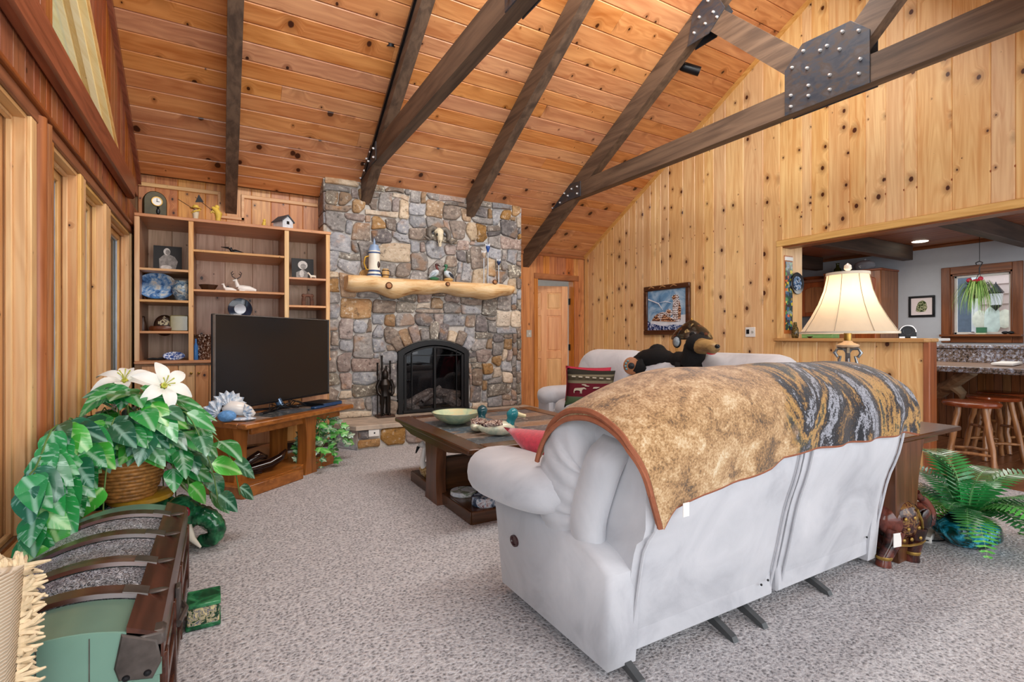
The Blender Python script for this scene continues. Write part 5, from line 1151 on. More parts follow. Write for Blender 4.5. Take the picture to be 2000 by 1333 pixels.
# ================================================= MOSAIC LAMP
lc = Vector((4.42, 3.76, 0)); ml = thing('mosaic_lamp', 'dark stained-glass lamp with a hanging glass drop behind the toy bear', 'lamp', lc)
t = NT('mosaic_glass'); v = t.coord(); vo = t.nd('ShaderNodeTexVoronoi', {'Vector': v, 'Scale': 26.0}); vd = t.nd('ShaderNodeTexVoronoi', {'Vector': v, 'Scale': 26.0}, feature='DISTANCE_TO_EDGE')
MOS = t.out(t.mix(t.mr(vd.outputs[0], .03, .08), lin('17130f'), t.ramp(t.nd('ShaderNodeSeparateColor', {0: vo.outputs['Color']}).outputs[0], [(0, '17130f'), (.35, '2a1f16'), (.6, '35332a'), (.82, '5a3020'), (.94, '8a7650')], 'CONSTANT')), .25)
Tl = TR(lc)
ob('shade', MB(Tl).lathe([(.21, 1.135), (.216, 1.15), (.195, 1.195), (.15, 1.25), (.09, 1.30), (.04, 1.335), (.02, 1.345)], n=28), MOS, ml, thick=.004)
ob('finial', MB(Tl).lathe([(0, 1.375), (.01, 1.36), (.014, 1.345), (.008, 1.33)], n=10), BRASS, ml)
ob('pole', MB(Tl).lathe([(.14, 0), (.14, .02), (.03, .04), (.012, .08), (.012, 1.3)], n=16), BRASS, ml)
dp = onX(1322, 668, 4.2); ob('glass_drop', MB().sph(dp, (.035, .045, .055), 14, 8), plain('grey_glass', '7f8a92', .15, var=.3, sc=30), ml)
ob('drop_frame', MB().tube([dp+Vector((0, .05*cos(a), .06*sin(a)+.0)) for a in [2*pi*k/16 for k in range(17)]], .008, 6), BLACKM, ml); ob('pull_chain', MB().cyl(dp+Vector((0, 0, .06)), dp+Vector((0.05, 0, .12)), .004), BLACKM, ml)
ob('side_stem', MB().tube([dp+Vector((0, -.012, -.05)), dp+Vector((0.02, -.012, -.5))], .004, 6).tube([dp+Vector((0, .014, -.05)), dp+Vector((0.02, .014, -.5))], .004, 6), BRASS, ml)
# ================================================= PAINTING
pt = thing('framed_painting', 'blue snowy painting of two tigers in brown carved frame on pine wall', 'painting', (XR, 4.81, 1.53))
Y0, Y1, Z0, Z1 = 4.41, 5.21, 1.195, 1.865; fw = .065
FRM = streaky('frame_wood', 1, '5c3620', '34190d', .35)
for a, b, z0, z1 in ((Y0, Y1, Z1-fw, Z1), (Y0, Y1, Z0, Z0+fw), (Y0, Y0+fw, Z0+fw, Z1-fw), (Y1-fw, Y1, Z0+fw, Z1-fw)): ob('frame_rail', MB().box(XR-.045, XR-.002, a, b, z0, z1, .012), FRM, pt)
ob('canvas', MB().box(XR-.02, XR-.003, Y0+fw, Y1-fw, Z0+fw, Z1-fw), pl_mat('snow_sky_paint', [(.36, '3f6d9c'), (.48, '6f9dc6'), (.58, '9fc0dc'), (.7, 'c7d9e8')], 4), pt)
t = NT('tiger_fur_paint'); v = t.coord(); wv = t.nd('ShaderNodeTexWave', {'Vector': v, 'Scale': 9.0, 'Distortion': 6.0, 'Detail': 2.0, 'Detail Scale': 3.0}, bands_direction='Z'); OR = t.out(t.ramp(wv.outputs['Fac'], [(0, '2c1c18'), (.25, '4a2a1c'), (.4, 'a5603a'), (.75, 'b5754c'), (1, 'd8b898')]), .6)
t = NT('pale_tiger_paint'); v = t.coord(); wv = t.nd('ShaderNodeTexWave', {'Vector': v, 'Scale': 11.0, 'Distortion': 7.0, 'Detail': 2.0, 'Detail Scale': 3.0}, bands_direction='Z'); WT = t.out(t.ramp(wv.outputs['Fac'], [(0, '3a2a28'), (.16, '7a5a4c'), (.3, 'd0c4c0'), (1, 'e8e8ec')]), .6)
SN = plain('snow_paint', 'dfe6f0', .6, var=.08); NAVY = pl_mat('navy_rocks', [(.42, '15264d'), (.5, '27468a'), (.56, 'b9c7de')], 30)
CW, CH_ = Y1-Y0-2*fw, Z1-Z0-2*fw; og = Vector((XR-.0205, Y1-fw, Z0+fw))
artwork(pt, og, (0, -CW, 0), (0, 0, CH_), (-1, 0, 0), [('snow_field', SN, [(.55, .0), (1, 0), (1, .36), (.8, .36), (.55, .3)]), ('snow_bank', SN, [(.05, .1), (.95, .1), (.85, .22), (.5, .24), (.3, .3), (.1, .25)]), ('rocks', NAVY, [(0, 0), (1, 0), (1, .1), (.7, .13), (.4, .1), (.1, .17), (0, .24)]),
  ('tiger_body', WT, [(.68, .2), (.86, .2), (.88, .5), (.84, .72), (.76, .78), (.68, .7), (.66, .45)]), ('tiger_flank', OR, [(.80, .25), (.87, .28), (.88, .5), (.84, .7), (.81, .5)]), ('tiger_head', WT, ell(.74, .78, .09, .08)), ('tiger_brow', OR, ell(.71, .79, .045, .05)),
  ('lying_tiger', OR, [(.12, .24), (.2, .36), (.3, .42), (.36, .3), (.34, .22)]), ('lying_back', WT, ell(.42, .36, .14, .09)), ('lying_tiger', OR, [(.36, .22), (.42, .36), (.52, .4), (.62, .3), (.78, .2), (.6, .2)]), ('cub_head', WT, ell(.58, .42, .09, .1)), ('cub_face', OR, ell(.58, .45, .05, .045)),
  ('twig', SN, [(.02, .78), (.3, .66), (.42, .5), (.43, .5), (.32, .68), (.03, .81)]), ('twig', SN, [(.3, .68), (.5, .72), (.66, .66), (.66, .65), (.5, .70)])])
for yy in (Y1-.16, Y1-.36, Y1-.55): ob('carved_knot', MB().tube([(XR-.05, yy+.05, Z1-.035), (XR-.055, yy, Z1-.012), (XR-.05, yy-.05, Z1-.03)], [.006, .011, .006], 8), streaky('light_carving', 1, 'b58a5c', '7d5430', .4), pt)
# ================================================= COFFEE TABLE, TV STAND, END TABLE (one suite)
TW = streaky('walnut_frame_y', 1, '5d3a22', '35200f', .25); TWX = streaky('walnut_frame_x', 0, '5d3a22', '35200f', .25); TWZ = streaky('walnut_leg', 2, '6d4228', '3c2211', .3)
def slate(name, cols): return stonemat(name, cols, 10, None, .25)
SL = [slate('blue_slate_tile', ['2b3640', '45525e', '5d6b78']), slate('mixed_slate_tile', ['5c5560', '8a7466', 'a3978c']), slate('dark_slate_tile', ['2c3134', '43494c', '5a6062'])]
for s_ in SL: s_.node_tree.nodes['Principled BSDF'].inputs['Roughness'].default_value = .28
ct = thing('coffee_table', 'low square dark wood coffee table with inlaid slate tiles', 'table', (1.9, 3.37, 0))
CX0, CX1, CY0_, CY1_, CZ = 1.24, 2.55, 2.66, 4.08, .50; fw = .13
ob('top_rail', MB().box(CX0, CX0+fw, CY0_, CY1_, CZ-.035, CZ, .008), TW, ct); ob('top_rail', MB().box(CX1-fw, CX1, CY0_, CY1_, CZ-.035, CZ, .008), TW, ct)
ob('top_rail', MB().box(CX0+fw, CX1-fw, CY0_, CY0_+fw, CZ-.035, CZ, .008), TWX, ct); ob('top_rail', MB().box(CX0+fw, CX1-fw, CY1_-fw, CY1_, CZ-.035, CZ, .008), TWX, ct)
nxy = 3; tx = (CX1-CX0-2*fw)/2; ty = (CY1_-CY0_-2*fw)/6
for i in range(2):
    for j in range(6): ob('slate_tile', MB().box(CX0+fw+i*tx+.002, CX0+fw+(i+1)*tx-.002, CY0_+fw+j*ty+.002, CY0_+fw+(j+1)*ty-.002, CZ-.03, CZ-.003, .003), SL[(j+i) % 2 if j != 3 else 2], ct)
ob('under_apron', MB().prism([(CY0_+.05, CZ-.035), (CY1_-.02, CZ-.035), (CY1_-.35, CZ-.085), (CY0_+.35, CZ-.085)], 0, CX0+.02, CX0+.06), TW, ct)
ob('under_apron', MB().box(CX0+.06, CX1-.06, 3.30, 3.44, CZ-.085, CZ-.035), TWX, ct)
def slab_leg(xf, yc, zt, parent, T=None, w0=.20, w1=.15, mat=None):
    # curved slab leg: wide at foot and head, waisted between; thickness along X
    L_ = []; n = 10
    for k in range(n+1): t_ = k/n; L_.append((yc-(w1/2+(w0-w1)/2*abs(2*t_-1)**2), zt*t_))
    for k in range(n, -1, -1): t_ = k/n; L_.append((yc+(w1/2+(w0-w1)/2*abs(2*t_-1)**2), zt*t_))
    return ob('leg', MB(T).prism(L_, 0, xf, xf+.075, .004), mat or TWZ, parent, sharp=30)
slab_leg(1.285, 3.37, CZ-.085, ct, w0=.24, w1=.19); slab_leg(CX1-.12, 3.37, CZ-.085, ct, w0=.24, w1=.19)
ob('cross_panel', MB().box(1.36, CX1-.12, 3.34, 3.40, .07, .30, .005), TWX, ct)
for s_ in (-1, 1):
    y0 = 3.37+s_*.56; y1 = 3.37+s_*.03
    ob('lower_shelf', MB().prism([(1.34, y0), (1.34, y1), (CX1-.1, y1), (CX1-.1, y0)], 2, .045, .08, .004), TWX, ct); ob('shelf_rail', MB().box(1.335, CX1-.1, y0-.01, y0+.01, .0, .078, .004), TWX, ct); ob('shelf_rail', MB().box(1.325, 1.345, min(y0, y1), max(y0, y1), .0, .078, .004), TW, ct)
# bowl and duck decoys on top
c_ = onZ(891, 827, CZ); r = thing('pottery_bowl', 'wide pale green pottery bowl on the coffee table', 'bowl', c_)
bw_ = .185; ob('bowl', MB(TR(c_)).lathe([(0, .0), (.07, 0), (.085, .006), (bw_*.8, .04), (bw_, .082), (bw_+.002, .087), (bw_-.008, .086), (bw_*.78, .05), (.08, .016), (0, .012)], n=40), pl_mat('celadon', [(.4, '9db69c'), (.5, 'bac9a6'), (.6, 'c9c39a')], 9), r)
ob('rim', MB(TR(c_)).lathe([(bw_-.004, .086), (bw_, .089), (bw_+.003, .085)], n=40), plain('dark_rim', '4f5c4c', .3), r)
def decoy(px, py, ang_, s_, lab, bodym, backm, headm, billm):
    c_ = onZ(px, py, CZ); r = thing('duck_decoy', lab, 'decoy', c_, 'duck decoys on the coffee table'); T = TR(c_, ang_, s_)
    ob('body', MB(T).tube([(-.13, 0, .05), (-.10, 0, .045), (-.04, 0, .042), (.03, 0, .042), (.08, 0, .045), (.105, 0, .05)], [.004, .03, .052, .058, .046, .02], 16, flat=.82, up=(0, 1, 0)), bodym, r, sharp=80)
    ob('back', MB(T).sph((-.015, 0, .06), (.095, .05, .034), 16, 8), backm, r)
    ob('wing', MB(T).tube([(.03, -.035, .07), (-.03, -.042, .072), (-.1, -.018, .07)], [.012, .016, .004], 8), backm, r); ob('wing', MB(T).tube([(.03, .035, .07), (-.03, .042, .072), (-.1, .018, .07)], [.012, .016, .004], 8), backm, r)
    h_ = ob('head', MB(T).tube([(.07, 0, .05), (.08, 0, .08), (.085, 0, .10), (.09, 0, .118), (.094, 0, .138), (.092, 0, .155), (.088, 0, .166)], [.036, .026, .027, .036, .037, .028, .010], 16), headm, r, sharp=80)
    ob('bill', MB(T).tube([(.115, 0, .132), (.145, 0, .122), (.175, 0, .116)], [.016, .014, .011], 10, flat=1.0), billm, h_)
MOT = pl_mat('mottled_feathers', [(.42, '3e2c2c'), (.48, '8a6a62'), (.53, 'd7c9b8'), (.6, '5a4248')], 45); CB = pl_mat('cream_body', [(.4, 'b5c4ae'), (.55, 'd9d8bf'), (.65, 'e6dfc8')], 14)
TLH = plain('teal_head', '2f8791', .15, var=.35, sc=12); DTH = plain('deep_teal_head', '1f4c55', .15, var=.3)
decoy(935, 842, radians(48), 1.0, 'duck decoy with mottled brown back and deep teal head nearer the bowl', CB, MOT, DTH, plain('ochre_bill', 'b07a3c', .3))
decoy(972, 850, radians(-28), 1.08, 'duck decoy with bright teal head and pale bill beside the red pillow', CB, MOT, TLH, plain('cream_bill', 'd6cba0', .3))
# on the lower shelf
c_ = onZ(848, 935, .08); r = thing('swan_planter', 'white-necked swan with woven basket body on the coffee table shelf', 'ornament', Vector((1.42, 3.68, .08))); T = TR((1.42, 3.70, .08), radians(200))
ob('body', MB(T).lathe([(0, 0), (.05, 0), (.075, .03), (.085, .07), (.07, .1), (.06, .1), (0, .06)], n=20, sx=1.3), pl_mat('basket_pattern', [(.45, '8a6a3c'), (.52, 'cbb27c'), (.6, '7a5630')], 50), r)
ob('neck', MB(T).tube([(.075, 0, .08), (.10, 0, .13), (.085, 0, .19), (.075, 0, .235), (.1, 0, .265), (.125, 0, .25)], [.03, .024, .02, .019, .023, .017], 12), WHC, r); ob('bill', MB(T).tube([(.135, 0, .25), (.16, 0, .205)], [.013, .005], 8), BLACKM, r)
ob('tail', MB(T).tube([(-.08, 0, .08), (-.13, 0, .15)], [.03, .008], 8), WHC, r)
c_ = onZ(905, 966, .08); r = thing('round_tin', 'low round white tin with printed lid on the coffee table shelf', 'tin', c_); ob('tin', MB(TR(c_)).lathe([(0, 0), (.085, 0), (.09, .006), (.09, .024), (.085, .03), (0, .031)], n=30), pl_mat('tin_print', [(.45, 'c4d0da'), (.52, 'dfe6ea'), (.6, '8a9c8c')], 14), r)
c_ = onZ(948, 985, .08); r = thing('stacked_tin', 'taller blue and white round tin nearer the sofa arm', 'tin', c_); ob('tin', MB(TR(c_)).lathe([(0, 0), (.085, 0), (.09, .006), (.09, .05), (.085, .056), (0, .057)], n=30), pl_mat('tin_print_b', [(.42, '2f405c'), (.5, '8fa8c4'), (.56, 'dfe6ee'), (.64, '7a2e3c')], 20), r)
# TV stand placed across the corner
O = Vector((.156, 4.083, 0)); aT = math.atan2(.757, .921); TS = Matrix.Translation(O) @ Matrix.Rotation(aT, 4, 'Z'); 
ts = thing('television_stand', 'honey brown wooden television stand with slate top set across the corner', 'tv stand', (.45, 4.6, 0))
HW_X = streaky('honey_wood', 0, 'a8682f', '734015', .28); HW_Z = streaky('honey_wood_z', 2, 'a8682f', '734015', .28)
TZt = .53; TL, TD = 1.20, .52
ob('top_rail', MB(TS).box(0, TL, 0, .09, TZt-.04, TZt, .008), HW_X, ts); ob('top_rail', MB(TS).box(0, TL, TD-.09, TD, TZt-.04, TZt, .008), HW_X, ts); ob('top_rail', MB(TS).box(0, .09, .09, TD-.09, TZt-.04, TZt, .006), HW_X, ts); ob('top_rail', MB(TS).box(TL-.09, TL, .09, TD-.09, TZt-.04, TZt, .006), HW_X, ts)
for i in range(4): ob('slate_tile', MB(TS).box(.09+i*.255+.002, .09+(i+1)*.255-.002, .092, TD-.092, TZt-.03, TZt-.003, .003), SL[(i+1) % 3], ts)
ob('apron', MB(TS).box(.12, TL-.1, .08, .11, TZt-.1, TZt-.04, .003), HW_X, ts)
def leg_at(u, v, zt, w=.075, d=.15):
    m = MB(TS @ Matrix.Translation((u, v, 0))); L_ = []; n = 8
    for k in range(n+1): t_ = k/n; L_.append((-(w/2+.02*abs(2*t_-1)**2), zt*t_))
    for k in range(n, -1, -1): t_ = k/n; L_.append(((w/2+.02*abs(2*t_-1)**2), zt*t_))
    m.prism(L_, 1, 0, d, .003); ob('leg', m, HW_Z, ts, sharp=30)
leg_at(.08, .14, TZt-.04, .10, .24); leg_at(.70, .05, TZt-.04, .1, .10)
leg_at(.70, TD-.16, TZt-.04, .1, .10)
ob('lower_shelf', MB(TS).prism([(-.03, .0), (.52, .03), (.75, .12), (1.05, .12), (1.05, TD-.02), (-.03, TD-.02)], 2, .055, .09, .004), HW_X, ts); ob('shelf_rail', MB(TS).box(-.03, .55, -.01, .02, 0, .085, .005), HW_X, ts)
ob('shelf_rail', MB(TS).box(-.035, -.01, 0, TD-.02, 0, .085, .005), HW_X, ts); ob('shelf_rail', MB(TS).box(.78, 1.05, .10, .13, 0, .085, .005), HW_X, ts)
# television
TC = Vector((.445, 4.86, 0)); aV = math.atan2(.247, .26); TV_ = Matrix.Translation(TC) @ Matrix.Rotation(aV, 4, 'Z')
tv = thing('television', 'large black flat screen television on the corner stand', 'television', (TC.x, TC.y, TZt)); hw_ = .68; zb, zt_ = .592, 1.335
ob('rear_housing', MB(TV_).box(-hw_, hw_, .0, .03, zb, zt_, .006).box(-.4, .4, .03, .06, zb+.05, zt_-.25, .02), plain('tv_back', '1a1b1d', .5), tv)
ob('screen', MB(TV_).box(-hw_+.012, hw_-.012, -.006, -.001, zb+.018, zt_-.012), plain('tv_screen', '17191b', .22, var=.02, spec=.6), tv)
fr = MB(TV_); fr.box(-hw_, -hw_+.008, -.012, .012, zb, zt_).box(hw_-.008, hw_, -.012, .012, zb, zt_).box(-hw_, hw_, -.012, .012, zt_-.008, zt_); ob('bezel', fr, plain('silver_bezel', '8d9296', .25, .8), tv)
ob('bezel', MB(TV_).box(-hw_, hw_, -.012, .012, zb, zb+.018, .003), BLACKM, tv)
ob('neck', MB(TV_).tube([(0, .02, zb+.02), (0, -.02, TZt+.02)], .03, 10), plain('blue_grey_neck', '4b6784', .2, .4), tv)
ob('foot', MB(TV_).prism([(-.32, -.12), (0, -.03), (.32, -.12), (.34, -.1), (.05, .04), (.22, .14), (.2, .16), (0, .06), (-.2, .16), (-.22, .14), (-.05, .04), (-.34, -.1)], 2, TZt, TZt+.014, .003), BLACKM, tv)
bx = thing('cable_box', 'flat black cable box at the right end of the television stand', 'set-top box', (1.0, 4.95, TZt)); ob('case', MB(TS).box(.93, 1.17, .12, .36, TZt, TZt+.035, .004), BLACKM, bx); ob('front_strip', MB(TS).box(.93, 1.17, .114, .122, TZt+.004, TZt+.031), plain('blue_strip', '25466e', .2), bx)
rc = thing('remote_control', 'small dark blue remote control lying in front of the cable box', 'remote', (.9, 4.8, TZt)); ob('body', MB(TS).box(.80, .93, .10, .15, TZt, TZt+.018, .005), plain('blue_strip', '25466e', .2), rc)
cb = thing('television_cable', 'tangle of thin black cables behind the television foot', 'cable', (.7, 4.9, TZt)); random.seed(4)
m = MB()
for k in range(6): m.tube(smooth_poly([TS @ Vector((.55+random.random()*.1, .36, TZt+.006))]+[TS @ Vector((.6+.07*q+random.uniform(-.03, .03), .3+random.uniform(-.06, .1), TZt+.008+random.uniform(0, .06))) for q in range(4)]+[TS @ Vector((.92, .3, TZt+.01))], 16), .0035, 5)
ob('wires', m, BLACKM, cb)
# lionfish ornament
c_ = onZ(452, 822, TZt); r = thing('ceramic_fish', 'white and blue spiny ceramic fish on the near end of the television stand', 'ornament', c_); T = TR(c_, radians(-6), 1.15)
WB_ = pl_mat('pale_blue_fins', [(.4, '9db4cc'), (.5, 'd3dce6'), (.6, 'eef0f2')], 30)
ob('body', MB(T).tube([(-.05, 0, .07), (0, 0, .085), (.05, 0, .075), (.10, 0, .055), (.135, 0, .03)], [.02, .045, .046, .034, .014], 14), plain('white_porcelain', 'ece8e2', .2), r, sharp=80)
ob('rear_body', MB(T).sph((-.02, -.06, .038), (.055, .04, .038), 14, 8), plain('bright_blue_body', '5f97cf', .5, var=.3, sc=50, bump=.5), r)
def finfan(c, a0, a1, r_, n, tx_):
    m = MB(T); vs = [Vector(c)]; 
    for k in range(n+1):
        a = a0+(a1-a0)*k/n; rr = r_ if k % 2 == 0 else r_*.8; vs.append(Vector(c)+Vector((cos(a)*rr, tx_*(.015 if k % 2 else -.01), sin(a)*rr)))
    m.add(vs, [(0, k+1, k+2) for k in range(n)]); ob('fin', m, WB_, r, thick=.004)
finfan((-.02, .02, .09), radians(10), radians(160), .11, 14, 1); finfan((-.07, -.01, .05), radians(70), radians(230), .1, 12, 1); finfan((.07, -.045, .05), radians(-60), radians(80), .06, 10, -1)
ob('stand_leaf', MB(T).sph((.07, -.04, .012), (.08, .05, .012), 14, 6), WB_, r); ob('eye', MB(T).sph((.095, -.034, .07), .006, 8, 5), BLACKM, r)
# canoe figure on the lower shelf
c_ = onZ(508, 925, .09); r = thing('glazed_figure', 'glossy dark brown bent figure sculpture on the television stand shelf', 'sculpture', c_); T = TR(c_, radians(22), 1.25)
GL = plain('glossy_dark_brown', '20100c', .1, var=.4, sc=10)
ob('canoe', MB(T).tube([(-.16, 0, .05), (-.11, 0, .03), (-.03, 0, .035), (.06, 0, .045), (.13, 0, .075), (.17, 0, .12)], [.012, .028, .036, .036, .026, .008], 12), GL, r, sharp=80)
ob('torso', MB(T).tube([(-.1, -.01, .03), (-.08, -.015, .09), (-.02, -.02, .12), (.03, -.02, .10)], [.016, .026, .03, .014], 10), GL, r, sharp=80); ob('limb', MB(T).tube([(-.13, -.02, .02), (-.15, -.02, .07), (-.10, -.02, .12)], [.012, .012, .012], 8).tube([(-.15, 0, .07), (-.1, -.05, .02), (-.02, -.06, .02)], [.01, .012, .008], 8), GL, r)
# wicker basket under the stand
def wicker(name, light, dark, sc=55):
    t = NT(name); v = t.coord(); w_ = t.nd('ShaderNodeTexWave', {'Vector': v, 'Scale': sc*.55, 'Distortion': 2.5, 'Detail': 2.0}, bands_direction='Z'); n = t.noise(v, 30, 3)
    t.bump(w_.outputs['Fac'], .9, .01); return t.out(t.mix(w_.outputs['Fac'], lin(dark), t.mix(n.outputs[0], lin(light), lin(dark))), .6)
def coil_basket(root, c, prof, n_, rr, mat, name='wicker_coil'):
    m = MB(); z0, z1 = prof[0][1], prof[-1][1]
    def rad(z):
        for (a, za), (b, zb_) in zip(prof[:-1], prof[1:]):
            if za <= z <= zb_: return a+(b-a)*(z-za)/max(1e-6, zb_-za)
        return prof[-1][0]
    for k in range(n_):
        z = z0+(z1-z0)*(k+.5)/n_; R_ = rad(z); m.tube([Vector((c.x+(R_+.004*sin(11*a+k*pi))*cos(a), c.y+(R_+.004*sin(11*a+k*pi))*sin(a), c.z+z)) for a in [2*pi*q/44 for q in range(45)]], rr, 5, cap=False)
    o = ob(name, m, mat, root, sharp=80); o['kind'] = 'stuff'; return o
bc_ = TS @ Vector((.34, .62, 0)); r = thing('wicker_basket', 'pale woven wicker basket with a dark handle hole behind the stand legs', 'basket', bc_); WK = plain('pale_wicker', 'b59a78', .6, var=.35, sc=45)
coil_basket(r, bc_, [(.12, .0), (.15, .2), (.165, .42)], 20, .0115, WK); ob('liner', MB(TR(bc_)).lathe([(0, .01), (.11, .01), (.14, .2), (.155, .41), (.15, .41), (.13, .2), (0, .03)], n=24), DKB, r)
hpos = bc_+(onZ(480, 905, .2)-bc_).normalized()*.155; hpos.z = .22; ob('handle_hole', MB().sph(hpos, (.045, .03, .03), 12, 6, e=.6), BLACKM, r)
# pale wooden piece on the floor behind
dwb = TS @ Vector((.72, .75, 0)); r = thing('wooden_trough', 'smooth pale wooden trough on the floor behind the television stand', 'trough', dwb); T = TS @ Matrix.Translation((.66, .68, 0))
ob('trough', MB(T).tube([(-.3, 0, .10), (-.2, 0, .09), (0, 0, .085), (.2, 0, .1), (.3, 0, .14)], [.03, .075, .085, .08, .04], 14), plain('smooth_wood', 'b98a62', .4, var=.2, sc=6), r, sharp=80)
# end table behind the lamp
et = thing('end_table', 'dark wood end table with overhanging top at the right end of foreground sofa', 'table', (3.3, 1.5, 0))
EX0, EX1, EY0, EY1, EZ = 2.965, 3.68, 1.215, 1.86, .645
ob('top', MB().box(EX0, EX1, EY0, EY1, EZ-.025, EZ, .008), TWX, et); ob('apron', MB().box(EX0+.01, EX1-.22, EY0+.03, EY0+.055, EZ-.065, EZ-.025, .004), TWX, et)
for yc in (EY0+.02, EY1-.1):
    L_ = []; n = 12
    for k in range(n+1): t_ = k/n; L_.append((2.97-.03*t_+.02*abs(2*t_-1)**2, (EZ-.03)*t_))
    for k in range(n, -1, -1): t_ = k/n; L_.append((3.20+.02*t_+.05*t_**3-.03*sin(pi*t_)+.0, (EZ-.03)*t_))
    ob('leg', MB().prism(L_, 1, yc+.07, yc, .004), TWZ, et, sharp=30)
ob('lower_shelf', MB().box(3.0, EX1-.08, EY0+.1, EY1-.1, .12, .15, .004), TWX, et); ob('leg', MB().box(EX1-.14, EX1-.07, EY0+.25, EY1-.25, 0, EZ-.025, .004), TWZ, et)
# table lamp
lc = Vector((3.17, 1.57, EZ)); tl = thing('table_lamp', 'table lamp with pleated cream bell shade and silver scroll base, switched on', 'lamp', lc); Tl = TR(lc)
def shademat():
    t = NT('lit_cream_shade'); v = t.coord(); n = t.noise(v, 9, 4, .6, 1.5); col = t.mix(n.outputs[0], lin('f3e3c8'), lin('e0d2bd'))
    d = t.nd('ShaderNodeBsdfDiffuse', {0: col}); tr = t.nd('ShaderNodeBsdfTranslucent', {0: col}); mx = t.nd('ShaderNodeMixShader', {0: .45, 1: d.outputs[0], 2: tr.outputs[0]})
    t.l.new(mx.outputs[0], t.n['Material Output'].inputs[0]); return t.m
sz0, sz1 = .535, .885; rows = []
prof = [(.245, sz0), (.232, sz0+.02), (.19, sz0+.09), (.15, sz0+.17), (.122, sz0+.25), (.108, sz0+.32), (.106, sz1-.012)]
for R_, z in prof: rows.append([lc+Vector((R_*(1-.012*abs(cos(4*a)))*cos(a), R_*(1-.012*abs(cos(4*a)))*sin(a), z)) for a in [2*pi*k/48 for k in range(48)]])
ob('shade', MB().grid(rows, closed_u=True), shademat(), tl, sharp=80)
for R_, z, w in ((.107, sz1-.006, .008), (.245, sz0+.003, .006)): ob('shade_trim', MB(Tl).lathe([(R_-.003, z-w), (R_+.003, z-w), (R_+.003, z+w), (R_-.003, z+w), (R_-.003, z-w)], n=40), plain('shade_trim', 'cfc4b0', .7), tl)
for k in range(8):
    a = 2*pi*k/8+.2; ob('shade_rib', MB().tube([lc+Vector(((R_+.001)*cos(a), (R_+.001)*sin(a), z)) for R_, z in prof], .0018, 5), plain('rib_thread', 'a89a86', .7), tl)
ob('finial', MB(Tl).lathe([(.004, sz1), (.006, sz1+.01), (.02, sz1+.025), (.018, sz1+.045), (.0, sz1+.06)], n=12), plain('clear_finial', 'd9d0c4', .15), tl)
ob('harp', MB(Tl).tube([(.0, -.03, .56), (0, -.055, .68), (0, -.03, .84), (0, 0, .88), (0, .03, .84), (0, .055, .68), (0, .03, .56)], .003, 5), BRASS, tl)
ob('bulb', MB(Tl).sph((0, 0, .66), (.032, .032, .042), 14, 8), plain('warm_bulb', 'ffe2b0', .4, emit=3), tl)
SILV = plain('antique_silver', '8a8c8e', .3, .85, .35, 30)
ob('socket', MB(Tl).lathe([(.016, .48), (.02, .50), (.02, .56), (.014, .6), (0, .62)], n=16), BRASS, tl); ob('collar', MB(Tl).lathe([(.02, .445), (.055, .455), (.06, .465), (.028, .48), (.02, .49)], n=24), plain('tan_marble', 'c9a988', .3), tl)
ob('column', MB(Tl).lathe([(.0, .0), (.09, .0), (.095, .02), (.05, .05), (.02, .08), (.014, .2), (.013, .42), (.03, .445)], n=20), SILV, tl)
for k in range(4):
    a = 2*pi*k/4+.5; dx, dy = cos(a), sin(a); ob('scroll', MB(Tl).tube([(dx*r_, dy*r_, z) for r_, z in ((.012, .44), (.05, .445), (.065, .42), (.05, .395), (.035, .40), (.045, .36), (.062, .30), (.045, .23), (.018, .2))], [.006, .009, .01, .008, .006, .008, .01, .008, .005], 8), SILV, tl)
pl = bpy.data.lights.new('lamp_glow', 'POINT'); pl.energy = 2.5; pl.color = (1, .82, .6); pl.shadow_soft_size = .04; plo = bpy.data.objects.new('lamp_glow', pl); C.objects.link(plo); plo.location = lc+Vector((0, 0, .74))
# ================================================= KITCHEN SIDE
CAB = pine('cabinet_wood', 2, '9a5a30', '63351a', knot=.05, vary=.04, rough=.3); CABY = pine('cabinet_wood_y', 1, '9a5a30', '63351a', knot=.05, vary=.04, rough=.3)
kcb = thing('kitchen_cabinets', 'brown wood kitchen cabinets with arched doors on the far kitchen wall', 'cabinet', (8.3, 4.6, 0))
CXF = 8.10; PY = 3.57; PT = 2.12
ob('pantry_body', MB().box(CXF, XK-.002, PY, 4.35, .1, PT, .004), CAB, kcb); ob('crown', MB().box(CXF-.015, XK-.002, PY-.012, 4.36, PT, PT+.03, .006), CABY, kcb)
CX2 = 8.25
ob('wall_cabinet_body', MB().box(CX2, XK-.002, 4.36, 6.05, 1.50, 2.05, .004), CAB, kcb); ob('crown', MB().box(CX2-.03, XK-.002, 4.36, 6.05, 2.05, 2.09, .006), CABY, kcb)
ob('base_cabinet_body', MB().box(8.02, XK-.002, 4.36, 6.05, .1, .88, .004), CAB, kcb)
def arched_door(y0, y1, z0, z1, xf, left=True):
    d = ob('door', MB().box(xf-.02, xf, y0+.004, y1-.004, z0+.004, z1-.004, .004), CAB, kcb)
    m = MB(); i0, i1 = y0+.055, y1-.055; zt = z1-.075; cyy = (i0+i1)/2; pts = [(i0, z0+.06), (i1, z0+.06)]+[(cyy+(i1-i0)/2*cos(a), zt-.055+.055*sin(a)) for a in [pi*k/10 for k in range(11)]]
    m.prism(pts, 0, xf-.019, xf-.028, .012); ob('raised_panel', m, CAB, d)
    yk = y0+.03 if left else y1-.03; ob('handle', MB().tube([(xf-.022, yk, z0+.06), (xf-.045, yk, z0+.075), (xf-.045, yk, z0+.125), (xf-.022, yk, z0+.14)], .005, 6), BRASS, d)
for y0, y1 in ((3.57, 3.96), (3.96, 4.35)): arched_door(y0, y1, .95, PT, CXF); arched_door(y0, y1, .12, .93, CXF)
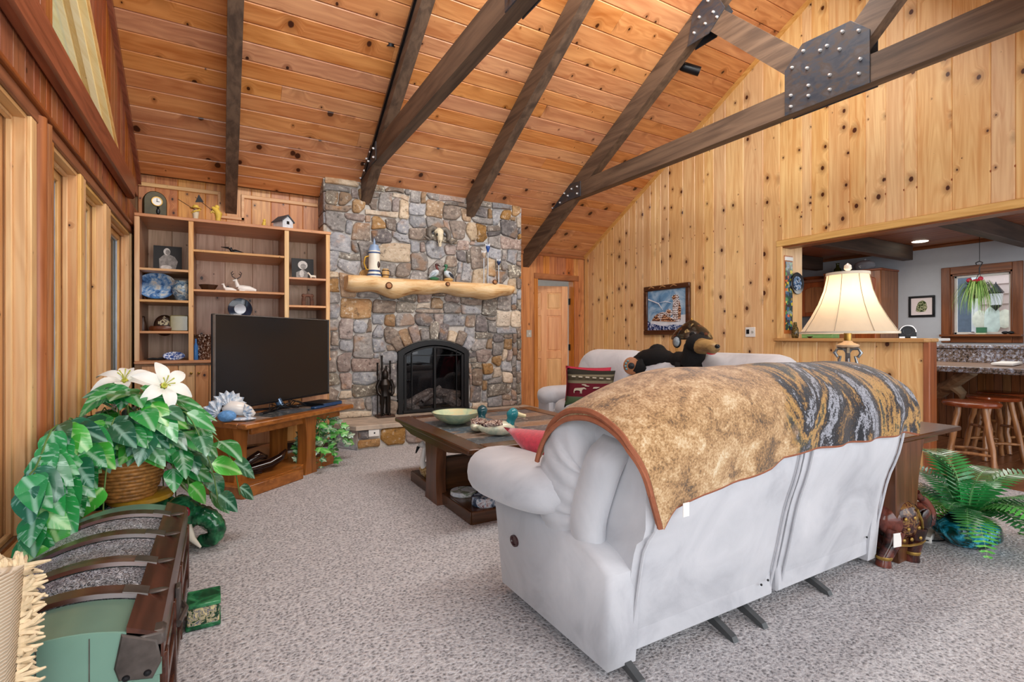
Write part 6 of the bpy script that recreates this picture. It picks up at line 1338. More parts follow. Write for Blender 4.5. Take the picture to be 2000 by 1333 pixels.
for k in range(4): y0 = 4.36+k*.42; arched_door(y0, y0+.42, 1.50, 2.05, CX2, k % 2 == 0)
kct = thing('kitchen_counter', 'dark laminate counter under the far kitchen wall cabinets', 'counter', (8.3, 5.2, .88)); ob('top', MB().box(8.0, XK-.002, 4.36, 6.05, .88, .92, .005), BLACKM, kct)
# things on top of the cabinets
def cabtop(px, py, x, z): p = onX(px, py, x); p.z = z; return p
c_ = cabtop(1636, 533, 8.3, PT+.03); r = thing('amber_bottle', 'dark amber glass bottle standing on the tall kitchen cabinet', 'bottle', c_); ob('body', MB(TR(c_)).lathe([(0, 0), (.05, 0), (.055, .02), (.05, .07), (.025, .1), (.022, .15), (.03, .165), (0, .165)], n=16), plain('amber_glass', '3a3a14', .1), r)
c_ = cabtop(1689, 527, 8.3, PT+.03); r = thing('covered_casserole', 'round glass and silver covered dish on the tall kitchen cabinet', 'dish', c_)
ob('bowl', MB(TR(c_)).lathe([(0, 0), (.09, 0), (.12, .03), (.135, .08), (.13, .09), (0, .09)], n=24), plain('silver_grey_glaze', 'a7a6ad', .2, .2), r); ob('lid', MB(TR(c_)).lathe([(.135, .09), (.12, .12), (.06, .15), (.012, .155), (.018, .175), (0, .18)], n=24), plain('clear_lid', 'c3c2c8', .15, .2), r); ob('handle', MB(TR(c_)).tube([(.13, -.0, .07), (.165, 0, .06), (.13, 0, .04)], .008, 6).tube([(-.13, -.0, .07), (-.165, 0, .06), (-.13, 0, .04)], .008, 6), WHITEP, r)
c_ = cabtop(1655, 530, 8.28, PT+.03); r = thing('wire_ornament', 'small pale wire ornament between the bottle and covered dish', 'ornament', c_); ob('wire', MB().tube([c_+Vector((0, .04, 0)), c_+Vector((0, 0, .04)), c_+Vector((0, -.03, .07)), c_+Vector((0, -.02, .1)), c_+Vector((0, 0, .07)), c_+Vector((0, -.03, 0))], .005, 6), WHITEP, r)
c_ = cabtop(1590, 540, 8.4, 2.09); r = thing('copper_platter', 'orange copper serving piece on the low kitchen cabinets', 'platter', c_); ob('platter', MB(TR(c_)).lathe([(0, 0), (.1, 0), (.16, .05), (.15, .055), (.09, .012), (0, .012)], n=24, sy=1.3), plain('copper_pan', 'c06a3c', .3, .4), r); ob('handle', MB().tube([c_+Vector((0, .19, .04)), c_+Vector((0, .25, .06)), c_+Vector((0, .2, .01))], .01, 6), plain('copper_pan', 'c06a3c', .3, .4), r)
# plates and strips on the stub wall of the pass-through
YJ = OY0-.004
sp_ = thing('stained_glass_strip', 'tall narrow strip of multicoloured glass hung on the left jamb of the pass-through', 'stained glass', (XR+.08, YJ, 1.6))
a = onY(1532, 520, YJ); b = onY(1546, 640, YJ); t = NT('colour_chips'); v = t.coord(); vo = t.nd('ShaderNodeTexVoronoi', {'Vector': v, 'Scale': 34.0})
CHP = t.out(t.ramp(t.nd('ShaderNodeSeparateColor', {0: vo.outputs['Color']}).outputs[0], [(0, '2f4a3a'), (.2, '4f8a52'), (.32, '283848'), (.5, 'c9b93a'), (.6, '45627e'), (.72, '3c2a2a'), (.82, 'd0633c'), (.88, '7c8f8a'), (.95, '31403a')], 'CONSTANT'), .2)
ob('glass_panel', MB().box(a.x+.008, b.x-.003, YJ-.014, YJ-.002, onY(1540, 645, YJ).z, onY(1540, 512, YJ).z, .003), CHP, sp_); ob('label_tag', MB().box(a.x-.005, b.x, YJ-.018, YJ-.001, onY(1540, 510, YJ).z, onY(1540, 503, YJ).z), WHITEP, sp_); ob('backing', MB().box(a.x-.008, b.x+.012, YJ-.006, YJ, onY(1540, 652, YJ).z, onY(1540, 500, YJ).z, .002), TZ, sp_)
c_ = onY(1556, 554, YJ-.012); r = thing('wall_plate', 'dark rimmed round plate with blue picture hung on the pass-through jamb', 'plate', c_); T = tilt(c_, (0, -1, 0)); ob('dish', MB(T).lathe([(0, .0), (.07, .003), (.115, .014), (.12, .01), (0, -.008)], n=28), plain('dark_plate_rim', '1c1a1c', .2), r); ob('picture', MB(T).lathe([(0, .006), (.05, .006), (.078, .009)], n=24), pl_mat('night_scene', [(.42, '1b2a3e'), (.5, '5c7fa8'), (.56, 'cfd8e2'), (.62, '2c2c34')], 28), r)
# on the ledge
LZ = OZ0+.035
c_ = onX(1772, 661, XR+.07); c_.z = LZ; r = thing('tabletop_radio', 'small arched black and chrome jukebox radio on the half-wall ledge', 'radio', c_); T = TR(c_, radians(-62)); 
arx = [(-.062, 0), (.062, 0)]+[(.062*cos(pi*k/12), .055+.062*sin(pi*k/12)) for k in range(13)]
ob('case', MB(T).prism(arx, 1, .03, -.03, .006), BLACKM, r); ob('chrome_arch', MB(T).tube([(p[0]*.93, -.032, p[1]*.96) for p in arx[2:]], .006, 6), CHROME, r); ob('speaker_ring', MB(T @ tilt((0, -.031, .06), (0, -1, 0))).lathe([(.03, .0), (.034, .004), (.036, 0)], n=20), plain('grey_grille', '5e636a', .4, .5), r); ob('chrome_foot', MB(T).box(-.06, -.02, -.036, -.03, .0, .014).box(.02, .06, -.036, -.03, .0, .014), CHROME, r)
c_ = onX(1605, 660, XR+.10); c_.z = LZ; r = thing('green_box', 'flat green lidded box on the half-wall ledge behind the lamp', 'box', c_); ob('box', MB().box(XR+.02, XR+.16, c_.y-.14, c_.y+.16, LZ, LZ+.05, .004), plain('green_card', '7aa867', .6), r); ob('lid', MB().box(XR+.012, XR+.168, c_.y-.148, c_.y+.168, LZ+.04, LZ+.056, .003), plain('cream_card', 'dcd8b8', .6), r)
c_ = onX(1553, 655, XR+.14); c_.z = LZ; r = thing('patterned_bottle', 'dark gold patterned bottle at the left end of the ledge', 'bottle', c_); ob('body', MB(TR(c_)).lathe([(0, 0), (.03, 0), (.036, .03), (.034, .09), (.02, .13), (.016, .17), (0, .175)], n=16), pl_mat('gold_dark', [(.45, '2c2416'), (.52, '7d6a34'), (.6, '3a3020')], 40), r)
c_ = onX(1585, 659, XR+.05); c_.z = LZ; r = thing('small_ledge_dish', 'small dark dish in front of the green box', 'dish', c_); ob('dish', MB(TR(c_)).lathe([(0, 0), (.03, 0), (.045, .018), (.04, .018), (0, .005)], n=16), DKB, r)
# framed print on the painted wall
pc = onX(1800, 599, XK-.012); r = thing('small_framed_print', 'small black framed botanical print on the grey-blue kitchen wall', 'picture', pc); hy = .155; hz_ = .15
for a, b, z0, z1 in ((pc.y-hy, pc.y+hy, pc.z+hz_-.03, pc.z+hz_), (pc.y-hy, pc.y+hy, pc.z-hz_, pc.z-hz_+.03), (pc.y-hy, pc.y-hy+.03, pc.z-hz_+.03, pc.z+hz_-.03), (pc.y+hy-.03, pc.y+hy, pc.z-hz_+.03, pc.z+hz_-.03)): ob('frame_rail', MB().box(XK-.025, XK-.001, a, b, z0, z1, .004), BLACKM, r)
ob('mat_board', MB().box(XK-.012, XK-.002, pc.y-hy+.03, pc.y+hy-.03, pc.z-hz_+.03, pc.z+hz_-.03), plain('pink_white_mat', 'e6d9d8', .8, var=.02), r)
artwork(r, (XK-.0125, pc.y+.075, pc.z-.09), (0, -.15, 0), (0, 0, .18), (-1, 0, 0), [('leaf_print', pl_mat('botanical', [(.44, '2c3a22'), (.5, '6b7a4c'), (.56, 'd9d4b0'), (.62, '3a4630')], 45), [(.3, .05), (.8, .1), (.95, .4), (.85, .8), (.6, 1), (.25, .85), (.1, .5), (.05, .15)])])
# counters beyond the half wall
def granite():
    t = NT('speckled_granite'); v = t.coord(); n = t.noise(v, 38, 5, .75); n2 = t.noise(v, 6, 3)
    return t.out(t.ramp(t.math('ADD', t.math('MULTIPLY', n.outputs[0], .8), t.math('MULTIPLY', n2.outputs[0], .2)), [(.38, '1d1c20'), (.45, '4a4440'), (.5, '8a7464'), (.55, '6c7890'), (.61, 'c3c4cc')]), .25)
GRN = granite(); KPAN = pine('bar_panelling', 2, '8a5c38', '5f3b22', knot=.1, vary=.08, rough=.35)
br_ = thing('breakfast_bar', 'wood topped breakfast bar with speckled granite edging behind the stools', 'counter', (6.5, 2.2, 0))
BX = onX(1815, 715, 6.2); bxf = 6.2; bz = .872
ob('wood_top', MB().box(bxf+.03, 7.45, .6, 2.86, bz-.035, bz, .005), streaky('bar_wood_y', 1, '8f7460', '5f4638', .3), br_)
ob('granite_edge', MB().box(bxf, bxf+.03, .6, 2.86, bz-.055, bz+.002, .008), GRN, br_)
for p, q in board_run(.9, 3.0, (.07,)): ob('bead_board', MB().box(7.38, 7.40, p+.001, q-.001, .0, bz-.035, .004), KPAN, br_)
ob('base', MB().box(7.40, 7.9, .9, 3.0, .0, bz-.04), KPAN, br_)
ob('raised_granite', MB().box(7.45, 7.51, .6, 3.0, bz-.02, bz+.16, .008), GRN, br_); ob('upper_granite', MB().box(7.43, 7.95, .6, 3.0, bz+.16, bz+.20, .006), GRN, br_)
ob('white_post', MB().box(5.36, 5.42, 2.0, 2.05, 0, 1.14, .003), WHITEP, br_); ob('white_cap', MB().box(5.36, 5.75, 1.98, 2.10, 1.125, 1.15, .004), WHITEP, br_)
o_ = thing('end_wall_outlet', 'white outlet plate on the brown panel below the bar', 'outlet', (5.45, 1.98, .8)); ob('cover_plate', MB().box(5.37, 5.41, 1.985, 1.997, .66, .84, .003), WHITEP, o_)
dwp = thing('driftwood_brace', 'weathered driftwood log bracing the underside of the breakfast bar', 'brace', (6.4, 2.3, .6))
A_ = onX(1828, 768, 7.30); B_ = onX(1893, 729, 6.75); DRW = streaky('driftwood', 1, 'b59a7a', '5e4632', .7, .5)
pth = smooth_poly([A_+Vector((0, .04, -.03)), A_, A_*.6+B_*.4+Vector((0, 0, -.01)), A_*.3+B_*.7, B_+Vector((0, -.03, .02))], 14)
ob('log', MB().tube(pth, [.05, .075, .085, .08, .07, .075, .07, .06, .06, .065, .06, .055, .055, .05], 9), DRW, dwp); ob('root_spur', MB().tube([A_*.5+B_*.5, A_*.5+B_*.5+Vector((-.02, -.10, -.10)), A_*.6+B_*.4+Vector((-.02, -.13, -.15))], [.06, .045, .012], 8), DRW, dwp)
wm = thing('white_counter_object', 'long white slab lying across the right end of the breakfast bar', 'tray', (6.1, 1.5, bz)); 
q0 = onZ(1957, 714, bz+.01); q1 = onZ(2020, 702, bz+.01); dq = (q1-q0).normalized(); ob('slab', MB().obox(q0+dq*.30+Vector((0, .0, .01)), (.62, .16, .025), rotz(math.atan2(dq.y, dq.x)), .004), WHITEP, wm)
# window sill things
WZ = KZ0+.01
c_ = onX(1918, 652, XK-.05); r = thing('green_card_box', 'green box standing on the kitchen window sill', 'box', Vector((XK-.05, c_.y, WZ))); ob('box', MB().box(XK-.085, XK-.03, c_.y-.045, c_.y+.05, WZ, WZ+.09, .002), plain('dark_green_card', '3c7a58', .6), r); ob('label_band', MB().box(XK-.087, XK-.028, c_.y-.047, c_.y+.052, WZ, WZ+.018, .002), plain('cream_card', 'dcd8b8', .6), r)
c_ = onX(1898, 661, XK-.05); r = thing('sill_trinket', 'tiny pink and dark trinket left of the green sill box', 'ornament', Vector((XK-.05, c_.y, WZ))); ob('trinket', MB().sph((XK-.05, c_.y, WZ+.012), (.02, .04, .012), 10, 6), plain('pink_white_mat', 'e6d9d8', .8, var=.02), r); ob('cap', MB().sph((XK-.05, c_.y-.01, WZ+.028), (.012, .02, .008), 8, 5), DKB, r)
for k, px in enumerate((1963, 1974)):
    c_ = onX(px, 659, XK-.05); r = thing('sill_stone', ('small dark oval piece near the right of the kitchen sill', 'dark lump at the far right corner of the kitchen sill')[k], 'ornament', Vector((XK-.05, c_.y, WZ))); ob('body', MB().sph((XK-.05, c_.y, WZ+.02), (.02, .035, .02), 10, 6), BLACKM, r)
# hanging plant in front of the window
hp = onX(1908, 572, XK-.35); hk = onX(1913, 520, XK-.35); r = thing('hanging_plant', 'spidery green plant in a hanging basket in front of the kitchen window', 'plant', hp)
ob('pot', MB(TR(hp)).lathe([(0, -.07), (.06, -.07), (.09, 0), (.095, .04), (.085, .04), (.0, .02)], n=18), DKB, r)
ob('hook', MB().tube([hk+Vector((0, .03, .02)), hk+Vector((0, .035, .045)), hk+Vector((0, 0, .06)), hk+Vector((0, -.03, .04)), hk+Vector((0, -.015, .01)), hk+Vector((0, 0, -.02)), hk+Vector((0, 0, -.08))], .007, 7), BLACKM, r)
top = hk+Vector((0, 0, -.08)); ob('chain', MB().tube([top, hp+Vector((.05, .08, .03))], .003, 5).tube([top, hp+Vector((-.03, -.08, .03))], .003, 5).tube([top, hp+Vector((-.06, .05, .03))], .003, 5), BLACKM, r)
ob('ceiling_rod', MB().cyl(hk+Vector((0, 0, .055)), Vector((hk.x, hk.y, 2.44)), .003), BLACKM, r)
GRS = [plain('spider_green', '5f8f3a', .5, var=.2), plain('spider_pale', '9cb86a', .5, var=.2)]; random.seed(8)
for g in range(2):
    m = MB()
    for k in range(110):
        a = random.uniform(0, 2*pi); R_ = random.uniform(.08, .26); dr = random.uniform(.02, .28); p0 = hp+Vector((.04*cos(a), .04*sin(a), .03)); p1 = hp+Vector((R_*.55*cos(a), R_*.55*sin(a), .10+random.uniform(-.03, .06))); p2 = hp+Vector((R_*cos(a), R_*sin(a), .0-dr*.5)); p3 = hp+Vector((R_*1.02*cos(a), R_*1.02*sin(a), -dr))
        P = smooth_poly([p0, p1, p2, p3], 7); sd = Vector((-sin(a), cos(a), 0))*.006
        rows = [[q-sd*(1-i/7), q+sd*(1-i/7)] for i, q in enumerate(P)]; m.grid(rows)
    o = ob('foliage', m, GRS[g], r, sharp=80); o['kind'] = 'stuff'
ob('red_bloom', MB().sph(hp+Vector((-.02, 0, .14)), (.04, .05, .03), 10, 6).sph(hp+Vector((-.02, .07, .16)), (.03, .03, .03), 8, 5).sph(hp+Vector((-.02, -.04, .17)), (.02, .03, .03), 8, 5), plain('red_bloom', 'b8263c', .5), r)
# lantern and wall light outside
ln = onX(1945, 580, 11.25); r = thing('outdoor_lantern', 'black outdoor lantern mounted on the pink siding', 'lantern', ln)
ob('lantern_frame', MB(TR(ln)).lathe([(0, -.24), (.03, -.2), (.07, -.16), (.09, .06), (.11, .07), (.05, .16), (.012, .22), (0, .26)], n=6), BLACKM, r, sharp=20); ob('glass', MB(TR(ln)).lathe([(.076, -.14), (.093, .05)], n=6), WHITEP, r)
ln = onX(1938, 626, 11.3); r = thing('angel_wall_ornament', 'pale winged garden ornament hung on the pink siding', 'ornament', ln); ob('body', MB().sph(ln, (.03, .12, .24), 12, 8), plain('pale_green_ornament', 'cfd8c8', .6), r)
for q in (-1, 1): ob('wing', MB().sph(ln+Vector((0, .16*q, .02)), (.02, .11, .16), 10, 6), plain('cream_ornament', 'e3dfc6', .6), r)
# bar stools
LOGW = streaky('peeled_log_stool', 2, 'b07a4c', '5d3620', .25, 1.0); SEAT = plain('glossy_red_brown_seat', '7d3a1c', .15, var=.2, sc=10)
def stool():
    r = thing('bar_stool', 'x', 'stool', (0, 0, 0), 'log bar stools along the breakfast bar'); H_ = .60
    ob('seat', MB().lathe([(0, H_), (.17, H_), (.195, H_-.008), (.20, H_-.022), (.19, H_-.04), (.16, H_-.045), (0, H_-.045)], n=32), SEAT, r)
    random.seed(2)
    for k in range(4):
        a = pi/4+k*pi/2; top = Vector((.12*cos(a), .12*sin(a), H_-.04)); bot = Vector((.22*cos(a), .22*sin(a), 0)); P = [top+(bot-top)*t_+Vector((noise.noise(Vector((k, t_*4, 0))), noise.noise(Vector((k, t_*4, 5))), 0))*.022 for t_ in [i/8 for i in range(9)]]
        P[0] = top; P[-1] = bot; ob('leg', MB().tube(P, [.019+.006*abs(sin(i*2.3+k)) for i in range(9)], 8), LOGW, r, sharp=80)
    for k in range(4):
        a, b = pi/4+k*pi/2, pi/4+(k+1)*pi/2; z = .16 if k % 2 else .30; f = .12+.10*(1-z/H_)
        ob('rung', MB().tube([(f*cos(a), f*sin(a), z), (f*.78*cos((a+b)/2), f*.78*sin((a+b)/2), z+.008), (f*cos(b), f*sin(b), z)], [.012, .014, .012], 7), LOGW, r, sharp=80)
    return r
labs = ('nearest round log bar stool beside the half wall', 'second log bar stool behind the nearest one', 'third log bar stool partly outside the frame', 'farthest dark log stool behind the others at the bar')
s0 = stool()
def fr_(px, py, z): p = onZ(px, py, z); return (p.x, p.y)
spots = [fr_(1897, 784, .60), fr_(1940, 773, .60), (6.95, 1.97)]
for k, (x, y) in enumerate(spots):
    if k == 0: r = s0
    else:
        r = s0.copy(); C.objects.link(r)
        for ch in [o for o in bpy.data.objects if o.parent is s0]: c2 = ch.copy(); C.objects.link(c2); c2.parent = r
    r.location = (x, y, 0); r.rotation_euler = (0, 0, .3+k*.5); r['label'] = labs[k]
# ================================================= PLANTS
def leafmat(name, g1, g2, pale, amt=.5):
    t = NT(name); v = t.coord(); n = t.noise(t.mapping(v, (1, 1, 1)), 16, 3, .6, .8); rnd = t.nd('ShaderNodeObjectInfo').outputs['Random']
    sp = t.nd('ShaderNodeSeparateXYZ', {0: v}); ax = t.math('ABSOLUTE', sp.outputs[0]); mid = t.mr(ax, .012, .002)
    str_ = t.noise(t.nd('ShaderNodeCombineXYZ', {0: t.math('MULTIPLY', t.math('SUBTRACT', sp.outputs[1], t.math('MULTIPLY', ax, 1.1)), 60), 1: t.math('MULTIPLY', rnd, 30), 2: t.math('MULTIPLY', ax, 18)}).outputs[0], 1.0, 3, .6)
    base = t.mix(rnd, lin(g1), lin(g2)); f = t.math('MULTIPLY', t.mr(str_.outputs[0], .56, .62), amt)
    c = t.mix(f, base, lin(pale)); c = t.mix(t.math('MULTIPLY', mid, .6), c, lin(pale))
    t.b.inputs['Coat Weight'].default_value = .3; t.bump(str_.outputs[0], .2, .004); return t.out(c, .32)
def leaf_mesh(name, mat, L, W, bend=.25, cup=.18, n=9, heart=.08):
    m = MB(); rows = []
    for i in range(n+1):
        t_ = i/n; w_ = W/2*(sin(pi*min(1, t_**.62))**.85)*(1-.15*t_); y = L*t_-heart*L*(1-t_)**3*0; z = -bend*L*t_**2
        row = []
        for s_ in (-1, -.55, 0, .55, 1):
            row.append(Vector((s_*w_, y-heart*L*abs(s_)*(1-t_)**2, z+cup*abs(s_)*w_-.05*w_*(abs(s_) == 1))))
        rows.append(row)
    m.grid(rows); return m.mesh(name, mat, 80)
PO = [leafmat('pothos_leaf', '1c7a3a', '2f9a4c', 'b4dcc0', .5), leafmat('pothos_leaf_dark', '134e34', '23704a', '9cc8b4', .4), leafmat('pothos_leaf_bright', '3aa336', '55b844', 'c4e8a8', .4)]
leafs = [leaf_mesh('leaf', PO[k % 3 if k < 6 else 0], .135+.012*(k % 4), .098+.008*(k % 3), .15+.1*(k % 3), .12+.1*(k % 2)) for k in range(9)]
pc = Vector((-.43, 3.38, .30)); po = thing('pothos_plant', 'lush variegated trailing pothos in a wicker basket with white lilies', 'plant', pc)
WK2 = plain('honey_wicker', 'b07a3e', .45, var=.4, sc=45)
coil_basket(po, pc, [(.11, .0), (.16, .15), (.175, .30)], 15, .0115, WK2); ob('soil', MB(TR(pc)).lathe([(0, .25), (.16, .25)], n=20), DKB, po)
random.seed(77); STM = plain('vine_stem', '5b7d3c', .6); vm_ = MB(); leafn = 0
def place_leaf(me, parent, p, dirv, up, s_=1.0, name='leaf'):
    d = Vector(dirv).normalized(); u = Vector(up); u = (u-d*u.dot(d))
    if u.length < .05: u = Vector((0, 0, 1))-d*d.z
    u.normalize(); x = d.cross(u); M = Matrix((x, d, u)).transposed().to_4x4()
    L = Vector(p)
    o = bpy.data.objects.new(name, me); C.objects.link(o); o.parent = parent; M.translation = L-parent.location; o.matrix_basis = M @ Matrix.Scale(s_, 4); return o
for k in range(58):
    a = 2*pi*k/46+random.uniform(-.1, .1) if k < 46 else random.uniform(-2.3, -1.72); R_ = random.uniform(.30, .62) if sin(a) < .2 else random.uniform(.25, .4); dz = random.uniform(.05, .52)
    if cos(a) > .5: R_ *= .9; dz = max(dz, .2)
    if -2.45 < math.atan2(sin(a), cos(a)) < -1.75: R_ = random.uniform(.45, 1.12); dz = random.uniform(-.02, .35)
    front = -1.6 < math.atan2(sin(a), cos(a)) < -.95
    top_ = pc+Vector((.1*cos(a), .1*sin(a), .3)); mid_ = pc+Vector((R_*.6*cos(a), R_*.6*sin(a), .34+random.uniform(0, .14))); en = pc+Vector((R_*cos(a), R_*sin(a), .34-dz)); en.z = max(en.z, .06)
    P = smooth_poly([top_, mid_, pc+Vector((R_*.9*cos(a), R_*.9*sin(a), .36-dz*.45)), en], 12)
    for p in P: p.x = max(p.x, XL+.10)
    if front: P = smooth_poly(P[:5], 12)
    vm_.tube(P, .0035, 5)
    for i in range(2, 12, 2 if R_ < .6 else 1):
        if front and i > 10: continue
        p = P[i]; side = random.choice((-1, 1)); out = Vector((cos(a+side*.7), sin(a+side*.7), random.uniform(-.9, .1)-.05*i)); up = Vector((cos(a)*.5-.1, sin(a)*.5-.55, .75)); pp = p+out.normalized()*.02
        if (pp+out.normalized()*.14).x < XL+.06: out.x = abs(out.x)
        place_leaf(random.choice(leafs), po, pp, out, up, random.uniform(.85, 1.2)); leafn += 1
for k in range(52):   # dome of leaves over the basket
    a = random.uniform(0, 2*pi); e = random.uniform(.15, 1.45); R_ = .30; p = pc+Vector((R_*cos(a)*cos(e), R_*sin(a)*cos(e), .28+.30*sin(e)))
    p.x = max(p.x, XL+.14); out = Vector((cos(a), sin(a), random.uniform(-.7, .1))); up = Vector((cos(a)*.5, sin(a)*.5-.5, .8))
    if (p+out.normalized()*.14).x < XL+.06: out.x = abs(out.x)
    place_leaf(random.choice(leafs), po, p, out, up, random.uniform(.9, 1.25)); leafn += 1
s_ = ob('vines', vm_, STM, po); s_['kind'] = 'stuff'
LIL = plain('lily_white', 'eef0ea', .55, var=.03)
def petal():
    m = MB(); rows = []
    for i in range(9):
        t_ = i/8; w_ = .036*sin(pi*min(1, (t_*.92+.06)))**.8; rows.append([Vector((s*w_, .02+.13*t_, .06*t_-.11*t_**2.4+.012*abs(s))) for s in (-1, -.5, 0, .5, 1)])
    m.grid(rows); return m.mesh('petal', LIL, 80)
pm_ = petal(); STA = plain('lily_yellow', 'cdd15a', .5)
for px, py, d, tl_, sc in ((318, 756, 2.72, (.45, -.75, .5), .98), (244, 748, 2.9, (.0, -.45, .9), 1.05)):
    c_ = onD(px, py, d); fl = bpy.data.objects.new('lily_flower', None); C.objects.link(fl); fl.parent = po; n_ = Vector(tl_).normalized(); M = tilt(c_-po.location, n_); fl.matrix_basis = M; fl.empty_display_size = .05
    for k in range(6):
        o = bpy.data.objects.new('petal', pm_); C.objects.link(o); o.parent = fl; o.matrix_basis = Matrix.Rotation(2*pi*k/6, 4, 'Z') @ Matrix.Rotation(radians(14), 4, 'X') @ Matrix.Scale(sc, 4)
    o = bpy.data.objects.new('stamens', None); bpy.data.objects.remove(o)
    m = MB(); m.tube([(0, 0, -.05), (0, 0, .0), (0, 0, .02)], [.006, .012, .016], 8)
    for k in range(6): a = 2*pi*k/6+.4; m.tube([(0, 0, .0), (.012*cos(a), .012*sin(a), .05), (.03*cos(a), .03*sin(a), .075)], [.002, .002, .004], 5)
    o = bpy.data.objects.new('stamens', m.mesh('stamens', STA, 80)); C.objects.link(o); o.parent = fl
    st_ = ob('lily_stem', MB().tube([c_, c_*.5+(pc+Vector((0, 0, .3)))*.5+Vector((0, 0, .06)), pc+Vector((.02, 0, .26))], .005, 6), STM, po)
# ceramic elephant stand under the pothos
el = thing('ceramic_elephant_stand', 'green and yellow glazed ceramic elephant plant stand under the pothos', 'plant stand', (-.38, 3.45, 0))
GRE = pl_mat('green_elephant_glaze', [(.4, '123a26'), (.5, '1f5f3c'), (.6, '3f8a5c')], 10); YG = plain('yellow_glaze', 'c99a34', .2, var=.2); TAP = pl_mat('painted_blanket', [(.4, '7a2630'), (.46, 'd8cdb0'), (.52, '2c3f8a'), (.58, 'e3d9bc'), (.64, 'c99a34')], 26)
Te = TR((-.38, 3.42, 0), radians(-28))
ob('body', MB(Te).sph((-.02, 0, .18), (.21, .15, .115), 20, 12, e=.85), GRE, el, sharp=80); ob('saddle_blanket', MB(Te).sph((-.02, 0, .188), (.13, .158, .112), 20, 12, e=.8), TAP, el, sharp=80); ob('saddle_top', MB(Te).lathe([(0, .30), (.13, .30), (.15, .292), (.15, .27), (.12, .25)], n=24), YG, el)
m = MB(Te)
for sx in (-.13, .11):
    for sy in (-.09, .09): m.tube([(sx, sy, .12), (sx, sy, .0)], [.05, .052], 12)
ob('legs', m, GRE, el); ob('fringe', MB(Te).tube([(-.15, -.155, .12), (-.05, -.165, .105), (.06, -.165, .105), (.12, -.15, .12)], .013, 8), YG, el)
hd = ob('head', MB(Te).sph((.22, 0, .18), (.10, .095, .10), 18, 12), GRE, el)
P = smooth_poly([Te @ Vector(q) for q in ((.28, 0, .18), (.36, 0, .16), (.41, 0, .10), (.385, 0, .045), (.32, 0, .03))], 34)
ob('trunk', MB().tube(P, [(.055-.022*i/33)*(1+.10*abs(sin(i*1.05))) for i in range(34)], 14), GRE, hd, sharp=80)
for q in (-1, 1): ob('tusk', MB(Te).tube([(.28, .05*q, .13), (.32, .075*q, .07), (.37, .085*q, .03)], [.022, .017, .006], 10), CREAM, hd); ob('ear', MB(Te).sph((.16, .10*q, .18), (.06, .02, .08), 14, 8), GRE, hd); ob('ear_panel', MB(Te).sph((.165, .118*q, .18), (.04, .01, .055), 12, 6), TAP, hd)
ob('forehead_jewel', MB(Te).sph((.28, -.06, .21), (.02, .015, .03), 10, 6), plain('ruby_glaze', '8a2434', .15), hd)
# low plant bench at the left wall
bn = thing('plant_bench', 'low smooth brown wooden bench by the left windows under trailing leaves', 'bench', (-.52, 2.9, 0))
ob('bench_top', MB().box(XL+.045, -.40, 2.62, 3.12, .285, .315, .008), pine('bench_wood_y', 1, '9a5f38', '6f3f22', knot=.2), bn)
for yq in (2.66, 3.08): ob('leg', MB().box(XL+.06, -.43, yq-.02, yq+.02, 0, .285, .004), REDZ, bn)
# ivy on the end of the television stand shelf
iv = thing('ivy_plant', 'trailing green and cream ivy at the right end of the television stand', 'plant', (.80, 4.62, .0))
IV = [leafmat('ivy_leaf', '2c6a44', '4c8a5c', 'b5cfae', .5), leafmat('ivy_leaf_grey', '4f7c66', '7a9a82', 'cdd8bc', .6), leafmat('ivy_leaf_bright', '3f9a42', '5cb24c', 'a8d890', .3)]
def ivy_leaf(mat, s=.055):
    pts = [(0, 0), (.25, -.1), (.5, .1), (.42, .38), (.62, .6), (.3, .66), (0, 1.1), (-.3, .66), (-.62, .6), (-.42, .38), (-.5, .1), (-.25, -.1)]
    m = MB(); vs = [Vector((0, .4*s, .1*s))]+[Vector((x*s, y*s, -.06*s*abs(x))) for x, y in pts]; m.add(vs, [(0, i+1, (i+1) % 12+1) for i in range(12)]); return m.mesh('leaf', mat, 80)
ivm = [ivy_leaf(IV[k % 3], .050+.008*(k % 3)) for k in range(6)]; vm2 = MB(); ic = TS @ Vector((.90, .20, .09))
POTM = plain('ivy_pot', '5c3a24', .5); ob('pot', MB(TR(ic)).lathe([(0, 0), (.06, 0), (.08, .12), (.07, .12), (0, .10)], n=18), POTM, iv)
for k in range(26):
    a = random.uniform(0, 2*pi); R_ = random.uniform(.12, .34); fx = Vector((cos(a), sin(a), 0)); 
    if fx.dot(Vector((.757, -.921, 0))) < -.2: R_ *= .5
    zt = random.uniform(.16, .38); ze = random.uniform(.02, .25)
    P = smooth_poly([ic+Vector((0, 0, .11)), ic+fx*R_*.45+Vector((0, 0, zt-.0)), ic+fx*R_*.8+Vector((0, 0, (zt+ze)/2)), Vector((ic.x+fx.x*R_, ic.y+fx.y*R_, max(.02, ze)))], 10); vm2.tube(P, .0025, 5)
    for i in range(1, 10, 1):
        out = fx+Vector((random.uniform(-.8, .8), random.uniform(-.8, .8), random.uniform(-.6, .3))); place_leaf(random.choice(ivm), iv, P[i], out, Vector((random.uniform(-.3, .3), -.7, .7)), random.uniform(.8, 1.2))
ob('vines', vm2, STM, iv)['kind'] = 'stuff'
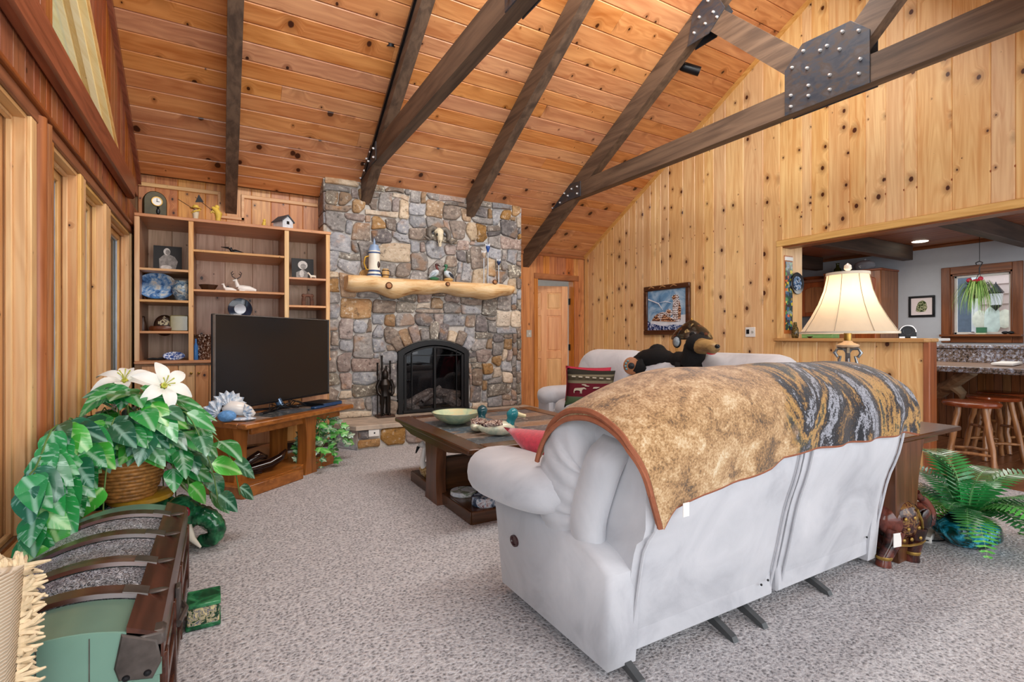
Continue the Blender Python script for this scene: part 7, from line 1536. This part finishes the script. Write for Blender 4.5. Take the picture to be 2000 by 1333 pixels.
# fern in a teal glazed pot
fc = Vector((3.60, 1.17, 0)); fe = thing('fern_plant', 'green sword fern in a squat teal glazed pot on the carpet at right', 'plant', fc)
TP = pl_mat('teal_drip_glaze', [(.40, '07241f'), (.5, '0c4440'), (.56, '1d8fae'), (.60, '5fd0e6'), (.64, '0f4c4a')], 11); TP.node_tree.nodes['Principled BSDF'].inputs['Roughness'].default_value = .08
prf = [(0, 0), (.075, 0), (.11, .02), (.148, .06), (.155, .09), (.14, .125), (.105, .15), (.095, .155), (.08, .14)]
prf2 = []
for (a, b), (c, d) in zip(prf[:-1], prf[1:]):
    for q in range(4): t_ = q/4; prf2.append((a+(c-a)*t_+(.002*sin(60*(b+(d-b)*t_)*2)), b+(d-b)*t_))
ob('pot', MB(TR(fc)).lathe(prf2, n=36), TP, fe, sharp=80)
FR = [leafmat('fern_green', '1f7a3c', '2f9348', '7fc07a', .1), leafmat('fern_dark', '1d5c34', '2a6e3c', '5f9a5c', .1), leafmat('fern_bright', '3f9a3a', '57b048', '9fd080', .1)]
def frond(mat, L=.42, W=.17, n=26, droop=.5, rise=.35):
    m = MB(); sp_ = lambda t_: Vector((0, L*t_, L*(rise*sin(pi*t_*.8)-droop*t_**2.2*.6)))
    m.tube([sp_(i/10) for i in range(11)], [.004*(1-i/12) for i in range(11)], 5)
    for i in range(2, n+1):
        t_ = i/(n+.5); p = sp_(t_); q = sp_(t_+.02)-p; w_ = W/2*(sin(pi*min(1, (t_*.9+.1)))**.7)+.012; lw = L/n*.62
        for s in (-1, 1):
            d = Vector((s*w_, w_*.38, -.12*w_)); e = q.normalized()*lw; m.add([p-e*.2, p+e*.8, p+d*.6+e*1.15, p+d+e*.3, p+d*.6-e*.25], [(0, 1, 2, 3, 4)])
    return m.mesh('frond', mat, 80)
frs = [frond(FR[k % 3], .38+.03*(k % 4), .21+.015*(k % 3), n=22, droop=.5+.3*(k % 3), rise=.22+.12*(k % 2)) for k in range(6)]
random.seed(12)
for k in range(24):
    a = 2*pi*k/24+random.uniform(-.12, .12); el_ = random.uniform(.0, .35) if k % 3 else random.uniform(.5, .9); s = random.uniform(.85, 1.1)*(1 if cos(a) > -.75 else .72)
    d = Vector((cos(a)*cos(el_), sin(a)*cos(el_), sin(el_))); place_leaf(frs[k % 6], fe, fc+Vector((.03*cos(a), .03*sin(a), .16)), d, Vector((0, 0, 1)) if el_ < 1 else Vector((-cos(a), -sin(a), .3)), s, 'frond')
# carved elephant by the end table
ce = thing('carved_elephant', 'dark red-brown carved wooden elephant with gold trim, trunk raised, by the end table', 'sculpture', (3.02, 1.15, 0))
CW_ = pl_mat('red_brown_lacquer', [(.4, '1e100e'), (.5, '43211c'), (.6, '6d3a30')], 9); GLD = plain('old_gold_trim', '9a7a3c', .4, .6, .3, 40)
ec = onZ(1752, 1090, 0); Tc = TR((ec.x+.01, ec.y, 0), radians(-12), 1.06)
ob('body', MB(Tc).tube([(-.14, 0, .16), (-.09, 0, .19), (0, 0, .20), (.07, 0, .19), (.10, 0, .18)], [.04, .085, .092, .08, .05], 18, flat=.8, up=(0, 0, 1)), CW_, ce, sharp=80)
for x, y, f in ((-.09, -.045, -.07), (-.07, .045, .03), (.06, -.045, -.03), (.075, .045, .05)):
    l_ = ob('leg', MB(Tc).tube([(x, y, .16), (x+f*.3, y, .09), (x+f, y, .035), (x+f*1.05, y, 0)], [.045, .034, .03, .034], 12), CW_, ce); ob('anklet', MB(Tc).lathe([(.0335, .035), (.036, .042), (.0335, .05)], (x+f*1.0, y, 0), n=14), GLD, l_)
hd = ob('head', MB(Tc).sph((.145, 0, .20), (.062, .05, .06), 16, 10), CW_, ce)
ob('trunk', MB(Tc).tube(smooth_poly([Vector(q) for q in ((.18, 0, .17), (.215, 0, .16), (.225, 0, .20), (.195, 0, .255), (.15, 0, .285), (.125, 0, .31))], 14), [.034, .034, .032, .03, .028, .026, .024, .022, .02, .019, .018, .017, .017, .018], 12), CW_, hd, sharp=80)
ob('ear', MB(Tc).sph((.125, -.052, .195), (.035, .01, .05), 12, 8), CW_, hd); ob('ear', MB(Tc).sph((.125, .052, .195), (.035, .01, .05), 12, 8), CW_, hd)
ob('howdah_cloth', MB(Tc).sph((-.01, 0, .20), (.085, .082, .096), 18, 10, e=.75), pl_mat('patterned_lacquer', [(.44, '321815'), (.5, '5a2f26'), (.55, '8a6a3a'), (.6, '3a1c18')], 30), ce, sharp=80)
m = MB(Tc)
for (x, z) in ((-.07, .12), (-.02, .12), (.04, .12), (-.04, .17), (.03, .17), (-.06, .22), (.0, .22)): m.sph((x, -.078, z), (.010, .006, .010), 8, 5)
ob('gold_studs', m, GLD, ce); ob('gold_border', MB(Tc).tube([(-.095, -.075, .1), (-.04, -.083, .095), (.03, -.083, .095), (.08, -.07, .1)], .006, 6).tube([(.02, -.075, .26), (.06, -.07, .2), (.09, -.055, .14)], .006, 6), GLD, ce)
ob('price_card', MB(Tc).box(-.15, -.10, -.085, -.082, .10, .165), WHITEP, ce)
sb = thing('power_strip', 'white power strip with black cord on the carpet behind the carved elephant', 'power strip', (3.35, 1.33, 0)); pz = onZ(1812, 1047, 0.02)
ob('body', MB().obox((pz.x, pz.y, .018), (.16, .05, .034), rotz(.25), .005), WHITEP, sb); ob('cord', MB().tube(smooth_poly([Vector((pz.x-.10, pz.y-.02, .02)), Vector((pz.x+.02, pz.y-.06, .008)), Vector((pz.x+.12, pz.y-.05, .006)), Vector((pz.x+.2, pz.y, .02))], 14), .004, 6), BLACKM, sb)
# ================================================= DOMED TRUNK
tkx0, tkx1, ty0, ty1 = -.665, -.135, 1.62, 2.76; zr = .315; crown = .10
tr_ = thing('domed_trunk', 'antique domed trunk with green tin, embossed metal and wooden slats, lower left', 'trunk', (-.4, 2.1, 0))
GT = plain('green_tin', '759a8a', .28, .35, .10, 5); 
def emboss():
    t = NT('embossed_tin'); v = t.coord(); n = t.noise(v, 17, 3, .6, 3.0); w = t.nd('ShaderNodeTexVoronoi', {'Vector': v, 'Scale': 85.0}, feature='DISTANCE_TO_EDGE'); n2 = t.noise(v, 3, 2)
    f = t.math('ADD', t.math('MULTIPLY', t.math('ABSOLUTE', t.math('SINE', t.math('MULTIPLY', n.outputs[0], 34.0))), .7), t.math('MULTIPLY', t.mr(w.outputs[0], 0, .25), .4))
    c = t.ramp(f, [(.3, '141214'), (.5, '4f4b50'), (.66, 'b4b6c0'), (.85, 'eceef4')]); c = t.mix(t.mr(n2.outputs[0], .5, .75, 0, .5), c, lin('7a5040'))
    t.bump(f, .9, .008); return t.out(c, .38, .45)
EMB = emboss(); TRW = streaky('trunk_batten_x', 0, '5a3326', '2b1812', .25); TRY = streaky('trunk_batten_y', 1, '553024', '2a1711', .25); PEW = plain('pewter_fitting', '57504c', .4, .5, .4, 20)
xm = (tkx0+tkx1)/2; hwx = (tkx1-tkx0)/2
def lid_z(x, off=0): u = (x-(xm+.05))/hwx; return zr+crown*(1-.86*u*u)+off-.0
def lidstrip(y0, y1, mat, name, th=.0, x0=tkx0, x1=tkx1, n=16, parent=tr_):
    m = MB(); up_ = [(x0+(x1-x0)*i/n) for i in range(n+1)]; rowsA = [[Vector((x, y, lid_z(x, th))) for x in up_] for y in (y0, y0+.004, y1-.004, y1)]
    rowsA[0] = [v-Vector((0, 0, .012)) for v in rowsA[0]]; rowsA[-1] = [v-Vector((0, 0, .012)) for v in rowsA[-1]]
    m.grid(rowsA); return ob(name, m, mat, parent, sharp=50)
ob('chest_body', MB().box(tkx0+.01, tkx1-.012, ty0+.012, ty1-.01, .03, .29, .004), EMB, tr_)
ob('lid_core', MB().prism([(tkx0, .27), (tkx1-.004, .27)]+[(tkx1-.004-(tkx1-.004-tkx0)*i/16, lid_z(tkx1-.004-(tkx1-.004-tkx0)*i/16, -.006)) for i in range(17)], 1, ty0+.004, ty1-.004), EMB, tr_)
bands = [(ty0, 1.81, 'g'), (1.81, 1.875, 'w'), (1.875, 2.045, 'e'), (2.045, 2.11, 'w'), (2.11, 2.315, 'e'), (2.315, 2.38, 'w'), (2.38, 2.565, 'e'), (2.565, 2.63, 'w'), (2.63, ty1, 'g')]
for a, b, k in bands:
    if k == 'g': lidstrip(a, b, GT, 'tin_panel', .002)
    elif k == 'e': lidstrip(a, b, EMB, 'embossed_panel', .001)
    else:
        s_ = lidstrip(a, b, TRW, 'wooden_slat', .016, x1=tkx1-.05)
        e_ = lidstrip(a+.002, b-.002, PEW, 'slat_clasp', .0185, x0=tkx1-.11, x1=tkx1-.05, n=5, parent=s_)
        ob('clasp_tip', MB().sph((tkx1-.035, (a+b)/2, lid_z(tkx1-.035, .018)), (.035, .016, .005), 12, 6), PEW, s_)
# edge batten along the right long side, drop strip with rivets on the near end
m = MB(); m.prism([(tkx1-.075, lid_z(tkx1-.075, -.004)), (tkx1-.075, lid_z(tkx1-.075, .016)), (tkx1-.004, lid_z(tkx1-.004, .014)), (tkx1+.004, lid_z(tkx1)-.01), (tkx1+.004, lid_z(tkx1)-.05), (tkx1-.03, lid_z(tkx1)-.05)], 1, ty0-.004, ty1+.004); ob('edge_batten', m, TRY, tr_, sharp=30)
zc0 = [(x, lid_z(x, .004)) for x in [tkx0+(tkx1-tkx0)*i/16 for i in range(17)]]
ob('end_strip', MB().prism([(tkx0, .262), (tkx1, .262)]+zc0[::-1], 1, ty0+.004, ty0-.004, .002), GT, tr_)
for i in range(9): x = tkx0+.04+i*.058; ob('rivet', MB(tilt((x, ty0-.004, .275), (0, -1, 0))).lathe([(0, .005), (.006, .004), (.009, 0)], n=10), GT, tr_)
for i in range(5): x = tkx0+.08+i*.1; ob('tin_seam', MB().box(x, x+.002, ty0-.0065, ty0-.003, .265, lid_z(x)-.01), PEW, tr_)
ob('corner_cap', MB().box(tkx1-.078, tkx1+.008, ty0-.008, ty0+.05, lid_z(tkx1)-.02, lid_z(tkx1, .022), .008), PEW, tr_)
ob('corner_clasp', MB().prism([(tkx1-.09, .275), (tkx1-.02, .26), (tkx1, .30), (tkx1-.01, lid_z(tkx1)), (tkx1-.085, lid_z(tkx1-.085)), (tkx1-.1, .31)], 1, ty0-.004, ty0-.012, .004), PEW, tr_)
for dx in (-.075, -.03): ob('rivet', MB(tilt((tkx1+dx, ty0-.012, .28), (0, -1, 0))).lathe([(0, .005), (.006, .004), (.009, 0)], n=10), BLACKM, tr_)
ob('corner_strip', MB().box(tkx1-.075, tkx1-.005, ty0, ty0+.01, .03, .262, .002), GT, tr_)
for z0, z1 in ((.03, .07), (.16, .20), (.26, .30)): ob('side_batten', MB().box(tkx1-.012, tkx1+.006, ty0+.02, ty1-.02, z0, z1, .004), TRY, tr_)
for yq in (ty0+.03, 1.95, 2.25, ty1-.06): ob('upright_batten', MB().box(tkx1-.012, tkx1+.010, yq, yq+.045, .02, .30, .004), TRY, tr_)
ob('latch', MB().box(tkx1+.004, tkx1+.02, 1.98, 2.03, .20, .33, .004).tube([(tkx1+.02, 1.93, .24), (tkx1+.035, 2.0, .25), (tkx1+.02, 2.07, .24)], .008, 6), PEW, tr_)
# scroll relief on the near end
m = MB(); random.seed(6)
def scroll(cx, cz, r0, dirn, turns=1.5):
    P = []; 
    for i in range(26): t_ = i/25; a = dirn*turns*2*pi*t_+1.2; rr = r0*(1-.82*t_); P.append((cx+rr*cos(a), ty0+.010, cz+rr*sin(a)))
    m.tube(P, [.0045]*13+[.003]*13, 5)
for i in range(6):
    for j in range(4): scroll(tkx0+.05+i*.085, .065+j*.065, .034, 1 if (i+j) % 2 else -1)
for i in range(5):
    for j in range(3):
        cx, cz = tkx0+.093+i*.085, .097+j*.065
        for q in range(5): a = q*2*pi/5; m.tube([(cx, ty0+.012, cz), (cx+.02*cos(a), ty0+.008, cz+.02*sin(a)), (cx+.028*cos(a+.4), ty0+.012, cz+.028*sin(a+.4))], [.002, .006, .001], 5)
ob('scroll_relief', m, plain('relief_metal', '8b8588', .35, .6, .4, 20), tr_, sharp=80)['kind'] = 'stuff'
# green box on the floor beyond the trunk
gb = thing('ceramic_box', 'small dark green ceramic box with patterned sides beside the trunk', 'box', (-.06, 2.4, 0))
ob('box', MB().box(-.115, -.005, 2.34, 2.47, 0, .085, .006), pl_mat('tile_pattern', [(.44, '1f3f2c'), (.49, 'd8c99a'), (.53, '24406e'), (.58, 'dccb9a')], 42), gb); ob('lid', MB().box(-.12, .0, 2.335, 2.475, .085, .10, .005), GRE, gb); ob('foot_band', MB().box(-.12, .0, 2.335, 2.475, 0, .018, .004), GRE, gb)
# fringed cushion on the trunk
fcu = thing('fringed_cushion', 'cream corduroy cushion with a thick fringe on top of the trunk', 'cushion', (-.55, 1.6, .45))
t = NT('cream_corduroy'); v = t.coord(); wv = t.nd('ShaderNodeTexWave', {'Vector': t.mapping(v, (1, 1, 1), rot=(0, 0, .2)), 'Scale': 55.0, 'Distortion': 1.0}, bands_direction='Z'); t.bump(wv.outputs['Fac'], .7, .006); CRD = t.out(t.mix(wv.outputs['Fac'], lin('b9a58a'), lin('ddd0bb')), .95, 0, .1)
cc = Vector((-.548, 1.47, .46)); nn = Vector((.35, -.62, .70)).normalized(); xa = Vector((0, 0, 1)).cross(nn).normalized(); ya = nn.cross(xa)
Fm = Matrix((xa, ya, nn)).transposed().to_4x4(); Fm = Fm @ Matrix.Rotation(radians(-14), 4, 'Z'); Fm.translation = cc
cushion(Fm, .34, .46, .12, 'cover', CRD, fcu, pin=.05)
FRN = plain('cream_fringe', 'd8c3a0', .95, var=.2, sc=60); random.seed(31); m = MB()
for k in range(620):
    e = random.random(); side = k % 4
    if side == 0: p = Vector((.165, -.225+.45*e, 0)); d = Vector((1, 0, 0))
    elif side == 1: p = Vector((-.165+.33*e, .225, 0)); d = Vector((0, 1, 0))
    elif side == 2: p = Vector((-.165, -.225+.45*e, 0)); d = Vector((-1, 0, 0))
    else: p = Vector((-.165+.33*e, -.225, 0)); d = Vector((0, -1, 0))
    j = Vector((random.uniform(-.5, .5), random.uniform(-.5, .5), random.uniform(-.9, .7))); q = p+(d*.8+j*.8)*.022; r_ = q+(d*.5+j*1.3)*.018
    m.tube([Fm @ p, Fm @ q, Fm @ r_], [.0055, .006, .0025], 4, cap=False)
ob('fringe', m, FRN, fcu, sharp=80)['kind'] = 'stuff'
dt = thing('dark_throw', 'corner of a dark brown patterned throw at the bottom left', 'throw', (-.55, 1.2, .2))
m = MB(); rows = []
for i in range(9):
    row = []
    for j in range(9): x = -.72+.16*i/8; y = 1.18+.2*j/8; row.append(Vector((x, y, .36-.02*i/8-.012*j+.012*noise.noise(Vector((x*14, y*14, 0))))))
    rows.append(row)
m.grid(rows); ob('cloth', m, pl_mat('dark_throw_pattern', [(.42, '241a12'), (.5, '4c3c26'), (.56, 'a89468'), (.62, '2c2218')], 30), dt, thick=.01, sharp=80)
